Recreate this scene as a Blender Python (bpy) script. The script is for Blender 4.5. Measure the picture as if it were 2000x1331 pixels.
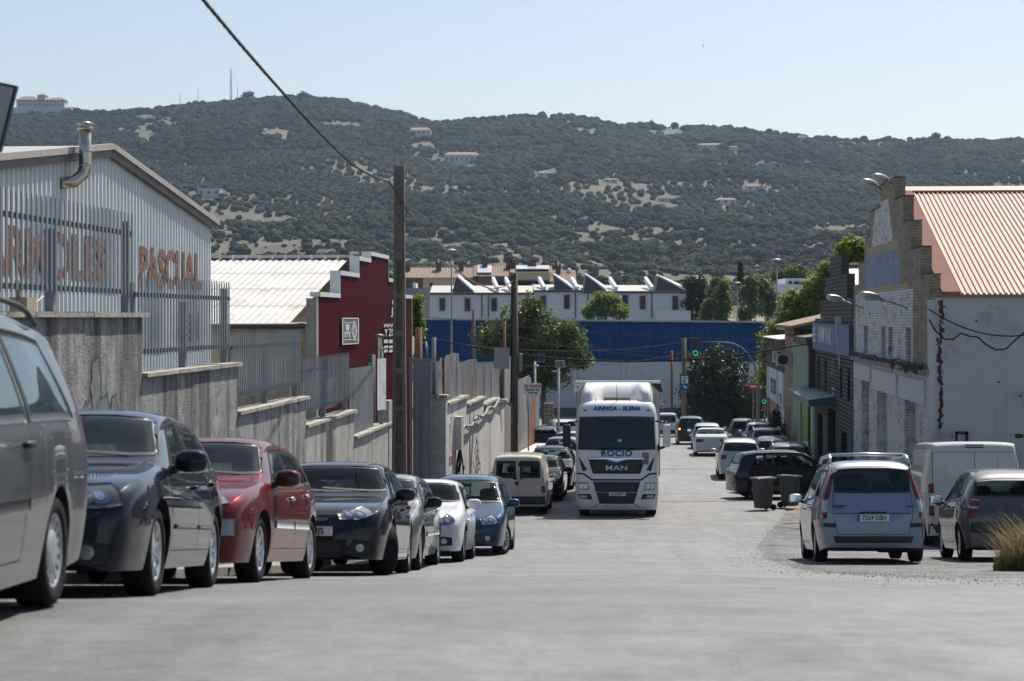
import bpy, bmesh, math, random
import numpy as np
from mathutils import Vector, Matrix
from mathutils.bvhtree import BVHTree

random.seed(7); RNG = np.random.default_rng(11)
for o in list(bpy.data.objects): bpy.data.objects.remove(o)
SC = bpy.context.scene; COL = SC.collection
R = math.radians

# ------------------------------------------------------------------ camera, sky, sun, exposure
F = 3889.0; HORIZ = 620.0; CZ = 10.0          # 70 mm lens on a 36 mm frame, level camera with a little vertical shift
cam_d = bpy.data.cameras.new('camera'); cam = bpy.data.objects.new('camera', cam_d); COL.objects.link(cam)
cam.location = (0, 0, CZ); cam.rotation_euler = (R(90), 0, 0)
cam_d.sensor_width = 36; cam_d.lens = 70.0; cam_d.shift_y = -(665.5 - HORIZ) / 2000.0
cam_d.clip_start = 0.1; cam_d.clip_end = 9000
cam_d.dof.use_dof = True; cam_d.dof.focus_distance = 52; cam_d.dof.aperture_fstop = 3.6
SC.camera = cam

SUN_AZ, SUN_EL = 27.0, 53.0                     # azimuth clockwise from the viewing direction (+Y)
world = bpy.data.worlds.new('World'); SC.world = world; world.use_nodes = True
wn = world.node_tree.nodes; wl = world.node_tree.links
sky = wn.new('ShaderNodeTexSky'); sky.sky_type = 'NISHITA'; sky.sun_disc = False
sky.sun_elevation = R(SUN_EL); sky.sun_rotation = R(SUN_AZ)
sky.altitude = 500; sky.air_density = 1.0; sky.dust_density = 2.2; sky.ozone_density = 0.3
wl.new(sky.outputs[0], wn['Background'].inputs[0]); wn['Background'].inputs[1].default_value = 0.090
sun_d = bpy.data.lights.new('sun', 'SUN'); sun_d.energy = 5.0; sun_d.angle = R(0.53); sun_d.color = (1.0, 0.95, 0.87)
sun = bpy.data.objects.new('sun', sun_d); COL.objects.link(sun)
sdir = Vector((math.sin(R(SUN_AZ)) * math.cos(R(SUN_EL)), math.cos(R(SUN_AZ)) * math.cos(R(SUN_EL)), math.sin(R(SUN_EL))))
sun.rotation_euler = (-sdir).to_track_quat('-Z', 'Y').to_euler(); sun.location = (0, 0, 60)
SC.view_settings.view_transform = 'Standard'; SC.view_settings.look = 'None'
SC.view_settings.exposure = 0.42; SC.view_settings.gamma = 1.0; SC.view_settings.use_curve_mapping = False
SC.cycles.use_denoising = True; SC.cycles.max_bounces = 5; SC.cycles.diffuse_bounces = 3; SC.cycles.glossy_bounces = 3; SC.cycles.transparent_max_bounces = 12
SC.cycles.volume_bounces = 0; SC.cycles.caustics_reflective = False; SC.cycles.caustics_refractive = False

# ------------------------------------------------------------------ placing
def P(px, py, d):
    "the point at distance d in front of the camera seen at photo pixel (px, py)"
    return Vector(((px - 1000) * d / F, d, CZ + (HORIZ - py) * d / F))
TS = 0.0715                                    # the street runs along X = c + TS * Y
def S(c, y, z): return Vector((c + TS * y, y, z))
def yc(px, c): return F * c / (px - 1000 - F * TS)   # the Y at which the street line c is seen at px
STREET = -math.atan(TS)
def pchip(pts):
    xs = np.array([p[0] for p in pts], float); ys = np.array([p[1] for p in pts], float)
    h = np.diff(xs); dl = np.diff(ys) / h; m = np.zeros(len(xs))
    for i in range(1, len(xs) - 1):
        if dl[i-1] * dl[i] > 0:
            w1 = 2*h[i] + h[i-1]; w2 = h[i] + 2*h[i-1]; m[i] = (w1 + w2) / (w1/dl[i-1] + w2/dl[i])
    m[0] = dl[0]; m[-1] = dl[-1]
    def f(x):
        x = min(max(x, xs[0]), xs[-1]); i = min(max(int(np.searchsorted(xs, x)) - 1, 0), len(h) - 1)
        t = (x - xs[i]) / h[i]; t2 = t*t; t3 = t2*t
        return float((2*t3-3*t2+1)*ys[i] + (t3-2*t2+t)*h[i]*m[i] + (-2*t3+3*t2)*ys[i+1] + (t3-t2)*h[i]*m[i+1])
    return f
_drop = pchip([(-30,1.2),(0,1.42),(6,1.45),(11.2,1.66),(14,1.97),(18.7,2.5),(24.5,3.18),(29,3.70),(33.5,4.13),(38.5,4.62),(45,5.1),(51,5.45),
               (58,5.82),(70,6.25),(85,6.65),(103,7.15),(130,8.1),(155,9.2),(175,9.7),(200,9.9),(225,9.0),(250,6.0),(290,0.6),(320,-0.2),(360,-0.3)])
def G(y): return CZ - _drop(y)

# ------------------------------------------------------------------ materials
MATS = {}
def mat(name, col, rough=0.7, metal=0.0, spec=0.5, var=0.0, vscale=3.0, bump=0.0, bscale=40.0, coat=0.0, emit=0.0, dirt=None, streak=None, alpha_col=None, stretch=None):
    """Principled material; var: value noise; bump: noise relief; dirt=(colour, scale, amount); streak=(colour, amount, freq): vertical runs"""
    if name in MATS: return MATS[name]
    m = bpy.data.materials.new(name); m.use_nodes = True; n = m.node_tree.nodes; l = m.node_tree.links
    b = n['Principled BSDF']; b.inputs['Roughness'].default_value = rough; b.inputs['Metallic'].default_value = metal
    b.inputs['Specular IOR Level'].default_value = spec
    if coat: b.inputs['Coat Weight'].default_value = coat; b.inputs['Coat Roughness'].default_value = 0.04
    c4 = (*col, 1)
    rgb = n.new('ShaderNodeRGB'); rgb.outputs[0].default_value = c4; cur = rgb.outputs[0]
    tc = n.new('ShaderNodeTexCoord'); co = tc.outputs['Object']
    if stretch:
        mp = n.new('ShaderNodeMapping'); mp.inputs['Scale'].default_value = stretch; l.new(co, mp.inputs[0]); co = mp.outputs[0]
    if var:
        nz = n.new('ShaderNodeTexNoise'); nz.inputs['Scale'].default_value = vscale; nz.inputs['Detail'].default_value = 6; nz.inputs['Roughness'].default_value = 0.65
        l.new(co, nz.inputs['Vector'])
        mr = n.new('ShaderNodeMapRange'); mr.inputs[1].default_value = 0.3; mr.inputs[2].default_value = 0.7; mr.inputs[3].default_value = 1 - var; mr.inputs[4].default_value = 1 + var
        l.new(nz.outputs[0], mr.inputs[0])
        hv = n.new('ShaderNodeHueSaturation'); l.new(cur, hv.inputs['Color']); l.new(mr.outputs[0], hv.inputs['Value']); cur = hv.outputs[0]
    for d, sv in ((dirt, None), (streak, 1)):
        if not d: continue
        nz = n.new('ShaderNodeTexNoise'); nz.inputs['Detail'].default_value = 4 if sv else 7; nz.inputs['Roughness'].default_value = 0.6 if sv else 0.7
        if sv:
            mp = n.new('ShaderNodeMapping'); mp.inputs['Scale'].default_value = (d[2], d[2], d[2] * 0.11); l.new(tc.outputs['Object'], mp.inputs[0]); l.new(mp.outputs[0], nz.inputs['Vector'])
            nz.inputs['Scale'].default_value = 1.0; amt = d[1]
        else:
            l.new(co, nz.inputs['Vector']); nz.inputs['Scale'].default_value = d[1]; amt = d[2]
        mr = n.new('ShaderNodeMapRange'); mr.inputs[1].default_value = 0.62 - amt * 0.25; mr.inputs[2].default_value = 0.80 - amt * 0.25; l.new(nz.outputs[0], mr.inputs[0])
        mx = n.new('ShaderNodeMixRGB'); l.new(mr.outputs[0], mx.inputs[0]); l.new(cur, mx.inputs[1]); mx.inputs[2].default_value = (*d[0], 1); cur = mx.outputs[0]
    l.new(cur, b.inputs['Base Color'])
    if bump:
        nz = n.new('ShaderNodeTexNoise'); nz.inputs['Scale'].default_value = bscale; nz.inputs['Detail'].default_value = 5; l.new(co, nz.inputs['Vector'])
        bp = n.new('ShaderNodeBump'); bp.inputs['Strength'].default_value = bump; bp.inputs['Distance'].default_value = 0.02
        l.new(nz.outputs[0], bp.inputs['Height']); l.new(bp.outputs[0], b.inputs['Normal'])
    if emit:
        b.inputs['Emission Color'].default_value = c4; b.inputs['Emission Strength'].default_value = emit
    MATS[name] = m; return m

def paint(name, col, metal=0.5, rough=0.32, dust=0.10, coat=0.85):
    "car paint: flake base under clear coat, dusty, dark trim on the inside of the shell"
    if name in MATS: return MATS[name]
    m = bpy.data.materials.new(name); m.use_nodes = True; n = m.node_tree.nodes; l = m.node_tree.links
    b = n['Principled BSDF']; b.inputs['Metallic'].default_value = metal; b.inputs['Coat Weight'].default_value = coat; b.inputs['Coat Roughness'].default_value = 0.05; b.inputs['Coat IOR'].default_value = 1.45; b.inputs['Coat Roughness'].default_value = 0.02; b.inputs['Specular IOR Level'].default_value = 0.02
    tc = n.new('ShaderNodeTexCoord'); nz = n.new('ShaderNodeTexNoise'); nz.inputs['Scale'].default_value = 2.2; nz.inputs['Detail'].default_value = 7; l.new(tc.outputs['Object'], nz.inputs[0])
    mr = n.new('ShaderNodeMapRange'); mr.inputs[1].default_value = 0.35; mr.inputs[2].default_value = 0.75; mr.inputs[3].default_value = dust * 0.25; mr.inputs[4].default_value = dust; l.new(nz.outputs[0], mr.inputs[0])
    mx = n.new('ShaderNodeMixRGB'); l.new(mr.outputs[0], mx.inputs[0]); mx.inputs[1].default_value = (*col, 1); mx.inputs[2].default_value = (0.36, 0.33, 0.28, 1)
    l.new(mx.outputs[0], b.inputs['Base Color'])
    rr = n.new('ShaderNodeMapRange'); rr.inputs[3].default_value = rough; rr.inputs[4].default_value = rough + 0.22; l.new(nz.outputs[0], rr.inputs[0]); l.new(rr.outputs[0], b.inputs['Roughness'])
    d = n.new('ShaderNodeBsdfDiffuse'); d.inputs[0].default_value = (0.05, 0.05, 0.052, 1)
    g = n.new('ShaderNodeNewGeometry'); ms = n.new('ShaderNodeMixShader'); l.new(g.outputs['Backfacing'], ms.inputs[0]); l.new(b.outputs[0], ms.inputs[1]); l.new(d.outputs[0], ms.inputs[2])
    l.new(ms.outputs[0], n['Material Output'].inputs[0]); MATS[name] = m; return m

def glass(name, tint=(0.55, 0.62, 0.62), rough=0.02, dust=0.08, ior=1.5):
    if name in MATS: return MATS[name]
    m = bpy.data.materials.new(name); m.use_nodes = True; n = m.node_tree.nodes; l = m.node_tree.links; n.remove(n['Principled BSDF'])
    t = n.new('ShaderNodeBsdfTransparent'); t.inputs[0].default_value = (*tint, 1)
    g = n.new('ShaderNodeBsdfGlossy'); g.inputs['Roughness'].default_value = rough; g.inputs[0].default_value = (0.80, 0.92, 1.0, 1)
    fr = n.new('ShaderNodeFresnel'); fr.inputs[0].default_value = ior
    mu = n.new('ShaderNodeMath'); mu.operation = 'MULTIPLY_ADD'; l.new(fr.outputs[0], mu.inputs[0]); mu.inputs[1].default_value = 1.0; mu.inputs[2].default_value = 0.0; mu.use_clamp = True
    a = n.new('ShaderNodeMixShader'); l.new(mu.outputs[0], a.inputs[0]); l.new(t.outputs[0], a.inputs[1]); l.new(g.outputs[0], a.inputs[2])
    df = n.new('ShaderNodeBsdfDiffuse'); df.inputs[0].default_value = (0.38, 0.46, 0.49, 1)
    tc = n.new('ShaderNodeTexCoord'); nz = n.new('ShaderNodeTexNoise'); nz.inputs['Scale'].default_value = 3; nz.inputs['Detail'].default_value = 6; l.new(tc.outputs['Object'], nz.inputs[0])
    mr = n.new('ShaderNodeMapRange'); mr.inputs[1].default_value = .3; mr.inputs[2].default_value = .75; mr.inputs[3].default_value = dust * 0.3; mr.inputs[4].default_value = dust * 1.6; l.new(nz.outputs[0], mr.inputs[0])
    b = n.new('ShaderNodeMixShader'); l.new(mr.outputs[0], b.inputs[0]); l.new(a.outputs[0], b.inputs[1]); l.new(df.outputs[0], b.inputs[2])
    l.new(b.outputs[0], n['Material Output'].inputs[0]); MATS[name] = m; return m

def leafmat(name, col, col2, trans=0.35, rough=0.45):
    if name in MATS: return MATS[name]
    m = bpy.data.materials.new(name); m.use_nodes = True; n = m.node_tree.nodes; l = m.node_tree.links; b = n['Principled BSDF']
    at = n.new('ShaderNodeAttribute'); at.attribute_name = 'tint'
    mx = n.new('ShaderNodeMixRGB'); l.new(at.outputs['Fac'], mx.inputs[0]); mx.inputs[1].default_value = (*col, 1); mx.inputs[2].default_value = (*col2, 1)
    l.new(mx.outputs[0], b.inputs['Base Color']); b.inputs['Roughness'].default_value = rough; b.inputs['Specular IOR Level'].default_value = 0.2
    if trans:
        tr = n.new('ShaderNodeBsdfTranslucent'); hs = n.new('ShaderNodeHueSaturation'); hs.inputs['Value'].default_value = 1.5; hs.inputs['Hue'].default_value = 0.48; l.new(mx.outputs[0], hs.inputs['Color']); l.new(hs.outputs[0], tr.inputs[0])
        ms = n.new('ShaderNodeMixShader'); ms.inputs[0].default_value = trans; l.new(b.outputs[0], ms.inputs[1]); l.new(tr.outputs[0], ms.inputs[2]); l.new(ms.outputs[0], n['Material Output'].inputs[0])
    MATS[name] = m; return m

# ------------------------------------------------------------------ mesh helpers
def tag(o, label=None, cat=None, group=None, kind=None):
    if label: o['label'] = label
    if cat: o['category'] = cat
    if group: o['group'] = group
    if kind: o['kind'] = kind
    return o
def empty(name, loc=(0,0,0), rz=0.0, label=None, cat=None, group=None, M=None):
    o = bpy.data.objects.new(name, None); COL.objects.link(o)
    if M is not None: o.matrix_world = M
    else: o.location = loc; o.rotation_euler = (0, 0, rz)
    return tag(o, label, cat, group)
class MB:
    def __init__(s): s.v = []; s.f = []; s.m = []; s.sm = []
    def add(s, vs, fs, mi=0, sm=False):
        b = len(s.v); s.v += [tuple(v) for v in vs]; s.f += [tuple(b + i for i in f) for f in fs]; s.m += [mi] * len(fs); s.sm += [sm] * len(fs); return s
    def box(s, c, size, rz=0.0, mi=0, bev=0.0, M=None):
        cx, cy, cz = c; a, b_, h = size[0]/2, size[1]/2, size[2]/2
        if bev:
            k = min(bev, a*.9, b_*.9, h*.9); vs = []
            for z, e in ((-h, k), (-h+k, 0), (h-k, 0), (h, k)):
                A, B = a - e, b_ - e; kk = k if e == 0 else k*.5
                vs += [(-A+kk,-B,z),(A-kk,-B,z),(A,-B+kk,z),(A,B-kk,z),(A-kk,B,z),(-A+kk,B,z),(-A,B-kk,z),(-A,-B+kk,z)]
            fs = [tuple(range(7,-1,-1)), tuple(range(24,32))]
            for r in range(3):
                for i in range(8): j = (i+1) % 8; fs.append((r*8+i, r*8+j, r*8+8+j, r*8+8+i))
        else:
            vs = [(x*a, y*b_, z*h) for z in (-1,1) for x, y in ((-1,-1),(1,-1),(1,1),(-1,1))]
            fs = [(3,2,1,0),(4,5,6,7),(0,1,5,4),(1,2,6,5),(2,3,7,6),(3,0,4,7)]
        ca, sa = math.cos(rz), math.sin(rz); out = []
        for x, y, z in vs:
            p = Vector((cx + x*ca - y*sa, cy + x*sa + y*ca, cz + z)); out.append(M @ p if M else p)
        return s.add(out, fs, mi)
    def hexa(s, p8, mi=0):
        "8 corners: bottom ring 4, top ring 4"
        return s.add(p8, [(3,2,1,0),(4,5,6,7),(0,1,5,4),(1,2,6,5),(2,3,7,6),(3,0,4,7)], mi)
    def tube(s, pts, r, n=8, mi=0, caps=True, sm=True):
        pts = [Vector(p) for p in pts]; rs = r if isinstance(r, (list, tuple)) else [r]*len(pts); vs = []
        up = None
        for i, p in enumerate(pts):
            t = (pts[min(i+1, len(pts)-1)] - pts[max(i-1, 0)]).normalized()
            if up is None: up = Vector((0,0,1)) if abs(t.z) < 0.9 else Vector((1,0,0))
            a = t.cross(up).normalized(); b = a.cross(t).normalized(); up = b
            for k in range(n):
                w = 2*math.pi*k/n; vs.append(p + rs[i]*(math.cos(w)*a + math.sin(w)*b))
        fs = []
        for i in range(len(pts)-1):
            for k in range(n): j = (k+1) % n; fs.append((i*n+k, i*n+j, (i+1)*n+j, (i+1)*n+k))
        s.add(vs, fs, mi, sm)
        if caps: b = len(s.v) - len(vs); s.f += [tuple(b+k for k in range(n-1,-1,-1)), tuple(b+(len(pts)-1)*n+k for k in range(n))]; s.m += [mi]*2; s.sm += [False]*2
        return s
    def prism(s, poly, a, b, mi=0, cap=True):
        "poly: list of 2D; a, b: functions (u, v) -> 3D for the two ends"
        n = len(poly); vs = [a(*p) for p in poly] + [b(*p) for p in poly]
        fs = [(i, (i+1) % n, n+(i+1) % n, n+i) for i in range(n)]
        if cap: fs += [tuple(range(n-1,-1,-1)), tuple(range(n, 2*n))]
        return s.add(vs, fs, mi)
    def lathe(s, prof, n=24, M=None, mi=0, sm=True):
        "prof: (radius, height) about local z; M places it"
        vs = []
        for r, z in prof:
            for k in range(n):
                w = 2*math.pi*k/n; p = Vector((r*math.cos(w), r*math.sin(w), z)); vs.append(M @ p if M else p)
        fs = [(i*n+k, i*n+(k+1) % n, (i+1)*n+(k+1) % n, (i+1)*n+k) for i in range(len(prof)-1) for k in range(n)]
        return s.add(vs, fs, mi, sm)
    def grid(s, rows, mi=0, sm=True):
        n = len(rows[0]); vs = [p for r in rows for p in r]
        return s.add(vs, [(i*n+j, i*n+j+1, (i+1)*n+j+1, (i+1)*n+j) for i in range(len(rows)-1) for j in range(n-1)], mi, sm)
    def ellip(s, c, rad, n=12, m=8, e=0.7, mi=0, M=None):
        def sp(v): return math.copysign(abs(v)**e, v)
        vs = []
        for i in range(m+1):
            ph = -math.pi/2 + math.pi*i/m
            for k in range(n):
                w = 2*math.pi*k/n
                p = Vector((c[0]+rad[0]*sp(math.cos(ph))*sp(math.cos(w)), c[1]+rad[1]*sp(math.cos(ph))*sp(math.sin(w)), c[2]+rad[2]*sp(math.sin(ph))))
                vs.append(M @ p if M else p)
        return s.add(vs, [(i*n+k, i*n+(k+1) % n, (i+1)*n+(k+1) % n, (i+1)*n+k) for i in range(m) for k in range(n)], mi, True)
    def mesh(s, name, mats):
        me = bpy.data.meshes.new(name); me.from_pydata(s.v, [], s.f)
        for m in (mats if isinstance(mats, (list, tuple)) else [mats]): me.materials.append(m)
        me.polygons.foreach_set('material_index', s.m); me.polygons.foreach_set('use_smooth', s.sm); me.update(); return me
    def build(s, name, mats, parent=None, **k):
        o = bpy.data.objects.new(name, s.mesh(name, mats)); COL.objects.link(o)
        if parent: o.parent = parent
        return tag(o, **k)
def link(name, me, parent=None, **k):
    o = bpy.data.objects.new(name, me); COL.objects.link(o)
    if parent: o.parent = parent
    return tag(o, **k)
def npmesh(name, v, f, mats, tint=None, smooth=False):
    "big meshes straight from numpy: v (n,3), f (m,k)"
    me = bpy.data.meshes.new(name); n, m, k = len(v), len(f), f.shape[1]
    me.vertices.add(n); me.vertices.foreach_set('co', np.ascontiguousarray(v, dtype=np.float32).ravel())
    me.loops.add(m*k); me.loops.foreach_set('vertex_index', np.ascontiguousarray(f, dtype=np.int32).ravel())
    me.polygons.add(m); me.polygons.foreach_set('loop_start', np.arange(0, m*k, k, dtype=np.int32))
    if smooth: me.polygons.foreach_set('use_smooth', np.ones(m, dtype=bool))
    me.update(calc_edges=True)
    if tint is not None:
        a = me.attributes.new('tint', 'FLOAT', 'POINT'); a.data.foreach_set('value', np.ascontiguousarray(tint, dtype=np.float32))
    for mm in (mats if isinstance(mats, (list, tuple)) else [mats]): me.materials.append(mm)
    return me
def textmesh(body, size=1.0, extrude=0.0, bold=0.0, shear=0.0, sx=1.0, align='CENTER', spacing=1.0):
    cu = bpy.data.curves.new('lettering', 'FONT'); cu.body = body; cu.size = size; cu.extrude = extrude; cu.offset = bold; cu.shear = shear
    cu.align_x = align; cu.align_y = 'CENTER'; cu.space_character = spacing; cu.resolution_u = 3
    ob = bpy.data.objects.new('lettering', cu); COL.objects.link(ob); dg = bpy.context.evaluated_depsgraph_get(); dg.update()
    me = bpy.data.meshes.new_from_object(ob.evaluated_get(dg)); bpy.data.objects.remove(ob); bpy.data.curves.remove(cu)
    if sx != 1.0: me.transform(Matrix.Diagonal((sx, 1, 1, 1)))
    return me
def letter(body, M, size, matl, parent=None, name='lettering', **k):
    me = textmesh(body, size, **{a: b for a, b in k.items() if a in ('extrude','bold','shear','sx','align','spacing')})
    me.transform(M); me.materials.clear(); me.materials.append(matl); o = link(name, me, parent)
    return tag(o, **{a: b for a, b in k.items() if a in ('label','cat','group','kind')})
def frame_m(o, ex, ey, ez):
    m = Matrix.Identity(4)
    for i, e in enumerate((ex, ey, ez)):
        for j in range(3): m[j][i] = e[j]
    for j in range(3): m[j][3] = o[j]
    return m
def copy_tree(o, parent=None):
    c = o.copy(); COL.objects.link(c); c.parent = parent
    for ch in list(o.children): copy_tree(ch, c)
    return c
def fbm(x, y, seed=0, octs=4):
    "cheap smooth value noise on numpy arrays"
    out = np.zeros_like(np.asarray(x, float)); amp = 1.0; tot = 0
    for o in range(octs):
        xi = np.floor(x).astype(int); yi = np.floor(y).astype(int); fx = x - xi; fy = y - yi
        fx = fx*fx*(3-2*fx); fy = fy*fy*(3-2*fy)
        def h(a, b):
            n = (a*374761393 + b*668265263 + (seed+o)*974634777) & 0x7fffffff; n = ((n ^ (n >> 13)) * 1274126177) & 0x7fffffff
            return ((n ^ (n >> 16)) & 0xffff) / 65535.0
        v = (h(xi,yi)*(1-fx) + h(xi+1,yi)*fx)*(1-fy) + (h(xi,yi+1)*(1-fx) + h(xi+1,yi+1)*fx)*fy
        out += amp*v; tot += amp; amp *= 0.5; x = x*2.03; y = y*2.03
    return out / tot
# ------------------------------------------------------------------ common materials
M_white = mat('white_paint', (0.78,0.78,0.76), 0.6, var=0.05, dirt=((0.35,0.32,0.28), 1.2, 0.25))
M_concrete = mat('weathered_concrete', (0.27,0.265,0.26), 0.9, var=0.34, vscale=2.5, bump=0.6, bscale=30, dirt=((0.07,0.07,0.07), 7.0, 0.42), streak=((0.06,0.06,0.06), 0.70, 2.4))
M_concrete2 = mat('pale_concrete', (0.34,0.33,0.30), 0.9, var=0.22, vscale=3, bump=0.5, bscale=30, streak=((0.16,0.13,0.11), 0.5, 3.0))
M_cap = mat('stone_capping', (0.36,0.33,0.28), 0.9, var=0.3, vscale=5, bump=0.6, dirt=((0.08,0.08,0.07), 4.0, 0.45))
M_galv = mat('galvanised_steel', (0.20,0.22,0.245), 0.5, metal=0.25, var=0.12, vscale=6)
M_rail = mat('dark_galvanised_rail', (0.12,0.14,0.17), 0.5, metal=0.25, var=0.1)
M_black = mat('black_plastic', (0.018,0.018,0.02), 0.55)
M_dark = mat('dark_void', (0.012,0.012,0.013), 0.8)
M_rust = mat('rust', (0.22,0.085,0.035), 0.85, var=0.35, vscale=8, bump=0.4)
M_wire = mat('black_cable', (0.012,0.012,0.013), 0.7, spec=.2)
M_grey_steel = mat('grey_steel', (0.30,0.32,0.34), 0.45, metal=0.6, var=0.1)
M_wood = mat('weathered_timber', (0.13,0.10,0.075), 0.9, var=0.3, vscale=8, stretch=(1,1,0.1), bump=0.5)
M_darkglass = mat('dark_window_glass', (0.014,0.018,0.022), 0.06, spec=0.35)

# ------------------------------------------------------------------ ground, road, verges
def asphalt(name, col, rough=0.72, patch=0.16):
    m = bpy.data.materials.new(name); m.use_nodes = True; n = m.node_tree.nodes; l = m.node_tree.links; b = n['Principled BSDF']
    tc = n.new('ShaderNodeTexCoord'); co = tc.outputs['Object']
    def noise(s, d=5, mp=None):
        z = n.new('ShaderNodeTexNoise'); z.inputs['Scale'].default_value = s; z.inputs['Detail'].default_value = d; z.inputs['Roughness'].default_value = 0.65
        if mp: k = n.new('ShaderNodeMapping'); k.inputs['Scale'].default_value = mp; k.inputs['Rotation'].default_value = (0,0,0.072); l.new(co, k.inputs[0]); l.new(k.outputs[0], z.inputs[0])
        else: l.new(co, z.inputs[0])
        return z.outputs[0]
    def rng(o, a, b_, c, d): r = n.new('ShaderNodeMapRange'); r.inputs[1].default_value=a; r.inputs[2].default_value=b_; r.inputs[3].default_value=c; r.inputs[4].default_value=d; l.new(o, r.inputs[0]); return r.outputs[0]
    def mul(a, b_): k = n.new('ShaderNodeMath'); k.operation = 'MULTIPLY'; l.new(a, k.inputs[0]); l.new(b_, k.inputs[1]); return k.outputs[0]
    v = mul(rng(noise(0.5, 6), .3, .7, 1-patch, 1+patch), rng(noise(80, 3), .3, .7, .62, 1.38))
    v = mul(v, rng(noise(1.0, 6, (1.6, 0.12, 1)), .35, .7, 1.10, .76))          # tyre-worn bands along the street
    v = mul(v, rng(noise(6, 6), .32, .68, .70, 1.24))
    vo = n.new('ShaderNodeTexVoronoi'); vo.feature = 'DISTANCE_TO_EDGE'; vo.inputs['Scale'].default_value = 0.28; l.new(co, vo.inputs[0])
    v = mul(v, rng(vo.outputs['Distance'], 0.0, 0.004, 0.88, 1.0))              # a few fine cracks
    hv = n.new('ShaderNodeHueSaturation'); hv.inputs['Color'].default_value = (*col, 1); l.new(v, hv.inputs['Value']); l.new(hv.outputs[0], b.inputs['Base Color'])
    b.inputs['Specular IOR Level'].default_value = 0.6; l.new(rng(noise(2.2, 6), .3, .7, rough-.12, rough+.22), b.inputs['Roughness'])
    bp = n.new('ShaderNodeBump'); bp.inputs['Strength'].default_value = 0.55; bp.inputs['Distance'].default_value = 0.012; l.new(noise(70, 3), bp.inputs['Height']); l.new(bp.outputs[0], b.inputs['Normal'])
    return m
M_ground = mat('dry_earth', (0.20,0.165,0.12), 0.95, var=0.35, vscale=0.8, bump=0.6, bscale=14, dirt=((0.10,0.11,0.05), 1.5, 0.4))
M_road = asphalt('worn_asphalt', (0.128,0.127,0.125), 0.60, .26); M_road2 = asphalt('older_asphalt', (0.100,0.101,0.101), 0.56, 0.34)
M_apron = asphalt('rough_gravelly_asphalt', (0.120,0.118,0.115), 0.80, 0.42)
def ysteps(a, b):
    out = [a]
    while out[-1] < b: out.append(min(b, out[-1] + (0.4 if out[-1] < 60 else 2 if out[-1] < 220 else 8)))
    return out
def strip(name, left, right, y0, y1, dz, m, wob=0.0, nx=2, **k):
    mb = MB(); rows = []
    for y in ysteps(y0, y1):
        a, b = left(y), right(y)
        rows.append([(a + (b-a)*i/nx + (wob*(fbm(np.array([y*.9]), np.array([i*7.3]))[0]-.5) if i in (0, nx) else 0), y, G(y) + dz) for i in range(nx+1)])
    mb.grid(rows); return mb.build(name, m, **k)
strip('ground', lambda y: -260, lambda y: 260, -30, 360, -0.03, M_ground, nx=4, kind='structure')
def RL(y): return pchip([(-30,-30),(6,-9),(12,-5.0),(20,-3.9),(60,-0.6),(100,3.2),(150,7),(176,2),(190,-30)])(y)
def RR(y): return pchip([(-30,30),(4,9),(10,5.2),(16,4.4),(30,4.35),(40,5.0),(60,8.2),(100,13.4),(150,17.5),(176,22),(190,60)])(y)
strip('road', lambda y: RL(y), RR, 21.5, 215, 0.004, M_road, wob=0.10, nx=6, kind='structure')
strip('road_crossing', lambda y: -30, lambda y: 30, -30, 21.6, 0.010, M_road2, kind='structure', nx=4)
strip('gravel_verge', lambda y: RR(y) - 0.8, lambda y: 24, 21.4, 60, -0.004, M_apron, kind='structure', nx=3)
strip('gravel_apron', lambda y: 5.6 + 0.11*(y-14) - 0.35*math.sin(y), lambda y: 16, 16.5, 23.5, 0.016, M_apron, wob=0.5, kind='structure', nx=3)
strip('parking_strip', lambda y: RL(y) - 4, lambda y: RL(y) + 0.5, 21.5, 120, -0.008, M_apron, kind='structure', nx=3)
# repairs, joints and tyre marks in the surface
M_patch = asphalt('patched_asphalt', (0.115,0.114,0.113), 0.66, .25)
def sheet(name, pts, m, dz=.012):
    mb = MB(); n = 14; rows = []
    (x0,y0),(x1,y1),(x2,y2),(x3,y3) = pts
    for i in range(n+1):
        t = i/n; a = (x0+(x3-x0)*t, y0+(y3-y0)*t); b = (x1+(x2-x1)*t, y1+(y2-y1)*t); j = .02*math.sin(i*2.3); rows.append([(a[0]+(b[0]-a[0])*k/4 + (j if k in (0,4) else 0), a[1]+(b[1]-a[1])*k/4, G(a[1]+(b[1]-a[1])*k/4)+dz) for k in range(5)])
    mb.grid(rows); return mb.build(name, m, kind='structure')
sheet('road_patch', [(4.9,66.0),(8.3,66.2),(8.35,66.55),(4.95,66.35)], M_patch); sheet('road_patch', [(5.5,88),(11.5,88.4),(11.5,88.9),(5.5,88.5)], M_patch)
# footpath along the right-hand fronts and under the left-hand wall, with kerbs
def path_strip(name, c0, c1, y0, y1, h=0.13):
    mb = MB(); ys = ysteps(y0, y1)
    top = [[(c + TS*y, y, G(y) + h) for c in (c0, c1)] for y in ys]; mb.grid(top)
    for c in (c0, c1): mb.grid([[(c + TS*y, y, G(y) + h), (c + TS*y, y, G(y) - .1)] for y in ys])
    mb.add([(c0+TS*y0,y0,G(y0)-.1),(c1+TS*y0,y0,G(y0)-.1),(c1+TS*y0,y0,G(y0)+h),(c0+TS*y0,y0,G(y0)+h)], [(0,1,2,3)])
    o = mb.build(name, mat('footpath_concrete', (0.26,0.25,0.23), 0.9, var=0.2, bump=0.4), kind='structure')
    return o
path_strip('pavement', 5.6, 6.98, 52, 150); path_strip('footpath', -6.28, -5.3, 9, 47.5, 0.10)

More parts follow.
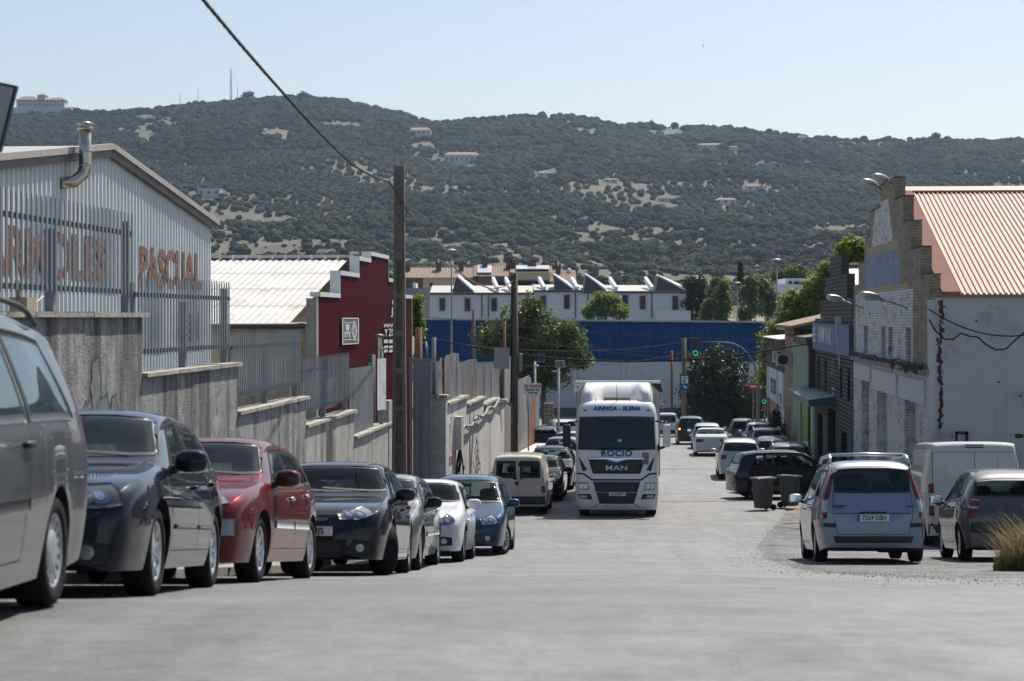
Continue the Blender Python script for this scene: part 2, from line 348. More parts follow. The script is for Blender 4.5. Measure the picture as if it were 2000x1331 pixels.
# ------------------------------------------------------------------ the hill
ridge = pchip([(-400,205),(0,212),(40,217),(130,212),(200,215),(330,205),(400,197),(480,190),(560,186),(640,190),(720,205),(800,222),(830,235),(880,236),(930,226),(1000,222),(1080,220),(1150,226),
               (1200,240),(1260,240),(1330,243),(1420,246),(1500,252),(1560,258),(1600,262),(1640,266),(1700,268),(1780,266),(1850,268),(1900,272),(2000,270),(2400,280)])
HY0, HY1 = 330.0, 1700.0
_gx = np.linspace(-500, 2500, 151)
_rid = np.array([ridge(p) for p in _gx])
def hill_z(X, Y):
    X = np.asarray(X, float); Y = np.asarray(Y, float); px = 1000 + F*X/Y; t = np.clip((Y-HY0)/(HY1-HY0), 0, 1)
    r = np.interp(px, _gx, _rid) + 5; py = np.interp(t, [0,.1,.22,1], [598,580,556,0]); k = np.clip((t-.22)/.78, 0, 1); py = np.where(t > .22, 556 + (r - 556)*(0.45*k + 0.55*k**0.8), py)
    z = CZ + (HORIZ - py)*Y/F
    over = np.clip((Y-HY1)/400, 0, 2); z -= 70*over**1.4
    bump = (fbm(X/110, Y/110, 3) - .5)*20*np.clip((Y-HY0)/150, 0, 1) * np.clip((HY1 - Y)/200, 0.15, 1)
    return z + bump - 2.0
def hillmesh():
    ys = np.concatenate([np.linspace(300, HY1, 90), np.linspace(HY1+20, 2300, 14)]); aa = np.linspace(-0.40, 0.40, 110)
    V = np.array([(a*y, y, 0) for y in ys for a in aa]); V[:,2] = hill_z(V[:,0], V[:,1]); n = len(aa)
    V[V[:,1] < HY0, 2] -= 0.4*(HY0 - V[V[:,1] < HY0, 1]) * .2
    i, j = np.meshgrid(np.arange(len(ys)-1), np.arange(n-1), indexing='ij'); b = (i*n + j).ravel()
    return npmesh('hill', V, np.stack([b, b+1, b+n+1, b+n], 1), mat('dry_hillside', (0.125,0.088,0.060), 0.95, var=0.3, vscale=0.02, dirt=((0.060,0.066,0.036), 0.05, 1.0)), smooth=True)
link('hill', hillmesh(), kind='structure')

def hillleaf(name, col, col2):
    m = bpy.data.materials.new(name); m.use_nodes = True; n = m.node_tree.nodes; l = m.node_tree.links; b = n['Principled BSDF']; b.inputs['Roughness'].default_value = .8; b.inputs['Specular IOR Level'].default_value = .25
    at = n.new('ShaderNodeAttribute'); at.attribute_type = 'INSTANCER'; at.attribute_name = 'tint'
    tc = n.new('ShaderNodeNewGeometry'); nz = n.new('ShaderNodeTexNoise'); nz.inputs['Scale'].default_value = 1.1; nz.inputs['Detail'].default_value = 3; l.new(tc.outputs['Position'], nz.inputs[0])
    ad = n.new('ShaderNodeMath'); ad.operation = 'MULTIPLY_ADD'; l.new(nz.outputs[0], ad.inputs[0]); ad.inputs[1].default_value = 1.3; ad.inputs[2].default_value = -.65
    a2 = n.new('ShaderNodeMath'); a2.use_clamp = True; l.new(ad.outputs[0], a2.inputs[0]); l.new(at.outputs['Fac'], a2.inputs[1])
    mx = n.new('ShaderNodeMixRGB'); l.new(a2.outputs[0], mx.inputs[0]); mx.inputs[1].default_value = (*col,1); mx.inputs[2].default_value = (*col2,1); l.new(mx.outputs[0], b.inputs['Base Color'])
    bp = n.new('ShaderNodeBump'); bp.inputs['Strength'].default_value = 1.0; bp.inputs['Distance'].default_value = .9; l.new(nz.outputs[0], bp.inputs['Height']); l.new(bp.outputs[0], b.inputs['Normal'])
    return m
def scatter(name, pts, scale, tint, m, seed, **k):
    "crowns: lumpy leafy masses instanced on points by geometry nodes"
    me = bpy.data.meshes.new(name); me.vertices.add(len(pts)); me.vertices.foreach_set('co', np.ascontiguousarray(pts, np.float32).ravel())
    a = me.attributes.new('crown_scale', 'FLOAT_VECTOR', 'POINT'); a.data.foreach_set('vector', np.ascontiguousarray(scale, np.float32).ravel())
    a = me.attributes.new('tint', 'FLOAT', 'POINT'); a.data.foreach_set('value', np.ascontiguousarray(tint, np.float32)); me.materials.append(m)
    o = link(name, me, **k); ng = bpy.data.node_groups.new(name, 'GeometryNodeTree'); N = ng.nodes; L = ng.links
    ng.interface.new_socket('Geometry', in_out='INPUT', socket_type='NodeSocketGeometry'); ng.interface.new_socket('Geometry', in_out='OUTPUT', socket_type='NodeSocketGeometry')
    gi = N.new('NodeGroupInput'); go = N.new('NodeGroupOutput'); mp = N.new('GeometryNodeMeshToPoints'); L.new(gi.outputs[0], mp.inputs[0]); mp.inputs['Radius'].default_value = .01
    jn = N.new('GeometryNodeJoinGeometry')
    for v in range(4):
        ic = N.new('GeometryNodeMeshIcoSphere'); ic.inputs['Subdivisions'].default_value = 5; ic.inputs['Radius'].default_value = 1
        cur = ic.outputs[0]
        for sc, amt in ((1.1, .95), (3.2, .55), (8.5, .34)):
            nz = N.new('ShaderNodeTexNoise'); nz.noise_dimensions = '4D'; nz.inputs['W'].default_value = seed*10 + v*3.7; nz.inputs['Scale'].default_value = sc; nz.inputs['Detail'].default_value = 2
            sb = N.new('ShaderNodeMath'); sb.operation = 'MULTIPLY_ADD'; L.new(nz.outputs[0], sb.inputs[0]); sb.inputs[1].default_value = amt; sb.inputs[2].default_value = -amt*.5
            nr = N.new('GeometryNodeInputNormal'); vm = N.new('ShaderNodeVectorMath'); vm.operation = 'SCALE'; L.new(nr.outputs[0], vm.inputs[0]); L.new(sb.outputs[0], vm.inputs['Scale'])
            sp_ = N.new('GeometryNodeSetPosition'); L.new(cur, sp_.inputs[0]); L.new(vm.outputs[0], sp_.inputs['Offset']); cur = sp_.outputs[0]
        sm = N.new('GeometryNodeSetMaterial'); sm.inputs['Material'].default_value = m; L.new(cur, sm.inputs[0])
        gt_ = N.new('GeometryNodeGeometryToInstance'); L.new(sm.outputs[0], gt_.inputs[0]); L.new(gt_.outputs[0], jn.inputs[0])
    ip = N.new('GeometryNodeInstanceOnPoints'); L.new(mp.outputs[0], ip.inputs['Points']); L.new(jn.outputs[0], ip.inputs['Instance']); ip.inputs['Pick Instance'].default_value = True
    ri = N.new('FunctionNodeRandomValue'); ri.data_type = 'INT'; ri.inputs[4].default_value = 0; ri.inputs[5].default_value = 3; L.new(ri.outputs[2], ip.inputs['Instance Index'])
    rr = N.new('FunctionNodeRandomValue'); rr.data_type = 'FLOAT_VECTOR'; rr.inputs[0].default_value = (-.15,-.15,0); rr.inputs[1].default_value = (.15,.15,6.283); L.new(rr.outputs[0], ip.inputs['Rotation'])
    na = N.new('GeometryNodeInputNamedAttribute'); na.data_type = 'FLOAT_VECTOR'; na.inputs[0].default_value = 'crown_scale'; L.new(na.outputs[0], ip.inputs['Scale'])
    L.new(ip.outputs[0], go.inputs[0]); md = o.modifiers.new('scatter', 'NODES'); md.node_group = ng; return o
M_hilltree = hillleaf('hillside_foliage', (0.007,0.014,0.007), (0.068,0.082,0.032)); M_olive = hillleaf('olive_foliage', (0.024,0.036,0.020), (0.085,0.098,0.055))
CLEAR = [(545,262,42,14),(415,428,60,7),(830,285,36,9),(905,308,44,12),(540,430,46,8),(1300,260,70,10),(1140,258,60,8),(1630,450,60,10),(1690,470,50,10),(860,455,60,8),(840,470,70,8),(1385,285,40,6),(1415,395,26,8),(1465,365,24,7),
         (1065,340,22,7),(1190,352,22,7),(660,245,60,8),(285,268,24,20),(290,230,30,8),(80,205,66,24),(1180,520,90,8),(1300,388,40,6),(1010,380,40,6),(880,480,60,8),(1500,455,50,7)]
CLEAR += [(x, y + 4, w, 9) for x, y, w in ((818,266,30),(902,322,40),(1064,346,18),(1191,357,18),(1416,399,26),(1470,372,22),(1387,292,32),(1432,292,14),(410,385,28),(630,501,16),(693,505,14),(1565,277,14),(1301,395,22),(991,497,16))]
def hillveg():
    n = 78000; rg = np.random.default_rng(5)
    Y = np.sqrt(rg.random(n)*(1730**2 - 480**2) + 480**2); A = rg.uniform(-0.275, 0.275, n); X = A*Y; Z = hill_z(X, Y)
    px = 1000 + F*A; py = HORIZ - (Z - CZ)*F/Y
    dens = fbm(X/70, Y/70, 21, 3); keep = rg.random(n) < np.clip(0.34 + 3.2*(dens - .37), 0.12, 1.0)
    for cx, cy, rx, ry in CLEAR: keep &= ~((((px-cx)/rx)**2 + ((py-cy)/ry)**2) < .75 + 0.9*(rg.random(n)-.5))
    X, Y, Z, px, py = (q[keep] for q in (X, Y, Z, px, py)); n = len(X)
    grove = (fbm(X/170, Y/170, 31, 2) > 0.5) & (Y > 620) & (Y < 1350)
    gx, gy = 6.5, 7.0; X = np.where(grove, np.round(X/gx)*gx + rg.normal(0, 1.1, n), X); Y = np.where(grove, np.round(Y/gy)*gy + rg.normal(0, 1.1, n), Y); Z = hill_z(X, Y)
    r = .86*np.where(grove, rg.uniform(1.3, 2.1, n), np.where(rg.random(n) < .38, rg.uniform(.5, 1.1, n), rg.gamma(3.2, .42, n) + .6)) * np.interp(Y, [480, 700, 1350, 1700], [.75, .95, 1.25, 1.5]); r = np.minimum(r, 3.4); h = r*rg.uniform(.62, .95, n)
    print('hill trees', n, int(grove.sum()))
    for nm, g, m, sd, lb, ct in (('hillside_woods', ~grove, M_hilltree, 2, 'dense dark oaks and scrub covering the hillside', 'woods'), ('olive_groves', grove, M_olive, 3, 'grey green olive groves planted in rows on the hillside', 'olive grove')):
        scatter(nm, np.stack([X[g], Y[g], Z[g] + h[g]*.7], 1), np.stack([r[g], r[g], h[g]], 1), np.clip(rg.random(g.sum())*.7 + 1.9*(fbm(X[g]/110, Y[g]/110, 77, 3) - .46), 0, 1), m, sd, label=lb, cat=ct, kind='stuff')
hillveg()
# ================================================================== LEFT SIDE
def wallframe(c):
    "matrix-free helper: (along y, out (towards street +), z) -> world on the street line c"
    u = Vector((TS, 1, 0)).normalized(); v = Vector((u.y, -u.x, 0))
    k = math.hypot(1, TS)
    def f(y, o, z): return S(c, y, z) + v*o
    return f
def wbox(mb, f, y0, y1, o0, o1, z0, z1, mi=0):
    return mb.hexa([f(y0,o0,z0), f(y0,o1,z0), f(y1,o1,z0), f(y1,o0,z0), f(y0,o0,z1), f(y0,o1,z1), f(y1,o1,z1), f(y1,o0,z1)][::1], mi)
W = wallframe(-6.3)
# stepped retaining wall: one thing, a segment and a row of capping stones for each step
segs = [(12.5,24.5,10.0,M_concrete),(24.5,30.1,9.26,M_concrete),(30.1,36.0,8.52,M_concrete),(36.0,41.8,8.0,M_concrete2),(41.8,47.8,7.45,M_concrete2)]
wall = empty('retaining_wall', S(-6.3, 30, G(30)), label='stepped weathered concrete retaining wall behind the parked cars', cat='wall')
wi = wall.matrix_world.inverted()
def child(mb, name, m, parent, **k):
    "build in world coordinates and parent to an unrotated Empty"
    o = mb.build(name, m, **k); o.parent = parent; o.location = -parent.location if parent.parent is None else (0,0,0); return o
for y0, y1, zt, m in segs:
    mb = MB(); wbox(mb, W, y0 + .002, y1, -0.25, 0, G(y1) - .3, zt); child(mb, 'wall_segment', m, wall)
    n = max(3, int((y1-y0)/1.15)); st = (y1-y0+.12)/n
    for i in range(n):
        a = y0 + .01 + i*st; mb = MB(); e = random.uniform(-.008,.008)
        wbox(mb, W, a, a + st - .012, -0.30 + e, 0.06 + e, zt + .001, zt + .055 + random.uniform(-.006,.006)); child(mb, 'capping_stone', M_cap, wall)
mb = MB(); wbox(mb, W, 47.15, 47.8, -0.25, 0.02, G(48), 8.02); child(mb, 'end_pier', M_concrete2, wall)
# graffiti: flat paint outlines on the wall face
M_gr = mat('green_graffiti_paint', (0.135,0.165,0.155), 0.8, var=.3, vscale=6); M_grk = mat('black_graffiti_paint', (0.03,0.04,0.045), 0.8)
def ribbon(mb, f, pts, w, out):
    for (a, b) in zip(pts[:-1], pts[1:]):
        d = Vector((b[0]-a[0], b[1]-a[1])); d.normalize(); n = Vector((-d.y, d.x))*w/2; d *= w*.3
        q = [(a[0]-d.x+n.x,a[1]-d.y+n.y),(b[0]+d.x+n.x,b[1]+d.y+n.y),(b[0]+d.x-n.x,b[1]+d.y-n.y),(a[0]-d.x-n.x,a[1]-d.y-n.y)]
        mb.add([f(y, out, z) for y, z in q], [(0,1,2,3)])
def loop_pts(cy, cz, ry, rz, n=18, a0=0, a1=2*math.pi, tw=.18):
    return [(cy + ry*math.cos(a0+(a1-a0)*i/n)*(1+tw*math.sin(3*i)), cz + rz*math.sin(a0+(a1-a0)*i/n)*(1+tw*math.cos(2*i))) for i in range(n+1)]
mb = MB(); k = MB()
for cy, cz, ry, rz in ((22.45,9.22,.20,.33),(22.75,8.85,.30,.26),(22.15,8.78,.24,.30),(23.0,8.6,.2,.22),(22.5,8.5,.3,.25),(23.2,8.9,.14,.2)):
    p = loop_pts(cy, cz, ry, rz); mb.add([W(y, .003 + .001*cy % .003, z) for y, z in p[:-1]], [tuple(range(len(p)-1))]); ribbon(k, W, p, .016, .007)
for cy, cz in ((21.5,8.9),(21.6,8.6),(21.45,8.35)): ribbon(k, W, loop_pts(cy, cz, .1, .2, 12), .025, .006)
child(mb, 'graffiti_fill', M_gr, wall); child(k, 'graffiti_outline', M_grk, wall)

# palisade fences, every pale its own piece
def pale_mesh(h, w=.062):
    mb = MB(); d = .006; z1 = h
    prof = [(-w/2,0),(-w/2+.006,d),(w/2-.006,d),(w/2,0)]
    lo = [(x, y) for x, y in prof]; vs = [(x, -y, 0.10*(abs(x)/(w/2))*0 + (0.07 if x > 0 else 0)) for x, y in lo] + [(x, -y, z1 - (0.07 if x > 0 else 0)) for x, y in lo]
    vs += [(x, -y-.004, z) for x, y, z in [(a[0], -a[1], a[2]) for a in vs]]
    fs = [(i, i+1, 5+i, 4+i) for i in range(3)] + [(8+i+1, 8+i, 12+i, 13+i) for i in range(3)] + [(0,4,12,8),(3,11,15,7),(4,5,13,12),(5,6,14,13),(6,7,15,14),(0,8,9,1),(1,9,10,2),(2,10,11,3)]
    return mb.add(vs, fs)
PALE = pale_mesh(1.02).mesh('pale', M_galv)
def pale_fence(y0, y1, zcap, spacing, label, extra=None):
    f = empty('palisade_fence', S(-6.4, (y0+y1)/2, zcap), label=label, cat='fence', group='palisade fence panels stepping down the wall')
    F_ = wallframe(-6.42); rot = Matrix.Rotation(math.pi/2 + STREET, 4, 'Z')
    y = y0 + .1
    while y < y1 - .08:
        o = link('pale', PALE, f); o.location = F_(y, .035, zcap + .20 + random.uniform(-.004,.004)) - f.location; o.rotation_euler = (0, random.uniform(-.006,.006), math.pi/2 + STREET); y += spacing
    for zr in (.26 + zcap, .97 + zcap):
        mb = MB(); wbox(mb, F_, y0, y1 - .05, -.002, .03, zr - .03, zr + .03); child(mb, 'fence_rail', M_rail, f)
    for yy in (y0 + .03, (y0+y1)/2, y1 - .10):
        mb = MB(); t = 1.12 if yy != (y0+y1)/2 else .9; wbox(mb, F_, yy - .045, yy + .045, -.10, -.004, zcap, zcap + t); child(mb, 'fence_post', M_galv, f)
    return f
pale_fence(18.2, 24.45, 10.05, .163, 'tall grey palisade fence on the highest wall step nearest the viewer')
pale_fence(24.55, 30.05, 9.31, .163, 'grey palisade fence on the second wall step below the rusty lettering')
f3 = pale_fence(30.15, 35.95, 8.57, .163, 'grey palisade fence on the third wall step before the white shed roof')
f4 = pale_fence(36.05, 41.7, 8.05, .163, 'grey palisade fence on the fourth wall step backed by perforated sheet')
F_ = wallframe(-6.62)
M_sheet = mat('grey_sheet_metal', (0.27,0.29,0.31), 0.5, metal=.45, var=.12, vscale=1.5, streak=((0.20,0.13,0.08), .25, 2.0))
for ff, y0, y1, z in ((f3,30.2,35.8,8.6),(f4,36.1,41.6,8.05)):
    mb = MB(); n = 46
    for i in range(n):
        a = y0 + (y1-y0)*i/n; wbox(mb, F_, a, a + (y1-y0)/n*.62, -.004, 0, z + .10, z + .72)
    child(mb, 'backing_sheet', M_sheet, ff)
# solid sheet fence on the last step, white notice board beside it
f5 = empty('sheet_fence', S(-6.4, 44, 7.5), label='plain grey sheet metal fence on the lowest wall step', cat='fence')
F_ = wallframe(-6.42); mb = MB(); n = 40
mb.grid([[F_(41.9 + 3.6*i/n, .015*(i % 2), 7.52), F_(41.9 + 3.6*i/n, .015*(i % 2), 8.92 - .02*i/n)] for i in range(n+1)], sm=False); child(mb, 'sheet', M_sheet, f5)
mb = MB(); wbox(mb, F_, 45.4, 45.5, -.1, -.01, 7.5, 8.95); child(mb, 'fence_post', M_galv, f5)
nb = empty('notice_board', S(-6.2, 46, 7.5), label='blank white board on a post at the end of the wall', cat='board')
mb = MB(); mb.hexa([P(737,802,45.6), P(754,800,46.2), P(754,800,46.3), P(737,802,45.7), P(737,701,45.6), P(754,700,46.2), P(754,700,46.3), P(737,701,45.7)]); child(mb, 'board', M_white, nb)
mb = MB(); a = P(745,800,46.4); mb.tube([(a.x,a.y,7.4),(a.x,a.y,9.3)], .04); child(mb, 'post', M_galv, nb)
fl = empty('flue', P(741,690,52), label='shiny metal flue pipe with a cap behind the white board', cat='chimney')
mb = MB(); a = P(741,660,52); mb.lathe([(.09,0),(.09,2.2)], 14, Matrix.Translation((a.x,a.y,a.z-2.2))); child(mb, 'pipe', mat('stainless_steel',(0.55,0.50,0.42),.25,metal=.9), fl)
mb = MB(); mb.lathe([(.09,0),(.13,.02),(.13,.07),(.02,.10),(0,.10)], 14, Matrix.Translation((a.x,a.y,a.z))); child(mb, 'cap', M_galv, fl)

# ---------------- marble works hall: corrugated gable with rusty lettering
def hallY(px, c): return yc(px, c)
CB = -11.0; HB = wallframe(CB)
yp, ye = yc(205, CB), yc(408, CB); yn = 2*yp - ye
zp, ze = CZ + (620-287)*yp/F, CZ + (620-432)*ye/F
def gable_z(y): return zp + (ze - zp)*abs(y - yp)/(ye - yp)
hall = empty('marble_hall', S(CB, yp, G(yp)), label='large hall with corrugated pale grey gable, rusty letters and a bent flue', cat='building')
M_corr = mat('corrugated_pale_steel', (0.66,0.69,0.70), 0.5, metal=.0, var=.08, vscale=1.0, streak=((0.48,0.49,0.49), .25, 2.0))
M_block = mat('cream_block', (0.40,0.37,0.29), .9, var=.12)
mb = MB(); pitch = .26; n = int((ye - yn)/pitch*4); zlo = 8.55; rows = [[],[]]
for i in range(n+1):
    y = yn + (ye-yn)*i/n; ph = i % 4; o = (0, .05, .05, 0)[ph]
    rows[0].append(HB(y, o, zlo)); rows[1].append(HB(y, o, gable_z(y) - .12))
mb.grid(rows, sm=False); child(mb, 'gable_cladding', M_corr, hall)
M_corrside = M_corr
mb = MB(); q = Vector((-1, TS, 0)).normalized()       # roof planes run back from the street
def back(p, d): return p + q*d
for a, b, o in ((yn-.35, yp, 1), (yp, ye+.35, 1)):
    za = gable_z(a); zb = gable_z(b); nn = 24; r0 = []; r1 = []
    for i in range(nn+1):
        t = i/nn; y = a+(b-a)*t; z = za+(zb-za)*t; r0.append(HB(y, .14, z + .02)); r1.append(back(HB(y, 0, z + .02), 24))
    mb.grid([r0, r1], sm=False)
child(mb, 'roof', mat('roof_sheet_dark', (0.32,0.33,0.34), .6, metal=.3, var=.15), hall)
mb = MB()
for (a, b) in ((yn-.35, yp+.02), (yp-.02, ye+.35)):
    za, zb = gable_z(a), gable_z(b)
    for (z0, z1, o0, o1, mi) in ((-.05,.07,.10,.20,1),(-.20,-.05,.06,.15,0)):
        mb.hexa([HB(a,o0,za+z0),HB(a,o1,za+z0),HB(b,o1,zb+z0),HB(b,o0,zb+z0),HB(a,o0,za+z1),HB(a,o1,za+z1),HB(b,o1,zb+z1),HB(b,o0,zb+z1)], mi)
child(mb, 'verge_trim', [mat('brown_trim',(0.13,0.11,0.105),.6,var=.2), mat('pale_trim',(0.38,0.35,0.33),.6,var=.15,dirt=((0.2,0.08,0.03),3,.2))], hall)
mb = MB(); wbox(mb, HB, yn, ye, -.30, -.02, 2.5, 8.56); child(mb, 'block_base', M_block, hall)
mb = MB(); p8 = [HB(ye,-.02,2.5), HB(ye,.05,2.5), HB(ye,.05,ze-.1), HB(ye,-.02,ze-.1)]
mb.add([HB(ye,.05,2.5), back(HB(ye,.05,2.5),24), back(HB(ye,.05,ze-.1),24), HB(ye,.05,ze-.1)], [(0,1,2,3)]); child(mb, 'side_wall', M_corrside, hall)
for pxa, pxb in ((287,307),(333,356),(362,385)):
    a, b = yc(pxa,CB), yc(pxb,CB); z1, z0 = CZ + (620-612)*a/F, CZ + (620-668)*a/F
    mb = MB(); wbox(mb, HB, a, b, -.02, .02, z0, z1); w = child(mb, 'window', M_darkglass, hall)
    mb = MB()
    for i in range(6): y = a + (b-a)*(i+.5)/6; wbox(mb, HB, y-.02, y+.02, .02, .05, z0, z1)
    for t in (.25,.5,.75): z = z0+(z1-z0)*t; wbox(mb, HB, a, b, .02, .045, z-.02, z+.02)
    o = child(mb, 'window_grille', M_grey_steel, w); o.location = (0,0,0)
# lettering in rusted paint: R M O L E S / P A S C U A L as it shows between the pales
u3 = Vector((TS,1,0)).normalized(); n3 = Vector((u3.y,-u3.x,0))
def hall_text(body, y0, y1, zc, h):
    me = textmesh(body, 1.0, bold=.035, align='LEFT', extrude=.004); xs = [v.co.x for v in me.vertices]; ys_ = [v.co.y for v in me.vertices]
    k = (y1-y0)*math.hypot(1,TS)/(max(xs)-min(xs)); hy = h/(max(ys_)-min(ys_))
    me.transform(Matrix.Translation((-min(xs), -(max(ys_)+min(ys_))/2, 0))); me.transform(Matrix.Diagonal((k, hy, 1, 1)))
    me.transform(frame_m(HB(y0, .058, zc), u3, Vector((0,0,1)), n3)); me.materials.clear(); me.materials.append(mat('rusted_lettering', (0.16,0.06,0.026), .85, var=.45, vscale=5, dirt=((0.46,0.50,0.53), 9, .28)))
    o = link('lettering', me, hall); o.location = -hall.location
zt_ = CZ + (620-441)*yc(30,CB)/F; zb_ = CZ + (620-541)*yc(30,CB)/F
hall_text('MARMOLES', yc(-92,CB), yc(203,CB), (zt_+zb_)/2, zt_-zb_); hall_text('PASCUAL', yc(268,CB), yc(388,CB), (zt_+zb_)/2 - .05, zt_-zb_)
# flue with an elbow
M_inox = mat('stainless_steel',(0.55,0.50,0.42),.25,metal=.9)
fy = yc(167,CB+.36); zz = lambda py: CZ + (620-py)*fy/F; a = HB(fy,.36,zz(255)); b0 = HB(fy-.45, 0, zz(362))
flue = MB(); flue.tube([b0, b0.lerp(HB(fy,.36,zz(348)),.55)+Vector((0,0,-.03)), HB(fy-.05,.33,zz(342)), HB(fy,.36,zz(325)), HB(fy,.36,zz(300)), a], .115, 16); child(flue, 'flue_pipe', M_inox, hall)
for py in (325,298): sm_ = MB(); sm_.lathe([(.115,0),(.123,.01),(.123,.04),(.115,.05)], 16, Matrix.Translation(HB(fy,.36,zz(py)))); child(sm_, 'flue_band', M_inox, hall)
cp = MB(); cp.lathe([(.115,0),(.15,.01),(.15,.05),(.12,.06),(.12,.10),(.16,.11),(.16,.13),(0,.17)], 16, Matrix.Translation(a)); child(cp, 'flue_cap', M_inox, hall)

# ---------------- shed with pale fibre-cement roof and dark red stepped gable
CR = -8.5; RB = wallframe(CR)
ya, ym, yb = yc(622,CR), yc(727,CR), yc(803,CR)
def pz(py, y): return CZ + (620-py)*y/F
shed = empty('red_gable_shed', S(CR, ym, G(ym)), label='shed with pale corrugated roof and dark red stepped street gable', cat='building')
M_red = mat('dark_red_cladding', (0.092,0.010,0.015), .7, spec=.08, var=.1, vscale=.6); M_wtrim = mat('white_trim', (0.62,0.64,0.66), .5, var=.04)
bot = 4.2
steps = [(622,662,581),(662,699,540),(699,722,511),(722,757,499),(757,778,552),(778,803,583)]
prof = []
for p0, p1, py in steps:
    y0, y1 = yc(p0,CR), yc(p1,CR); z = pz(py, yc((p0+p1)/2,CR)) if py != 499 else pz(501, yc(729,CR)); prof.append((y0,y1,z))
mb = MB(); tr = MB()
for i, (y0,y1,z) in enumerate(prof):
    n = max(2, int((y1-y0)/.10)); rows = [[],[]]
    for j in range(n+1):
        y = y0+(y1-y0)*j/n; o = .02*(j % 2); rows[0].append(RB(y,o,bot)); rows[1].append(RB(y,o,z))
    mb.grid(rows, sm=False)
    wbox(tr, RB, y0 - .0, y1 + .0, -.22, .05, z, z + .12)
    zl = prof[i-1][2] if i else None
    if i and zl < z: wbox(tr, RB, y0-.04, y0, -.24, .04, zl + .12, z + .119)
    if i and zl > z: wbox(tr, RB, y0, y0+.04, -.24, .04, z + .12, zl + .119)
wbox(tr, RB, yb, yb+.05, -.5, .04, bot, prof[-1][2]+.13)
child(mb, 'gable_cladding', M_red, shed); child(tr, 'parapet_trim', M_wtrim, shed)
mb = MB(); wbox(mb, RB, ya-.02, yb, -.4, -.03, bot-.5, 9.0); wbox(mb, RB, ya - .3, ya - .02, -.26, .0, bot, pz(583,ya)); child(mb, 'block_wall', mat('grey_block', (0.30,0.28,0.25), .9, var=.2, bump=.4), shed)
# roof: corrugated, near slope seen; eave at ya, ridge at ym, running back from the street
M_fibre = mat('fibre_cement', (0.50,0.49,0.465), .85, var=.12, vscale=.7, dirt=((0.27,0.24,0.20), 2.0, .3))
zeave, zridge = pz(633, ya+.3), pz(505, ym)
for row in range(4):
    t0, t1 = row/4 - .012, (row+1)/4 + .01; mb = MB(); n = 640; r0, r1 = [], []
    for i in range(n+1):
        d = .5 + 24*i/n; o = .016*math.sin(2*math.pi*d/.20)
        for t, r, dz in ((t0, r0, .010), (t1, r1, 0)):
            y = ya - .25 + (ym-ya+.25)*t; r.append(back(RB(y, -.2, zeave+(zridge-zeave)*t + o + dz), d))
    mb.grid([r0, r1], sm=True); child(mb, 'roof_sheet', M_fibre, shed)
for d, t0, t1, w in ((7.0,.72,.86,1.6),(9.2,.30,.52,2.2)):
    mb = MB(); n = 60; r0, r1 = [], []
    for i in range(n+1):
        dd = d + w*i/n; o = .028*math.sin(2*math.pi*dd/.20)
        for t, r in ((t0,r0),(t1,r1)): y = ya-.25+(ym-ya+.25)*t; r.append(back(RB(y,-.2,zeave+(zridge-zeave)*t+o+.05), dd))
    mb.grid([r0,r1]); child(mb, 'roof_light', mat('translucent_sheet',(0.85,0.83,0.78),.4), shed)
mb = MB()
for i in range(60): dd = .6 + 24*i/60; a = back(RB(ym,-.2,zridge+.05), dd); mb.box((a.x,a.y,a.z), (.36,.5,.10), STREET)
child(mb, 'ridge_cap', M_fibre, shed)
mb = MB(); r = [back(RB(ym,-.2,zridge), d) for d in (.4, 24.5)]; r2 = [back(RB(yb,-.2,zeave), d) for d in (.4, 24.5)]; mb.grid([r, r2]); child(mb, 'far_roof_slope', M_fibre, shed)
mb = MB(); mb.tube([back(RB(ya-.33,0,zeave-.05), .3), back(RB(ya-.33,0,zeave-.05), 20)], .07); child(mb, 'gutter', mat('dark_gutter',(0.07,0.06,0.06),.5), shed)
mb = MB(); mb.grid([[back(RB(ya,0,3), 0.2), back(RB(ya,0,zeave), .2)], [back(RB(ya,0,3), 24), back(RB(ya,0,zeave), 24)]], sm=False); child(mb, 'side_wall', mat('stained_render',(0.34,0.31,0.24),.9,var=.2,streak=((0.15,0.13,0.1),.4,1.0)), shed)
# logo panel: white frame, figure block and a standing diamond
def rpt(px, py, o=.06): y = yc(px,CR); return RB(y, o, pz(py, y))
lg = MB(); lg.add([rpt(664,622),rpt(695,622),rpt(695,671),rpt(664,673)], [(3,2,1,0)]); lp = child(lg, 'logo_panel', mat('logo_grey',(0.16,0.15,0.16),.5), shed)
lw = MB()
def rline(p, w=1.2, o=.075):
    for (x0,y0),(x1,y1) in zip(p[:-1],p[1:]):
        d = Vector((x1-x0,y1-y0)).normalized(); n = Vector((-d.y,d.x))*w/2; lw.add([rpt(x0+n.x,y0+n.y,o),rpt(x1+n.x,y1+n.y,o),rpt(x1-n.x,y1-n.y,o),rpt(x0-n.x,y0-n.y,o)], [(0,1,2,3)])
rline([(664,622),(695,622),(695,671),(664,673),(664,622)], 2); rline([(664,631),(684,631)], 1.2); rline([(664,664),(694,663)], 1.2)
rline([(686.5,627),(692,647),(687.5,667),(681.5,647),(686.5,627)], 1.6); rline([(686.8,634),(689.6,647),(687.2,660),(684,647),(686.8,634)], 1.2); rline([(684,652),(690,640)],1)
for x0,y0,x1,y1 in ((670,634,677,646),(667.5,648,679,651),(667.5,651,670,659),(672,651,674,659),(676,651,679,659)): lw.add([rpt(x0,y0,.075),rpt(x1,y0,.075),rpt(x1,y1,.075),rpt(x0,y1,.075)], [(0,3,2,1)])
o = child(lw, 'logo_mark', M_wtrim, lp); o.location = (0,0,0)
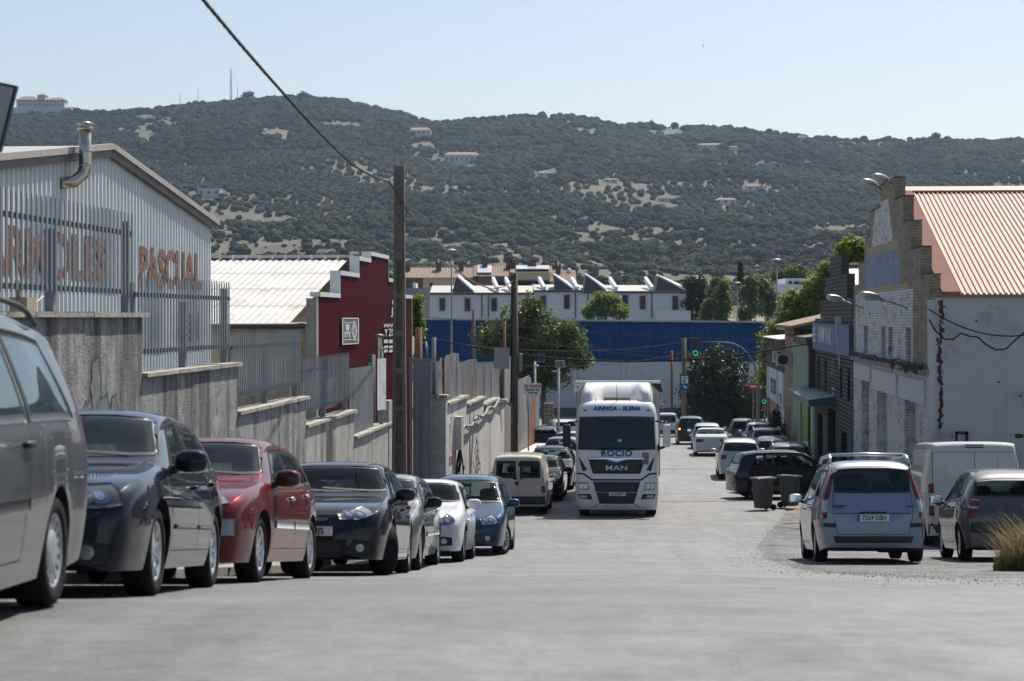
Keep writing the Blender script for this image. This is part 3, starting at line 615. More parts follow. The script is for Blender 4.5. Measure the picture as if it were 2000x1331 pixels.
def shed_text(body, px0, px1, py0, py1):
    y0, y1 = yc(px0,CR), yc(px1,CR); me = textmesh(body, 1.0, bold=.02, align='LEFT', extrude=.003); xs = [v.co.x for v in me.vertices]; ys_ = [v.co.y for v in me.vertices]
    k = (y1-y0)*math.hypot(1,TS)/(max(xs)-min(xs)); z1, z0 = pz(py0,y0), pz(py1,y0); hy = (z1-z0)/(max(ys_)-min(ys_))
    me.transform(Matrix.Translation((-min(xs), -min(ys_), 0))); me.transform(Matrix.Diagonal((k,hy,1,1))); me.transform(frame_m(RB(y0,.05,z0), u3, Vector((0,0,1)), n3))
    me.materials.clear(); me.materials.append(M_wtrim); o = link('lettering', me, shed); o.location = -shed.location
for t in (('JU',760,776,600,620),('MARM',747,774,633,640),('Y ZOC',748,774,643,658)): shed_text(*t)
for px0, px1, py0, py1 in ((747,755,664,671),(757,764,664,671),(766,773,664,671),(747,755,676,681),(747,754,684,689),(757,773,676,681),(757,773,684,689),(763,766,587,595),(768,774,587,595)):
    mb = MB(); y0, y1 = yc(px0,CR), yc(px1,CR); wbox(mb, RB, y0, y1, .045, .05, pz(py1,y0), pz(py0,y0)); child(mb, 'sign_mark', M_wtrim, shed)

# ---------------- gate, white pier and painted wall beyond the drive
YG = 59.9; WW = wallframe(-6.3)
M_whitewall = mat('peeling_white_wall', (0.55,0.53,0.50), .9, var=.12, vscale=2, bump=.4, dirt=((0.20,0.17,0.14), 3.5, .22), streak=((0.34,0.25,0.15), .42, 1.1))
M_pier = mat('speckled_white_pier', (0.46,0.45,0.44), .9, var=.15, bump=.5, dirt=((0.10,0.09,0.085), 22, .45))
pier = empty('gate_pier', P(851,900,YG), label='flaking white block gate pier at the end of the drive', cat='pier')
for i in range(8):
    z0 = G(YG) - .2 + i*.47; z1 = min(z0+.465, 7.58); 
    if z1 > z0: mb = MB(); wbox(mb, WW, YG+.002*i, YG+.55, -.62-.003*(i%2), .02+.003*(i%2), z0, z1); child(mb, 'block', M_pier, pier)
mb = MB(); wbox(mb, WW, YG-.05, YG+.62, -.68, .07, 7.585, 7.66); child(mb, 'cap_stone', M_cap, pier)
pw = empty('painted_wall', WW(70,0,G(70)), label='stepped whitewashed yard wall with ochre stains and graffiti', cat='wall')
for y0,y1,zt in ((YG+.56,66.9,7.32),(66.9,73.6,7.02),(73.6,80.2,6.72),(80.2,84.5,6.48)):
    mb = MB(); wbox(mb, WW, y0,y1,-.3,0, G(y1)-.3, zt); child(mb, 'wall_segment', M_whitewall, pw)
    n = 5; st = (y1-y0)/n
    for i in range(n): mb = MB(); wbox(mb, WW, y0+i*st, y0+(i+1)*st-.015, -.36, .09, zt+.001, zt+.075+random.uniform(-.01,.01)); child(mb, 'capping_stone', M_cap, pw)
# painted oval sign, door and tags on the wall
sg = MB(); ribbon(sg, WW, loop_pts(61.6, 5.9, .55, 1.0, 26, tw=0), .05, .006); ribbon(sg, WW, [(61.3,6.3),(61.5,6.7),(61.7,6.4),(61.5,6.0),(61.8,5.8)], .07, .006); child(sg, 'painted_emblem', mat('faded_black_paint',(0.10,0.09,0.09),.9), pw)
letter('ROTUL', frame_m(WW(61.6,.008,5.55), u3, Vector((0,0,1)), n3), .36, mat('faded_red_paint',(0.26,0.06,0.045),.9), pw, bold=.02).location = -pw.location
tg = MB()
for i in range(8): ribbon(tg, WW, loop_pts(70.5+random.uniform(-1.2,1.2), 4.9+random.uniform(-.5,.6), random.uniform(.3,.8), random.uniform(.2,.5), 10, tw=.4), .05, .006)
child(tg, 'graffiti_tag', M_grk, pw)
mb = MB(); wbox(mb, WW, 64.3, 65.3, -.02, .03, G(65), 6.1); dr = child(mb, 'door', mat('pale_blue_door',(0.50,0.53,0.56),.5,var=.1), pw)
mb = MB(); wbox(mb, WW, 65.12, 65.2, .03, .09, 5.0, 5.15); o = child(mb, 'handle', M_black, dr); o.location = (0,0,0)
# tall sheet screens above the wall
sf = empty('rusty_sheet_screen', WW(70,-.3,7.3), label='row of rust streaked grey metal sheets above the painted wall', cat='fence')
M_rsheet = mat('rust_streaked_sheet', (0.33,0.34,0.345), .55, metal=.3, var=.12, vscale=1, streak=((0.26,0.12,0.05), .5, 2.0))
for y0,y1,z0,z1 in ((59.7,61.0,7.5,8.72),(61.1,65.4,7.38,8.78),(65.5,72.0,7.1,8.45),(72.1,79.0,6.8,8.12),(79.1,84.4,6.5,8.0)):
    n = max(6,int((y1-y0)/.16)); mb = MB(); e = random.uniform(-.03,.03); mb.grid([[WW(y0+(y1-y0)*i/n,-.2+.03*(i%2),z0+e), WW(y0+(y1-y0)*i/n,-.2+.03*(i%2)+.03*math.sin(i*.7),z1+.12*math.sin(i/n*2.5)-.05)] for i in range(n+1)], sm=False); child(mb, 'sheet', M_rsheet, sf)
    mb = MB(); wbox(mb, WW, y1, y1+.07, -.24,-.13, z0-.1, z1+.02); child(mb, 'post', M_wtrim if y1 > 64 else M_rust, sf)
gt = empty('yard_gate', P(818,930,59.4), label='tall grey steel yard gate beside the white pier', cat='gate')
for a, b, top, d in ((799,806,700,60.5),(806,829,702,59.6),(829,843,706,59.3)):
    mb = MB(); lo = G(d); A, B = P(a,0,d), P(b,0,d); zt = pz(top,d); mb.box(((A.x+B.x)/2, d, (lo+zt)/2), (B.x-A.x-.015, .05, zt-lo), 0); child(mb, 'gate_leaf', M_sheet, gt)
for a in (803, 815, 828, 840):
    A = P(a,0,59.25); mb = MB(); mb.box((A.x,59.2,(G(59)+pz(702,59.2))/2), (.05,.06,pz(702,59.2)-G(59))); child(mb, 'gate_stile', M_galv, gt)
mb = MB(); A, B = P(803,0,59.2), P(842,0,59.2); mb.box(((A.x+B.x)/2,59.18,pz(704,59.2)), (B.x-A.x,.07,.10)); child(mb, 'gate_head', M_galv, gt)
mbx = empty('meter_box', WW(63.2,0,6.5), label='grey plastic meter box with dangling cables on the painted wall', cat='box')
mb = MB(); wbox(mb, WW, 62.6, 63.5, 0, .22, 5.85, 6.85); child(mb, 'housing', mat('grey_plastic',(0.42,0.41,0.39),.6,var=.1), mbx)
mb = MB(); wbox(mb, WW, 62.57, 62.6, -.0, .24, 5.83, 6.87); child(mb, 'door', mat('grey_plastic_door',(0.50,0.49,0.47),.5), mbx)
mb = MB()
for i in range(6): b0 = WW(62.9+i*.1,.12,5.85); mb.tube([b0, b0+Vector((random.uniform(-.1,.1),0,-.4)), b0+Vector((random.uniform(-.12,.16),0,-.75-.1*i))], .025, 6)
child(mb, 'loose_cable', M_wire, mbx)
cb = MB(); pts = [WW(63.6+i*1.3, .12, 6.35 + .05*i*.5 + .10*math.sin(i*1.7)) for i in range(15)] ; pts += [WW(83, .3, 6.35)]
cb.tube(pts, .045, 6); cb.tube([p + Vector((0,0,-.07)) + Vector((0,0,.05*math.sin(i*2.2))) for i, p in enumerate(pts)], .03, 6); cb.build('wall_cable', mat('grey_cable',(0.22,0.21,0.2),.6), label='grey cable bundle strung along the painted wall', cat='cable')
# further yard fronts: rusty sheets, low wall stub, stone pillar
fr = empty('rusty_yard_front', WW(95,0,G(95)), label='rust brown and grey sheet yard front beyond the wooden pole', cat='fence')
for pxa, pxb, pt, pb, m in ((985,999,700,900,M_rsheet),(1012,1022,742,895,M_sheet),(1022,1034,738,893,M_rsheet),(1034,1046,752,880,M_rust),(1046,1053,775,880,M_sheet)):
    a, b = yc(pxa,-6.3), yc(pxb,-6.3); mb = MB(); n = 10; mb.grid([[WW(a+(b-a)*i/n,.03*(i%2),G(b)-.2), WW(a+(b-a)*i/n,.03*(i%2),pz(pt,a))] for i in range(n+1)], sm=False); child(mb, 'sheet', m, fr)
ls = empty('low_wall', WW(90,0,G(90)), label='low yard wall stub with a slanting pale capping', cat='wall')
mb = MB(); a, b = 88.0, 106.0; f0 = WW; mb.hexa([f0(a,.2,G(b)-.4),f0(a,.6,G(b)-.4),f0(b,.6,G(b)-.4),f0(b,.2,G(b)-.4),f0(a,.2,pz(893,a)),f0(a,.6,pz(893,a)),f0(b,.6,pz(868,b)),f0(b,.2,pz(868,b))]); child(mb, 'wall', M_concrete2, ls)
mb = MB(); mb.hexa([f0(a,.1,pz(893,a)+.002),f0(a,.7,pz(893,a)+.002),f0(b,.7,pz(868,b)+.002),f0(b,.1,pz(868,b)+.002),f0(a,.1,pz(893,a)+.12),f0(a,.7,pz(893,a)+.12),f0(b,.7,pz(868,b)+.12),f0(b,.1,pz(868,b)+.12)]); child(mb, 'capping', mat('pale_capping',(0.55,0.50,0.43),.8,var=.1), ls)
sp = empty('stone_pillar', P(1072,835,130), label='rough stone gate pillar below the big plane tree', cat='pillar')
M_stone = mat('rubble_stone',(0.20,0.17,0.14),.95,var=.35,vscale=4,bump=.7)
for r in range(9):
    for q_ in range(3):
        mb = MB(); a = P(1062+q_*6.5+(r%2)*1.5,0,130); mb.box((a.x+.1,130+random.uniform(-.04,.04),G(130)+.22+r*.27), (.21+random.uniform(-.02,.02),.7,.25), 0, bev=.03); child(mb, 'stone', M_stone, sp)
# ================================================================== RIGHT SIDE
CF = 7.0; RF = wallframe(CF)                    # out > 0 runs into the buildings, out < 0 towards the street
qr = Vector((1, -TS, 0)).normalized()
def fpt(px, py, o=0): y = yc(px, CF); return RF(y, o, pz(py, y))
def courses(mb, z0, z1, h, span, holes, matfn, o0, o1, joint=.012, jit=.004, cap=None):
    "brick courses as real strips with recessed joints; span(z) -> (y0, y1); holes: (y0, y1, z0, z1)"
    z = z0
    while z < z1 - .01:
        zz_ = min(z + h - joint, z1); a, b = span((z+zz_)/2)
        if b - a > .05:
            cuts = [(a, b)]
            for h0, h1, hz0, hz1 in holes:
                if hz0 < (z+zz_)/2 < hz1:
                    nc = []
                    for c0, c1 in cuts:
                        if h1 <= c0 or h0 >= c1: nc.append((c0,c1)); continue
                        if h0 > c0: nc.append((c0,h0))
                        if h1 < c1: nc.append((h1,c1))
                    cuts = nc
            for c0, c1 in cuts:
                for s0, s1, mi in matfn((z+zz_)/2, c0, c1):
                    if s1 - s0 > .02: e = random.uniform(-jit, jit); wbox(mb, RF, s0, s1, o0 + e, o1, z, zz_, mi)
        z += h
# ---------------- white and tan brick hall with stepped gable and orange roof
bh = empty('brick_hall', RF(60,0,G(60)), label='big brick hall with stepped gable, peeling white paint and salmon metal roof', cat='building')
stp = [(50.8,69.9,11.09),(52.4,68.3,11.86),(54.3,66.4,12.63),(56.0,64.6,13.41),(57.9,61.7,14.07)]
def hall_span(z):
    for a, b, t in stp:
        if z < t: return (a, b)
    return (0, 0)
M_tan = mat('tan_brick', (0.29,0.24,0.175), .9, var=.40, vscale=6, bump=.5, bscale=25, stretch=(1,.3,1), dirt=((0.09,0.075,0.06), 3, .25))
M_wbrick = mat('whitewashed_brick', (0.58,0.59,0.59), .8, var=.10, vscale=3, bump=.35, bscale=25, stretch=(1,.35,1), dirt=((0.20,0.165,0.12), 5.0, .46))
M_bbrick = mat('faded_blue_brick', (0.25,0.31,0.42), .85, var=.15, vscale=3, bump=.35, stretch=(1,.35,1), dirt=((0.22,0.19,0.14), 3.5, .42))
M_beige = mat('beige_band_paint', (0.42,0.34,0.20), .85, var=.15, dirt=((0.2,0.17,0.12), 4, .2))
M_mortar = mat('dark_mortar', (0.125,0.112,0.098), .95)
def paint_zones(z, a, b):
    if z < 8.62: lim = (a, b, 1)
    elif z < 10.78: lim = (53.9, 69.2, 1)
    elif z < 10.98: lim = (55.0, 68.6, 3)
    elif z < 12.05: lim = (56.8 + random.uniform(-.15,.15), 66.0, 2)
    elif z < 12.22: lim = (57.3, 65.6, 3)
    elif z < 13.6: lim = (58.4 + (z-12.2)*.9 + random.uniform(-.12,.12), 64.3 - (z-12.2)*1.0, 1)
    else: lim = (0, 0, 1)
    l0, l1, mi = max(a, lim[0]), min(b, lim[1]), lim[2]
    if l1 <= l0: return [(a, b, 0)]
    return [s for s in ((a, l0, 0), (l0, l1, mi), (l1, b, 0)) if s[1] > s[0]]
slits = [(yc(b,CF), yc(a,CF)) for a, b in ((1687.5,1694.5),(1721,1729.5),(1735,1743.5),(1769,1779.5))]
holes = [(a, b, 8.78, 9.72) for a, b in slits] + [(64.9,67.3,0,8.05),(58.3,62.6,0,7.85),(52.7,55.7,0,7.9)]
mb = MB(); courses(mb, G(70)-.1, 14.07, .082, hall_span, holes, paint_zones, -.0, .30, joint=.010)
child(mb, 'brick_courses', [M_tan, M_wbrick, M_bbrick, M_beige], bh, kind='stuff')
mb = MB()
for i, (a, b, t) in enumerate(stp):
    z0 = G(70) if i == 0 else stp[i-1][2]
    if i == 0:
        ed = [a, 52.7,55.7,58.3,62.6,64.9,67.3, b]
        for k in range(0, 8, 2): wbox(mb, RF, ed[k]+.01, ed[k+1]-.01, .012, .29, z0, 8.04)
        wbox(mb, RF, a+.01, b-.01, .012, .29, 8.06, 8.77); wbox(mb, RF, a+.01,b-.01,.012,.29,9.73,t-.01)
        es = [a] + [v for w in sorted(slits) for v in w] + [b]
        for k in range(0, len(es), 2): wbox(mb, RF, es[k]+.01, es[k+1]-.01, .012, .29, 8.775, 9.725)
    else: wbox(mb, RF, a+.01, b-.01, .012, .29, z0, t-.01)
child(mb, 'wall_core', M_mortar, bh)
mb = MB()
prev = None
for i, (a, b, t) in enumerate(stp):
    nx = stp[i+1] if i+1 < len(stp) else None
    for s0, s1 in (((a, nx[0]), (nx[1], b)) if nx else ((a, b),)): wbox(mb, RF, s0-.01, s1+.01, -.02, .31, t, t+.03)
child(mb, 'step_coping', mat('dark_coping', (0.11,0.095,0.08), .9, var=.3), bh)
for a, b in slits:
    mb = MB(); wbox(mb, RF, a, b, .16, .2, 8.78, 9.72); w = child(mb, 'window', M_darkglass, bh)
    mb = MB(); wbox(mb, RF, a, b, .13, .16, 9.22, 9.26); wbox(mb, RF, (a+b)/2-.03, (a+b)/2+.03, .13, .16, 8.78, 9.72); wbox(mb, RF, a, b, .13,.155, 8.78, 9.0); o = child(mb, 'frame', mat('old_white_frame',(0.35,0.34,0.3),.7), w); o.location = (0,0,0)
mb = MB(); wbox(mb, RF, 50.7, 69.8, -.14, 0, 8.52, 8.66); child(mb, 'ledge', mat('ledge_stone',(0.27,0.24,0.2),.9,var=.3,dirt=((0.06,0.05,0.05),4,.4)), bh)
mb = MB()
for k in range(5):
    mb.tube([RF(50.8 + 19*i/40, -.13 - .03*random.random(), 8.68 + .05*k*.5 + random.uniform(-.05,.05)) for i in range(41)], .016 + .006*(k%2), 5)
for k in range(16):
    y = random.uniform(51.3, 58); mb.tube([RF(y + .9*t, -.15, 8.7 - .18*math.sin(t*math.pi)*random.uniform(.4,1.3)) for t in (0,.25,.5,.75,1)], .014, 5)
mb.build('facade_cables', M_wire, label='tangle of black cables along the ledge of the brick hall', cat='cable')
for a, b, t in ((57.4,63.4,8.35),(64.3,69.5,8.4),(51.4,56.6,8.35)):
    mb = MB(); wbox(mb, RF, a, b, -.05, -.003, 7.9 if a > 60 else 7.72, t); child(mb, 'lintel', mat('white_lintel',(0.56,0.57,0.57),.8,var=.1,dirt=((0.25,0.2,0.15),3,.15)), bh)
# recessed doors and panels
M_wdoor = mat('white_steel_door', (0.55,0.57,0.58), .6, var=.08, dirt=((0.3,0.26,0.2),2,.15))
for y0, y1, zt in ((64.9,67.3,8.05),(58.3,62.6,7.85)):
    n = 10 if y0 > 64 else 16
    for i in range(4 if y0 > 64 else 6):
        k = 4 if y0 > 64 else 6; a = y0+(y1-y0)*i/k; b = y0+(y1-y0)*(i+1)/k; mb = MB(); wbox(mb, RF, a+.01, b-.01, .28 + .01*(i%2), .36, G(60)-.2, zt if y0 < 64 else zt-.9); child(mb, 'door_panel', M_wdoor, bh)
for i in range(9):
    mb = MB(); z = 7.18 + i*.095; mb.hexa([RF(64.95,.2,z), RF(64.95,.3,z+.05), RF(67.25,.3,z+.05), RF(67.25,.2,z), RF(64.95,.2,z+.015), RF(64.95,.3,z+.065), RF(67.25,.3,z+.065), RF(67.25,.2,z+.015)]); child(mb, 'louvre_slat', mat('rusty_louvre',(0.30,0.26,0.22),.7), bh)
for z0, z1, m, o in ((6.55,7.9,M_wdoor,.28),(6.2,6.55,mat('stone_sill',(0.34,0.32,0.28),.9,var=.2),.12),(3.5,6.2,M_wdoor,.30)):
    mb = MB(); wbox(mb, RF, 52.72, 55.68, o, .4, z0+.003, z1); child(mb, 'infill_panel', m, bh)
# side wall towards the car park, with the corner, flaking rust and gutter
M_plaster = mat('stained_plaster', (0.47,0.48,0.50), .85, var=.10, vscale=.6, bump=.15, bscale=8, dirt=((0.26,0.26,0.27), .9, .30), streak=((0.30,0.30,0.31), .25, .7))
p0 = RF(50.8, 0, 0); L_ = 26
def sw(d, o, z): return Vector((p0.x, p0.y, 0)) + qr*d + Vector((-qr.y, qr.x, 0))*o*-1 + Vector((0,0,z))   # o > 0 towards the viewer
mb = MB(); mb.hexa([sw(.152,.02,G(51)-.3),sw(L_,.02,G(51)-.3),sw(L_,-.3,G(51)-.3),sw(.152,-.3,G(51)-.3),sw(.152,.02,10.5),sw(L_,.02,10.5),sw(L_,-.3,10.5),sw(.152,-.3,10.5)]); child(mb, 'side_wall', M_plaster, bh)
mb = MB(); mb.hexa([sw(-.01,.06,G(51)-.3),sw(.15,.06,G(51)-.3),sw(.15,-.2,G(51)-.3),sw(-.01,-.2,G(51)-.3),sw(-.01,.06,10.45),sw(.15,.06,10.45),sw(.15,-.2,10.45),sw(-.01,-.2,10.45)]); child(mb, 'corner_pilaster', mat('pale_corner',(0.50,0.51,0.52),.85,var=.1,dirt=((0.25,0.22,0.2),3,.2)), bh)
mb = MB(); k = 0
for i in range(190):                            # flaked patches of the old red coat
    z = 10.42 - 4.0*random.random()**1.25; d = .29 + random.gauss(0, .030) - .03*math.sin(z*3); w = random.uniform(.008,.045)*(1.2 if z > 7.2 else .55); h = random.uniform(.02,.15)*(1 if z > 7.2 else .6); k += 1
    pts = [(d+w*math.cos(t)*random.uniform(.5,1), z+h*math.sin(t)*random.uniform(.5,1)) for t in [j*math.pi/3.5 for j in range(7)]]
    mb.add([sw(a, .023 + .00001*k, b) for a, b in pts], [tuple(range(7))])
for a, b, s in ((2.27,6.98,.09),(2.42,6.88,.04),(2.05,7.0,.02),(2.3,8.0,.03),(2.42,8.05,.03),(2.4,7.75,.025),(1.75,8.35,.03),(1.2,9.9,.03)):
    mb.add([sw(a+s*1.4*math.cos(t), .0272, b+s*.8*math.sin(t)*random.uniform(.6,1.1)) for t in [j*math.pi/4 for j in range(8)]], [tuple(range(8))])
child(mb, 'flaked_patch', mat('old_red_coat',(0.060,0.030,0.026),.9,var=.3), bh, kind='stuff')
# roof: ribbed salmon sheets
M_salmon = mat('salmon_metal_roof', (0.37,0.255,0.205), .65, spec=.3, metal=.1, var=.07, vscale=.5, dirt=((0.28,0.16,0.12), 1.2, .2))
ym_, zr_, ze_ = 60.35, 13.86, 10.58
sheets = 11
for s in range(sheets):
    d0, d1 = .3 + s*(L_-.3)/sheets, .3 + (s+1)*(L_-.3)/sheets; mb = MB(); r0, r1 = [], []; nn_ = int((d1-d0)/.135)*5
    for i in range(nn_+1):
        d = d0 + (d1-d0)*i/nn_; o = (0,0,0,.042,.038)[i % 5]
        r0.append(RF(50.55,0,0) + qr*d + Vector((0,0,ze_+o+.003*(s%2)))); r1.append(RF(ym_,0,0) + qr*d + Vector((0,0,zr_+o+.003*(s%2))))
    mb.grid([r0, r1], sm=False); child(mb, 'roof_sheet', M_salmon, bh)
mb = MB(); mb.grid([[RF(ym_,0,0)+qr*d+Vector((0,0,zr_)) for d in (.2,L_)], [RF(70,0,0)+qr*d+Vector((0,0,ze_)) for d in (.2,L_)]]); child(mb, 'far_roof_slope', M_salmon, bh)
mb = MB(); a, b = RF(ym_,0,0)+qr*.35, RF(ym_,0,0)+qr*L_
mb.hexa([Vector((a.x,a.y-.45,zr_-.10)),Vector((b.x,b.y-.45,zr_-.10)),Vector((b.x,b.y+.2,zr_)),Vector((a.x,a.y+.2,zr_)),Vector((a.x,a.y-.43,zr_-.05)),Vector((b.x,b.y-.43,zr_-.05)),Vector((b.x,b.y,zr_+.10)),Vector((a.x,a.y,zr_+.10))]); child(mb, 'ridge_cap', M_salmon, bh)
mb = MB(); mb.hexa([RF(50.5,.3,ze_-.03),RF(50.5,.75,ze_-.03),RF(ym_,.75,zr_),RF(ym_,.3,zr_),RF(50.5,.3,ze_+.07),RF(50.5,.75,ze_+.07),RF(ym_,.75,zr_+.09),RF(ym_,.3,zr_+.09)]); child(mb, 'verge_flashing', mat('darker_flashing',(0.22,0.125,0.095),.9,spec=.1,var=.15), bh)
mb = MB(); a = sw(.2,.06,10.5); b = sw(L_,.06,10.5); mb.hexa([sw(.3,.1,10.5),sw(L_,.1,10.5),sw(L_,-.1,10.5),sw(.3,-.1,10.5),sw(.3,.1,10.565),sw(L_,.1,10.565),sw(L_,-.1,10.565),sw(.3,-.1,10.565)]); child(mb, 'eave_trim', mat('eave_grey',(0.30,0.27,0.25),.7,var=.2), bh)
# small steel gate and dark box by the side wall
sgp = empty('side_gate', sw(.9,.3,G(50)), label='small grey steel gate against the plaster side wall', cat='gate')
for i in range(7):
    mb = MB(); a = sw(.10+i*.062, .45+.02*i, 0); b = sw(.10+(i+1)*.062-.006, .45+.02*(i+1), 0); zt = 7.15 - i*.03; mb.hexa([a+Vector((0,0,4.6)),b+Vector((0,0,4.6)),b+Vector((0,.03,4.6)),a+Vector((0,.03,4.6)),a+Vector((0,0,zt)),b+Vector((0,0,zt)),b+Vector((0,.03,zt)),a+Vector((0,.03,zt))]); child(mb, 'gate_slat', M_grey_steel, sgp)
mb = MB(); a = sw(.55,.58,0); mb.box((a.x,a.y,5.85),(.04,.05,2.6)); child(mb, 'gate_post', M_grey_steel, sgp)
wl_ = empty('wall_floodlight', sw(.8,.05,6.3), label='dark square floodlight on an arm low on the plaster wall', cat='lamp')
mb = MB(); a = sw(.80,.12,6.93)
for dx, dz, w, h in ((0,.13,.34,.07),(0,-.13,.34,.07),(-.135,0,.07,.33),(.135,0,.07,.33)): mb.box((a.x+dx,a.y,a.z+dz),(w,.1,h))
child(mb, 'frame', M_black, wl_); mb = MB(); mb.box((a.x,a.y+.01,a.z),(.2,.06,.2)); child(mb, 'lens', mat('lamp_glass',(0.3,0.33,0.36),.2), wl_)
mb = MB(); mb.tube([a+Vector((.1,0,-.12)), a+Vector((.55,0,-.28))], .035); child(mb, 'arm', M_grey_steel, wl_)
# arm lamps on the gable
def arm_lamp(attach, headpx, headpy, label):
    e = empty('gable_lamp', attach, label=label, cat='lamp', group='arm lamps on the brick gable'); d = attach.y - .3; h = P(headpx, headpy, d)
    mb = MB(); mb.tube([attach, attach+Vector((-.06,-.02,.06)), h+Vector((.32,0,-.06))], .022, 8); child(mb, 'arm', M_grey_steel, e)
    mb = MB(); dirv = (h - attach); dirv.z *= .6; dirv.normalize(); up = Vector((0,0,1)); sd = dirv.cross(up).normalized(); up2 = sd.cross(dirv)
    Mx = frame_m(h, dirv, sd, up2); mb.ellip((-.02,0,.03), (.30,.15,.11), 14, 10, e=.85, M=Mx); mb.tube([Mx @ Vector((-.5,0,-.03)), Mx @ Vector((-.22,0,.02))], [.03,.07], 10); child(mb, 'head', mat('lamp_shell',(0.42,0.43,0.42),.35,metal=.5), e)
    mb = MB(); mb.ellip((.03,0,-.035), (.23,.12,.06), 12, 8, e=.9, M=Mx); child(mb, 'lens', mat('lamp_lens',(0.55,0.55,0.52),.2), e)
arm_lamp(fpt(1771,604), 1697, 580, 'arm lamp low on the brick gable, nearer the car park')
arm_lamp(fpt(1686,604), 1629, 584, 'arm lamp low on the brick gable, beside the black gable')
arm_lamp(fpt(1745,362), 1718, 349, 'arm lamp at the gable peak on the longer-seen nearer arm')
arm_lamp(fpt(1722,371), 1697, 359, 'arm lamp at the gable peak on the farther arm')

# ---------------- black brick workshop
bw = empty('black_workshop', RF(78,0,G(78)), label='black brick workshop with stepped gable, blue sign and teal doors', cat='building')
M_blk = mat('black_brick', (0.035,0.034,0.036), .75, var=.3, vscale=5, bump=.4, stretch=(1,.3,1)); M_blk2 = mat('black_mortar',(0.015,0.015,0.016),.9)
st2 = [(69.95,86.8,9.95),(70.4,84.0,10.70),(72.4,81.6,11.55),(74.6,79.4,12.37)]
def span2(z):
    for a, b, t in st2:
        if z < t: return (a, b)
    return (0,0)
hol2 = [(yc(b,CF), yc(a,CF), z0, z1) for a, b, z0, z1 in ((1598,1601,7.0,8.3),(1611,1614,7.0,8.25),(1641,1645,6.9,8.2),(1655.5,1660,6.9,8.1),(1597,1611,0,5.9),(1643,1660,0,5.7),(1617,1632,0,6.4))]
mb = MB(); courses(mb, G(86)-.1, 12.37, .15, span2, hol2, lambda z,a,b: [(a,b,0)], 0, .3, joint=.03, jit=.006); child(mb, 'brick_courses', M_blk, bw, kind='stuff')
mb = MB()
for i, (a,b,t) in enumerate(st2):
    if i: wbox(mb, RF, a+.02,b-.02,.025,.28, st2[i-1][2], t-.01)
wbox(mb, RF, 69.97,86.7,.3,.34,G(86),9.9); child(mb, 'wall_core', M_blk2, bw)
for i, (a,b,z0,z1) in enumerate(hol2):
    mb = MB(); wbox(mb, RF, a, b, .12 if i < 4 else .2, .28, max(z0, G(86)-.1), z1); child(mb, 'window' if i < 4 else 'door', M_darkglass if i < 4 or i == 6 else mat('teal_door',(0.012,0.085,0.088),.6,var=.1), bw)
mb = MB()
for d0 in range(8): a = .3+d0*1.2; mb.grid([[RF(69.9,0,9.9)+qr*a, RF(77,0,12.0)+qr*a],[RF(69.9,0,9.9)+qr*(a+1.17), RF(77,0,12.0)+qr*(a+1.17)]], sm=False)
for d0 in range(9): a = .3+d0*1.2-.02; mb.hexa([RF(69.9,0,9.91)+qr*a, RF(69.9,0,9.91)+qr*(a+.05), RF(77,0,12.01)+qr*(a+.05), RF(77,0,12.01)+qr*a, RF(69.9,0,9.99)+qr*a, RF(69.9,0,9.99)+qr*(a+.05), RF(77,0,12.09)+qr*(a+.05), RF(77,0,12.09)+qr*a])
mb.grid([[RF(77,0,12.0)+qr*.3, RF(86,0,9.8)+qr*.3],[RF(77,0,12.0)+qr*10, RF(86,0,9.8)+qr*10]]); mb.hexa([RF(76.7,.2,12.02),RF(76.7,10,12.02),RF(77.2,10,12.02),RF(77.2,.2,12.02),RF(76.7,.2,12.1),RF(76.7,10,12.1),RF(77.2,10,12.1),RF(77.2,.2,12.1)]); child(mb, 'roof', mat('pale_standing_seam',(0.50,0.47,0.40),.5,var=.06), bw)
sb_ = MB(); ys0, ys1 = yc(1664.5,CF), yc(1592,CF); wbox(sb_, RF, ys0, ys1, -.12, -.01, 8.62, 9.72); sgn = child(sb_, 'sign_board', mat('blue_sign',(0.055,0.11,0.24),.5,var=.08), bw)
def fac_text(body, px0, px1, py0, py1, m, parent, o=-.135, bold=.02):
    y1, y0 = yc(px0,CF), yc(px1,CF); me = textmesh(body, 1.0, bold=bold, align='LEFT', extrude=.004); xs=[v.co.x for v in me.vertices]; ys_=[v.co.y for v in me.vertices]
    k = (y1-y0)*math.hypot(1,TS)/(max(xs)-min(xs)); ym2 = (y0+y1)/2; z1, z0 = pz(py0,ym2), pz(py1,ym2)
    me.transform(Matrix.Translation((-min(xs),-min(ys_),0))); me.transform(Matrix.Diagonal((k,(z1-z0)/(max(ys_)-min(ys_)),1,1))); me.transform(frame_m(RF(y1,o,z0), -u3, Vector((0,0,1)), -n3)); me.materials.clear(); me.materials.append(m)
    ob = link('lettering', me, parent); ob.location = -bw.location if parent == bw else (0,0,0); return ob
M_sgnw = mat('sign_white',(0.62,0.64,0.66),.5)
fac_text('85', 1593.5, 1599, 638, 669, M_sgnw, sgn); fac_text('HUMIM', 1604, 1617, 638, 671, M_sgnw, sgn); fac_text('RVAS', 1619, 1630, 639, 674, M_sgnw, sgn)
can = MB(); a0, a1 = yc(1632,CF), yc(1583,CF); can.hexa([RF(a0,-1.0,6.55),RF(a0,0,6.55),RF(a1,0,6.55),RF(a1,-1.0,6.55),RF(a0,-1.05,6.8),RF(a0,0,6.95),RF(a1,0,6.95),RF(a1,-1.05,6.8)]); child(can, 'canopy', mat('teal_canopy',(0.03,0.10,0.12),.5), bw)
lm = MB(); mark = lambda pts, w: [ribbon(lm, lambda y,o,z: RF(y,o,z), pts, w, -.02)]
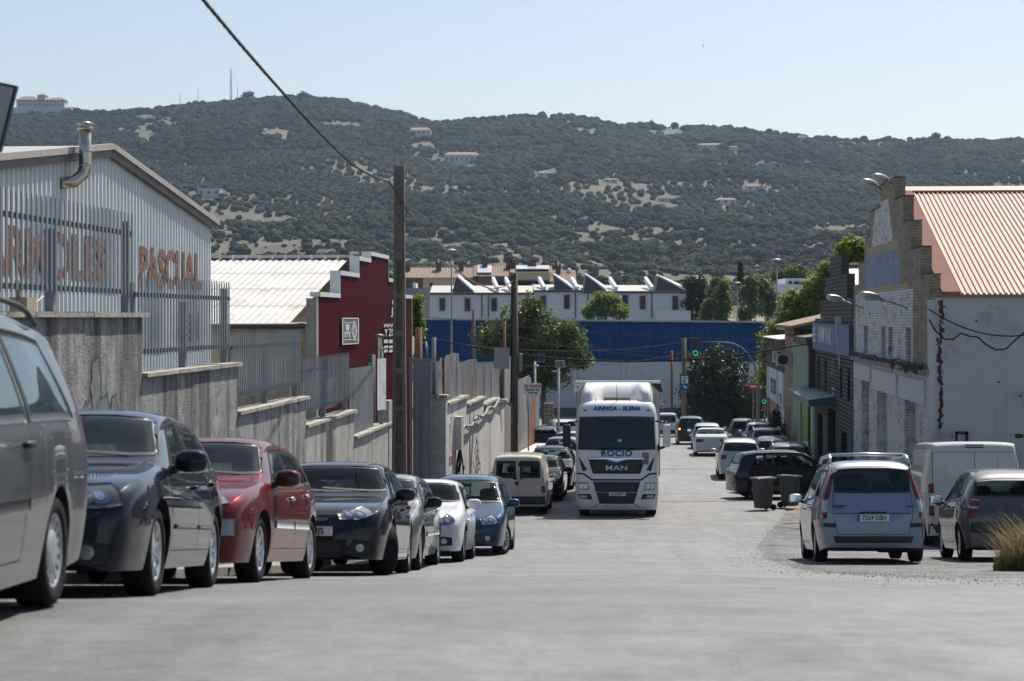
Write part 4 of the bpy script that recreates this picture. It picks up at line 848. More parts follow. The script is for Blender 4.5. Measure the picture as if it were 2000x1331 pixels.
yb_ = yc(1627,CF); mark([(yb_-.5,7.75),(yb_,8.35),(yb_+.35,7.7),(yb_+.5,7.9),(yb_+.9,7.7)], .06); mark([(yb_-.9,7.2),(yb_+.2,7.2)], .12); mark([(yb_-.6,7.0),(yb_+.2,7.0)], .10); child(lm, 'wall_logo', mat('faded_white_mark',(0.35,0.36,0.37),.7), bw)
pn = empty('pennant_sign', fpt(1648,640), label='long white triangular pennant sign hanging off the black workshop', cat='sign')
yy_ = 74.6; mb = MB(); tri = [P(1631,618,yy_),P(1648.5,618.5,yy_),P(1639,721,yy_)]; mb.add(tri + [p+Vector((0,.05,0)) for p in tri], [(2,1,0),(3,4,5),(0,1,4,3),(1,2,5,4),(2,0,3,5)]); child(mb, 'banner', mat('pennant_white',(0.62,0.63,0.66),.6), pn)
mb = MB(); pl = [(1635.5,643.5),(1639,634),(1641.5,643.5),(1637.5,642)]
for (x0,y0),(x1,y1) in zip(pl[:-1],pl[1:]):
    d = Vector((x1-x0,y1-y0)).normalized(); n = Vector((-d.y,d.x))*.35; mb.add([P(x0+n.x,y0+n.y,yy_-.012),P(x1+n.x,y1+n.y,yy_-.012),P(x1-n.x,y1-n.y,yy_-.012),P(x0-n.x,y0-n.y,yy_-.012)], [(0,1,2,3)])
for y0, y1 in ((650.5,653.5),(654.5,657.5)): mb.add([P(1635.2,y0,yy_-.012),P(1642,y0,yy_-.012),P(1642,y1,yy_-.012),P(1635.2,y1,yy_-.012)], [(0,3,2,1)])
child(mb, 'printed_mark', M_black, pn); mb = MB(); a = P(1648,640,yy_+.02); mb.tube([a+Vector((0,.02,0)), RF(yy_+.3,0,a.z)], .02); mb.tube([P(1640,690,yy_+.03), RF(yy_+.3,0,P(0,690,yy_).z)], .02); child(mb, 'bracket', M_black, pn)

# ---------------- green shop
gs = empty('green_shop', RF(93,0,G(93)), label='narrow shop front clad in pale green panels', cat='building')
M_green = mat('pale_green_cladding',(0.19,0.27,0.19),.6,var=.1,streak=((0.12,0.18,0.12),.3,1.2))
for i in range(5): mb = MB(); a = 87.0+i*2.6; wbox(mb, RF, a+.01, a+2.59, -.05+.004*(i%2), .2, G(100) if i > 2 else 6.1, 8.75); child(mb, 'cladding_panel', M_green, gs)
mb = MB(); wbox(mb, RF, 87.0, 88.4, -.06, .2, G(93), 6.09); child(mb, 'door_jamb', mat('pale_jamb',(0.42,0.46,0.34),.6), gs)
mb = MB(); wbox(mb, RF, 90.8, 94.2, .0, .2, G(93), 6.09); child(mb, 'lime_panel', mat('lime_panel',(0.15,0.23,0.03),.6), gs)
mb = MB(); wbox(mb, RF, 88.4, 90.8, .15, .25, G(93), 6.09); child(mb, 'door', M_darkglass, gs)
mb = MB(); wbox(mb, RF, 86.9, 94, -.35, .3, 8.76, 9.05); wbox(mb, RF, 86.85, 87.6, -.25, .3, 6.3, 8.75); child(mb, 'fascia', mat('dark_fascia',(0.05,0.05,0.05),.7), gs)
mb = MB(); mb.hexa([RF(86.9,-.4,9.06),RF(86.9,6,9.06),RF(100,6,9.06),RF(100,-.4,9.06),RF(86.9,-.4,9.12),RF(86.9,6,9.9),RF(100,6,9.9),RF(100,-.4,9.12)]); child(mb, 'roof', mat('brown_roof',(0.13,0.10,0.08),.9,var=.2), gs)
# ---------------- tan brick house with tiled eave
th = empty('tan_brick_house', RF(103,0,G(103)), label='narrow tan brick house with tiled eave and air conditioners', cat='building')
mb = MB(); courses(mb, G(107)-.1, 9.45, .16, lambda z: (99.9,107.0), [(102.2,104.6,0,5.3)], lambda z,a,b: [(a,b,0)], 0, .3, joint=.03); child(mb, 'brick_courses', mat('tan_house_brick',(0.30,0.22,0.14),.9,var=.2,vscale=4), th, kind='stuff')
mb = MB(); wbox(mb, RF, 99.95,106.95,.04,6,G(107),9.4); child(mb, 'wall_core', M_mortar, th)
mb = MB(); wbox(mb, RF, 102.2,104.6,.0,.039,G(104),5.3); child(mb, 'door', mat('brown_door',(0.07,0.045,0.03),.6), th)
for i in range(14):
    mb = MB(); a = 93.5 + i*1.0; mb.hexa([RF(a,-.55,9.47),RF(a+.96,-.55,9.47),RF(a+.96,5,10.7),RF(a,5,10.7),RF(a,-.55,9.6),RF(a+.96,-.55,9.6),RF(a+.96,5,10.85),RF(a,5,10.85)]); child(mb, 'roof_tile', mat('brown_roof_tile',(0.24,0.17,0.12),.9,var=.25), th)
mb = MB(); wbox(mb, RF, 99.5,107.1,-.45,.0,9.35,9.46); child(mb, 'eave_board', mat('eave_white',(0.42,0.40,0.36),.8), th)
for k, (y, z) in enumerate(((100.9,7.85),(103.6,7.95))):
    ac = empty('air_conditioner', RF(y,-.3,z), label=('air conditioner on the tan brick house, nearer the green shop','air conditioner on the tan brick house, farther from the green shop')[k], cat='air conditioner', group='air conditioners on the tan house')
    mb = MB(); A_ = RF(y,-.42,z); mb.box((A_.x,A_.y,A_.z), (.82,.34,.62), 0, bev=.03); child(mb, 'casing', mat('ac_white',(0.46,0.46,0.45),.6,var=.05), ac)
    mb = MB(); mb.lathe([(.0,0),(.24,0),(.24,.02),(.20,.03)], 18, Matrix.Translation((A_.x-.1,A_.y-.20,A_.z)) @ Matrix.Rotation(R(90),4,'X')); child(mb, 'fan_grille', M_black, ac)
# ---------------- white shop with brick parapet
ws = empty('white_shop', RF(115,0,G(115)), label='white painted shop with brown brick parapet and red posts', cat='building')
y0, y1 = 107.05, 123.5
mb = MB(); courses(mb, 7.0, 8.75, .15, lambda z: (y0,y1), [], lambda z,a,b: [(a,b,0)], -.05, .3, joint=.03); wbox(mb, RF, y0,y1,.0,.25,6.9,8.7); child(mb, 'brick_parapet', mat('brown_brick',(0.10,0.055,0.04),.9,var=.25), ws)
mb = MB(); wbox(mb, RF, y0,y1,-.02,.4,5.1,7.0); child(mb, 'upper_wall', mat('shop_white',(0.55,0.58,0.62),.7,var=.06), ws)
mb = MB(); wbox(mb, RF, y0+2.6,y1,.0,.4,G(y1)-.1,5.1); child(mb, 'lower_wall', mat('shop_pinkish',(0.30,0.21,0.16),.85,var=.15), ws)
mb = MB(); wbox(mb, RF, y0,y0+2.6,-.02,.4,G(y1)-.1,5.1); child(mb, 'white_pier', mat('shop_white',(0.55,0.58,0.62),.7), ws)
for y in (112.5, 121.0): mb = MB(); wbox(mb, RF, y,y+1.0,-.06,.05,G(y)+.7,5.1); child(mb, 'red_post', mat('red_post',(0.16,0.035,0.02),.7), ws)
for y in (107.1,112.5,121.6): mb = MB(); wbox(mb, RF, y,y+.7,-.10,-.02,5.1,7.0); child(mb, 'white_pilaster', mat('shop_white',(0.55,0.58,0.62),.7), ws)
mb = MB(); wbox(mb, RF, 114.2,118.8,-.08,-.02,5.55,6.4); ps = child(mb, 'poster', mat('poster_dark',(0.06,0.06,0.08),.5), ws)
def ws_text(body, a, b, zc, h, m, o=-.095):
    me = textmesh(body, 1, bold=.01, align='LEFT'); xs=[v.co.x for v in me.vertices]; ys_=[v.co.y for v in me.vertices]; me.transform(Matrix.Translation((-min(xs),-(min(ys_)+max(ys_))/2,0))); me.transform(Matrix.Diagonal(((b-a)/(max(xs)-min(xs)),h/(max(ys_)-min(ys_)),1,1)))
    me.transform(frame_m(RF(b,o,zc), -u3, Vector((0,0,1)), -n3)); me.materials.clear(); me.materials.append(m); ob = link('lettering', me, ws); ob.location = -ws.location
ws_text('P.S.T', 114.6,118.4,5.95,.4,M_sgnw); ws_text('DPS', 108.6,111.4,5.5,.6,M_black,-.04); ws_text('C E', 107.3,109.4,4.0,.5,M_black,-.04)
mb = MB(); mb.hexa([RF(y0-1,-.3,8.76),RF(y0-1,5,9.2),RF(y1,5,9.2),RF(y1,-.3,8.76),RF(y0-1,-.3,8.82),RF(y0-1,5,9.26),RF(y1,5,9.26),RF(y1,-.3,8.82)]); child(mb, 'roof_sheet', mat('pale_roof_sheet',(0.52,0.52,0.50),.5), ws)
mb = MB(); wbox(mb, RF, y0+.1,y1-.1,.41,6,G(y1),8.7); child(mb, 'wall_core', M_mortar, ws)

# ---------------- wires strung from the brick hall corner
def catenary(a, b, sag, n=24, wob=0): return [a.lerp(b, i/n) + Vector((0,0,-4*sag*(i/n)*(1-i/n) + (wob*math.sin(i*1.3) if 0 < i < n else 0))) for i in range(n+1)]
c0 = fpt(1815,604,-.05) + Vector((0,-.15,0))
for i, (py1, sag, r, lb) in enumerate(((640,.42,.018,'upper black cable sagging across the plaster side wall'),(621,.5,.006,'thin pale wire nearest the eave across the plaster wall'),(631,.62,.006,'thin pale wire second from the eave across the plaster wall'),(655,.55,.006,'thin pale wire in the middle across the plaster wall'),(670,.85,.008,'lowest thin pale wire across the plaster wall'))):
    mb = MB(); mb.tube(catenary(c0, P(2060,py1,50), sag), r, 6); mb.build('wall_wire', M_wire if r > .01 else mat('pale_wire',(0.5,0.5,0.5),.5), label=lb, cat='cable', group='wires at the plaster wall')
mb = MB(); pts = [P(1815,625,50.2),P(1826,645,50.1),P(1845,663,50),P(1862,663,50),P(1877,651,50),P(1893,657,50),P(1910,659,50),P(1925,673,50),P(1945,684,50),P(1965,682,50),P(1985,663,50),P(2000,650,50),P(2030,640,50)]
mb.tube(pts, .02, 6); mb.build('wall_wire', M_wire, label='thick black cable drooping in two loops across the plaster wall', cat='cable', group='wires at the plaster wall')
# ================================================================== BACKGROUND
DB = 200.0
bb = empty('blue_warehouse', P(1160,812,DB), label='long warehouse with blue ribbed cladding over a white base', cat='building')
M_blue = mat('blue_cladding',(0.001,0.050,0.165),.85,spec=.03,var=.08,vscale=.2,streak=((0.002,0.062,0.19),.4,.5))
A_, B_ = P(818,0,DB), P(1512,0,DB); zt0, zt1 = pz(625,DB), pz(631,DB); zb = pz(706,DB); n = 280
r0, r1 = [], []
for i in range(n+1):
    x = A_.x+(B_.x-A_.x)*i/n; o = -.06 if (i//2) % 2 else 0; r0.append((x, DB+o, zb)); r1.append((x, DB+o, zt0+(zt1-zt0)*i/n))
mb = MB(); mb.grid([r0, r1], sm=False); child(mb, 'cladding', M_blue, bb)
mb = MB(); mb.hexa([(A_.x-.2,DB-.15,zt0),(B_.x+.2,DB-.15,zt1),(B_.x+.2,DB+.3,zt1),(A_.x-.2,DB+.3,zt0),(A_.x-.2,DB-.15,zt0+.16),(B_.x+.2,DB-.15,zt1+.16),(B_.x+.2,DB+.3,zt1+.16),(A_.x-.2,DB+.3,zt0+.16)]); child(mb, 'coping', mat('pale_coping',(0.42,0.40,0.38),.7,var=.1), bb)
mb = MB(); mb.box(((A_.x+B_.x)/2, DB+.35, (zb+G(200))/2-.3), (B_.x-A_.x, .6, zb-G(200)+.5)); child(mb, 'base_wall', mat('base_white',(0.50,0.51,0.53),.8,var=.06,vscale=.5,dirt=((0.35,0.33,0.3),.8,.2)), bb)
mb = MB(); mb.box(((A_.x+B_.x)/2, DB+.03, G(200)+.35), (B_.x-A_.x, .1, .9)); child(mb, 'dark_plinth', mat('plinth_grey',(0.10,0.10,0.10),.9,var=.2), bb)
for px in (1122,1218): mb = MB(); a = P(px,0,DB); mb.box((a.x,DB-.1,zb-1.9),(.28,.18,3.8)); child(mb, 'downpipe', mat('pipe_white',(0.55,0.55,0.56),.6), bb)
mb = MB(); mb.box(((A_.x+B_.x)/2, DB+8, (zt1+G(200))/2-.2), (B_.x-A_.x-.4, 15, zt1-G(200)-.4)); child(mb, 'rear_body', M_blue, bb)

# ---------------- white terrace
DR = 245.0
M_terr = mat('white_terrace_render',(0.66,0.68,0.72),.8,var=.03,vscale=.3); M_troof = mat('pale_terrace_roof',(0.42,0.40,0.37),.8,var=.08); M_dtrim = mat('dark_trim',(0.06,0.055,0.06),.6); M_pv = mat('solar_cell',(0.015,0.02,0.035),.25,spec=.7)
def row_house(px0, px1, eave, roof_top, wins, frames, pipes, label, extra=()):
    e = empty('row_house', P((px0+px1)/2, 640, DR), label=label, cat='house', group='white terraced houses above the blue warehouse'); s = DR/F
    a, b = P(px0,eave,DR), P(px1,eave,DR)
    mb = MB(); mb.box(((a.x+b.x)/2, DR+4, (a.z+3.5)/2), (b.x-a.x, 8, a.z-3.5)); child(mb, 'wall', M_terr, e)
    zt = pz(roof_top, DR+6); mb = MB(); mb.hexa([(a.x-.02,DR-.2,a.z),(b.x+.02,DR-.2,a.z),(b.x+.02,DR+7,a.z+.05),(a.x-.02,DR+7,a.z+.05),(a.x-.02,DR-.2,a.z+.14),(b.x+.02,DR-.2,a.z+.14),(b.x+.02,DR+7,zt),(a.x-.02,DR+7,zt)]); child(mb, 'roof', M_troof, e)
    mb = MB(); mb.box(((a.x+b.x)/2, DR-.24, a.z-.02), (b.x-a.x, .1, .22)); child(mb, 'eave_trim', M_dtrim, e)
    for (w0,w1,y0,y1) in wins:
        c, d = P(w0,y0,DR), P(w1,y1,DR); mb = MB(); mb.box(((c.x+d.x)/2, DR+.02, (c.z+d.z)/2), (d.x-c.x-.12, .02, c.z-d.z-.12)); mb2 = MB(); t = .07
        w = child(mb, 'window', M_darkglass, e)
        for (cx,cz_,sx,sz) in (((c.x+d.x)/2,c.z,d.x-c.x+t,t),((c.x+d.x)/2,d.z,d.x-c.x+t,t),(c.x,(c.z+d.z)/2,t,c.z-d.z),(d.x,(c.z+d.z)/2,t,c.z-d.z)): mb2.box((cx,DR-.06,cz_),(sx,.14,sz))
        w.location = -e.location + Vector((0,-.05,0)); o = child(mb2, 'frame', M_dtrim, w); o.location = (0,0,0)
    for f0, f1, ft, tip in frames:
        q0, q1, qt = P(f0,eave,DR), P(f1,eave,DR), P(tip,ft,DR); mb = MB()
        mb.add([(q0.x,DR-.1,a.z+.13),(q1.x,DR-.1,a.z+.13),(qt.x,DR-.1,qt.z),(q0.x,DR+4,a.z+.9),(q1.x,DR+4,a.z+.9),(qt.x,DR+4,qt.z+.3)], [(0,1,2),(5,4,3),(0,3,4,1),(2,5,3,0)]); sf_ = child(mb, 'roof_monitor', M_dtrim, e)  # shade on the triangular end is put into the dark trim colour
        mb = MB(); d = Vector((q1.x-qt.x,0,a.z-qt.z)).normalized(); up = Vector((-d.z,0,d.x)); up = up if up.z > 0 else -up
        A0 = Vector((qt.x,DR-.3,qt.z)); A1 = Vector((q1.x,DR-.3,a.z+.15)); mb.hexa([A0,A1,A1+Vector((0,4.2,.6)),A0+Vector((0,4.2,.3)),A0+up*.18,A1+up*.18,A1+up*.18+Vector((0,4.2,.6)),A0+up*.18+Vector((0,4.2,.3))]); o = child(mb, 'solar_panel', mat('panel_back',(0.55,0.55,0.56),.35), sf_); o.location = (0,0,0)
    for px in pipes: c = P(px,0,DR); mb = MB(); mb.box((c.x,DR-.05,(a.z+pz(622,DR))/2),(.13,.12,a.z-pz(622,DR))); child(mb, 'downpipe', M_dtrim, e)
    return e
h1 = row_house(840,1043,574,558,[(859,869,583,607),(908,918,583,608),(960,970,583,608),(1020,1031,584,606)],[(884,925,542,892)],[941,954],'white terraced house with four tall windows behind the street lamp')
h2 = row_house(1043,1136,569,556,[(1056,1066,578,600),(1102,1112,577,603)],[(1083,1119,539,1081)],[1124],'white terraced house with the taller eave behind the plane tree')
h3 = row_house(1136,1206,571,557,[(1171,1180,577,600)],[(1140,1183,539,1144)],[1148],'white terraced house half hidden by the bright green tree')
h4 = row_house(1206,1341,571,557,[(1216,1226,577,604),(1250,1260,579,604),(1314,1324,579,605)],[(1280,1338,541,1285)],[1273],'white terraced house at the end of the row with a low garden wall')
mb = MB(); a, b = P(1281,607,DR-3), P(1349,640,DR-3); mb.box(((a.x+b.x)/2,DR-2.5,(a.z+b.z)/2),(b.x-a.x,1,a.z-b.z)); child(mb, 'garden_wall', M_terr, h4)
for px, h in ((975,h1),(1000,h1),(1066,h2),(1205,h4),(1275,h4),(1130,h2)):
    c = P(px,556,DR+2); mb = MB(); mb.hexa([(c.x-.35,DR,c.z-.9),(c.x,DR,c.z-.9),(c.x-.6,DR+4,c.z+.4),(c.x-.95,DR+4,c.z+.4),(c.x-.35,DR,c.z-.3),(c.x,DR,c.z-.3),(c.x-.6,DR+4,c.z+1.0),(c.x-.95,DR+4,c.z+1.0)]); child(mb, 'party_wall', M_terr, h)

# ---------------- tiled roof houses
DT = 292.0
M_tile = mat('clay_tile',(0.30,0.215,0.165),.9,var=.18,vscale=1.5); M_cream = mat('cream_render',(0.50,0.45,0.35),.85,var=.05); M_brk = mat('brown_house_brick',(0.17,0.10,0.075),.9,var=.15); M_chim = mat('chimney_brick',(0.14,0.07,0.05),.9,var=.2)
def tiled_house(px0, px1, ridge_py, eave_py, walls, chims, label, gable=False, panels=()):
    e = empty('tiled_house', P((px0+px1)/2,640,DT), label=label, cat='house', group='tiled roof houses behind the white terrace')
    a, b = P(px0,eave_py,DT), P(px1,eave_py,DT); zr = pz(ridge_py, DT+5)
    for w0, w1, m in walls:
        c, d = P(w0,0,DT), P(w1,0,DT); mb = MB(); mb.box(((c.x+d.x)/2,DT+5.2,(a.z+9)/2),(d.x-c.x-.01,10,a.z-9)); child(mb, 'wall', m, e)
    nr = int((b.x-a.x+.6)/.22); r0, r1 = [], []
    for i in range(nr*4+1):
        x = a.x-.3+(b.x-a.x+.6)*i/(nr*4); o = .06*math.sin(2*math.pi*i/4*1.0)
        r0.append((x,DT-.4,a.z-.05+o)); r1.append((x,DT+5,zr+o))
    mb = MB(); mb.grid([r0,r1], sm=False); mb.add([(a.x-.3,DT+5,zr),(b.x+.3,DT+5,zr),(b.x+.3,DT+10.4,a.z-.05),(a.x-.3,DT+10.4,a.z-.05)], [(0,1,2,3)]); rf = child(mb, 'roof', M_tile, e)
    if gable:
        for x in (a.x, b.x): mb = MB(); mb.add([(x,DT,a.z),(x,DT+10,a.z),(x,DT+5,zr-.05),(x+.2,DT,a.z),(x+.2,DT+10,a.z),(x+.2,DT+5,zr-.05)], [(0,1,2),(5,4,3)]); child(mb, 'gable_wall', M_cream, e)
    for px, t, bt in chims:
        c = P(px,t,DT+4); d = P(px,bt,DT+4); mb = MB(); mb.box((c.x,DT+3.5,(c.z+d.z)/2-.3),(.75,.75,c.z-d.z+.6)); mb.box((c.x,DT+3.5,c.z-.15),(1.0,1.0,.2)); mb.box((c.x-.25,DT+3.5,c.z+.15),(.3,.5,.45)); mb.box((c.x+.25,DT+3.5,c.z+.15),(.3,.5,.45)); o = child(mb, 'chimney', M_chim, rf); o.location = (0,0,0)
    for p0_, p1_, y0, y1 in panels:
        c, d = P(p0_,y0,DT+3.5), P(p1_,y1,DT+.5); mb = MB(); mb.hexa([(c.x,DT+.3,d.z+.1),(d.x,DT+.3,d.z+.1),(d.x,DT+4,c.z+.1),(c.x,DT+4,c.z+.1),(c.x,DT+.3,d.z+.2),(d.x,DT+.3,d.z+.2),(d.x,DT+4,c.z+.2),(c.x,DT+4,c.z+.2)]); o = child(mb, 'solar_panel', mat('panel_glare',(0.50,0.52,0.55),.25), rf); o.location = (0,0,0)
    return e
th1 = tiled_house(770,932,523,542,[(770,826,M_brk),(826,895,M_cream),(895,932,M_brk)],[(797,517,526),(857,514,530),(901,516,524)],'long tiled roof house with cream and brick walls beside the concrete pole')
th2 = tiled_house(929,1000,519,539,[(929,1000,M_brk)],[(947,513,520),(995,512,524),(1002,513,526)],'tiled roof house topped by a white solar panel', panels=[(933,960,521,535)])
th3 = tiled_house(966,1122,528,549,[(966,1122,M_cream)],[(994,519,535),(1036,519,532),(1041,516,533),(1090,520,536)],'tiled roof house with a row of brick chimneys above the terrace', gable=True)
th4 = tiled_house(1000,1075,520,532,[(1000,1075,M_cream)],[(1040,513,522)],'farthest tiled roof house showing a strip of pale panels', panels=[(1008,1073,521,528)])
for px, y0, y1, h in ((842,553,560,th1),(1042,549,555,th3),(1034,556,562,th3)):
    c, d = P(px-3,y0,DT), P(px+3,y1,DT); mb = MB(); mb.box(((c.x+d.x)/2,DT+.1,(c.z+d.z)/2),(d.x-c.x,.3,c.z-d.z)); w = child(mb, 'window', M_darkglass, h); mb = MB(); mb.box(((c.x+d.x)/2,DT-.03,d.z-.06),(d.x-c.x+.2,.2,.1)); o = child(mb, 'sill', M_terr, w); o.location = (0,0,0)
mb = MB(); c = P(1113,528,DT); mb.lathe([(0,0),(.35,0),(.38,.5),(.2,.75),(0,.8)], 14, Matrix.Translation((c.x,DT+4,c.z-.4))); mb.build('water_tank', M_terr, label='round white water tank on the tiled roof', cat='tank')
# grey block left of the terrace and the white house on the right
gb = empty('grey_house', P(815,600,255), label='low grey flat roofed block between the pole and the terrace', cat='house')
for x0,x1,y0,y1,m in ((793,852,563,640,mat('grey_render',(0.20,0.20,0.22),.85,var=.06)),(795,806,551,563,M_dtrim),(806,812,553,563,M_terr)):
    a, b = P(x0,y0,255), P(x1,y1,255); mb = MB(); mb.box(((a.x+b.x)/2,258,(a.z+b.z)/2),(b.x-a.x,5,a.z-b.z)); child(mb, 'wall' if y0 == 563 else 'roof_box', m, gb)
wv = empty('white_villa', P(1545,640,262), label='white flat roofed villa among the trees above the shops', cat='house')
for x0,x1,y0,y1 in ((1536,1590,544,559),(1512,1600,556,640)):
    a, b = P(x0,y0,262), P(x1,y1,262); mb = MB(); mb.box(((a.x+b.x)/2,266+(1 if y0 < 550 else 0),(a.z+b.z)/2),(b.x-a.x,8,a.z-b.z)); child(mb, 'wall', M_terr, wv)
for x0,x1,y0,y1 in ((1542,1548,549,555),(1553,1562,550,557)):
    a, b = P(x0,y0,262), P(x1,y1,262); mb = MB(); mb.box(((a.x+b.x)/2,262.9,(a.z+b.z)/2),(b.x-a.x,.4,a.z-b.z)); child(mb, 'window', M_darkglass, wv)
a, b = P(1562,552,262), P(1582,558,262); mb = MB(); mb.box(((a.x+b.x)/2,262.8,(a.z+b.z)/2),(b.x-a.x,.4,a.z-b.z)); child(mb, 'brick_panel', M_brk, wv)

# ---------------- houses on the hill
def hill_at(px, py):
    lo, hi = 400.0, 1690.0
    for _ in range(60):
        m_ = (lo+hi)/2; z = float(hill_z(np.array([(px-1000)*m_/F]), np.array([m_]))[0]); v = HORIZ - (z-CZ)*F/m_
        if v > py: lo = m_
        else: hi = m_
    return (lo+hi)/2
M_hw = mat('hill_house_white',(0.60,0.58,0.55),.8,var=.05); M_hr = mat('hill_house_roof',(0.24,0.16,0.125),.9,var=.1)
def hill_house(px0, px1, top, base, label, roof=0.35, tower=None, pitched=True):
    d = hill_at((px0+px1)/2, base) ; a, b = P(px0,base,d), P(px1,top,d); w = b.x-a.x; h = b.z-a.z; e = empty('hill_house', ((a.x+b.x)/2,d,a.z-1), label=label, cat='house', group='houses scattered on the hillside')
    d -= 4; hw = h*(1-roof); mb = MB(); mb.box(((a.x+b.x)/2,d+w*.3,a.z-4+(hw+4)/2),(w,w*.6,hw+4)); child(mb, 'wall', M_hw, e)
    mb = MB(); x0, x1, y0, y1, z = a.x-.3, b.x+.3, d-.3, d+w*.6+.3, a.z+hw; k = min(w*.22, 3)
    if pitched: mb.add([(x0,y0,z),(x1,y0,z),(x1,y1,z),(x0,y1,z),(x0+k,(y0+y1)/2,z+h*roof),(x1-k,(y0+y1)/2,z+h*roof)], [(0,1,5,4),(1,2,5),(2,3,4,5),(3,0,4),(3,2,1,0)])
    else: mb.box(((x0+x1)/2,(y0+y1)/2,z+.2),(x1-x0,y1-y0,.4))
    child(mb, 'roof', M_hr if pitched else M_hw, e); n = max(2, int(w/3.4))
    for i in range(n):
        x = a.x + w*(i+.5)/n; mb = MB(); mb.box((x,d-.02,a.z+hw*.55),(w/n*.36,.2,hw*.36)); child(mb, 'window', M_darkglass, e)
    return e
for args in ((795,842,249,266,'pale villa with a red roof high on the left of the hillside'),(868,936,297,322,'large white villa with arches in the middle of the hillside',.25),(1050,1078,335,346,'small white house among trees at mid slope, left of centre'),(1177,1205,349,357,'low house with a reddish roof at mid slope'),
             (1396,1437,387,399,'wide white farmhouse on the right half of the slope'),(1455,1486,361,372,'white house with a pale gable above the wide farmhouse'),(1362,1412,280,292,'long reddish roofed house near the ridge'),(1424,1441,286,292,'tiny pale house right of the long ridge house'),
             (388,432,367,385,'flat grey white house on the left slope beside a wall',.2,None,False),(620,640,487,501,'small white gabled house just above the pale shed roof',.5),(684,702,492,505,'white cottage behind the red gable peak',.4),(1556,1575,265,277,'small white house below the ridge pines',.4),(1285,1318,388,395,'long low ruin at mid slope',.2,None,False),(980,1002,490,497,'pale hut near the foot of the slope',.4)): hill_house(*args)
# the big hotel on the left ridge
ds = hill_at(80,218) - 2; s_ = ds/F
ht = empty('hilltop_hotel', P(80,218,ds), label='large pale hotel with a central tower on the left ridge', cat='building')
M_hs = mat('hotel_stone',(0.50,0.47,0.42),.85,var=.05)
def hb(x0,x1,y0,y1,dd,nm,m,depth=12): a, b = P(x0,y0,ds), P(x1,y1,ds); mb = MB(); mb.box(((a.x+b.x)/2,ds+dd+depth/2,(a.z+b.z)/2),(b.x-a.x,depth,a.z-b.z)); return child(mb, nm, m, ht)
hb(32,74,195,232,0,'wing_wall',M_hs); hb(89,126,195,232,0.01,'wing_wall',M_hs); hb(74,89,187,232,-2,'tower',M_hs); hb(24,140,211,240,-3,'terrace_wall',mat('hotel_terrace',(0.56,0.55,0.55),.85))
def hip(x0,x1,y0,y1,dd,k,nm):
    a, b = P(x0,y1,ds), P(x1,y1,ds); t = P(x0,y0,ds).z; mb = MB(); Y0, Y1 = ds+dd-1, ds+dd+13; mb.add([(a.x,Y0,a.z),(b.x,Y0,a.z),(b.x,Y1,a.z),(a.x,Y1,a.z),(a.x+k,(Y0+Y1)/2,t),(b.x-k,(Y0+Y1)/2,t)], [(0,1,5,4),(1,2,5),(2,3,4,5),(3,0,4)]); child(mb, nm, M_hr, ht)
hip(30,75,187,195.5,0,5,'wing_roof'); hip(88,128,189,195.5,0,5,'wing_roof'); hip(73,90,181.5,187,-2,3.2,'tower_roof')
for row, y in enumerate((196.5,203.5)):
    for x in [39+7.3*i for i in range(5)] + [92.5+7.3*i for i in range(5)] + [77.5,81.5,85.5]:
        dd = -2.06 if 74 < x < 89 else -.06; a = P(x,y,ds); mb = MB(); mb.box((a.x,ds+dd,a.z-.6),(1.0,.2,1.5)); child(mb, 'window', M_darkglass, ht)
# masts on the ridge
def mast(px, top, base, label, lattice=False):
    d = hill_at(px, base) if base > ridge(px)+3 else 1695; e = empty('radio_mast', P(px,base,d), label=label, cat='mast', group='radio masts on the ridge'); a, t = P(px,base+6,d), P(px,top,d); M_m = mat('mast_steel',(0.30,0.30,0.32),.6,metal=.3)
    mb = MB()
    if lattice:
        w = .75
        for sx, sy in ((-w,-w),(w,-w),(w,w),(-w,w)): mb.tube([(a.x+sx,a.y+sy,a.z),(a.x+sx*.6,a.y+sy*.6,t.z)], .16, 4)
        child(mb, 'mast_leg', M_m, e); mb = MB(); n = 16
        for i in range(n): z0, z1 = a.z+(t.z-a.z)*i/n, a.z+(t.z-a.z)*(i+1)/n; mb.tube([(a.x-w*.9,a.y-w*.8,z0),(a.x+w*.9,a.y-w*.8,z1)], .1, 4); mb.tube([(a.x+w*.9,a.y-w*.8,z0),(a.x-w*.9,a.y-w*.8,z1)], .1, 4)
        child(mb, 'mast_brace', M_m, e)
    else: mb.tube([a,t], [.3,.12], 5); mb.tube([(t.x-.5,t.y,t.z-3),(t.x+.5,t.y,t.z-3)], .12, 4); child(mb, 'mast_pole', M_m, e)
mast(451,134,194,'tall lattice radio mast on the ridge',True); mast(352,178,200,'short thin mast on the ridge, leftmost of the masts'); mast(387,172,198,'thin mast on the ridge left of the lattice mast'); mast(464,167,192,'slim aerial just right of the lattice mast')

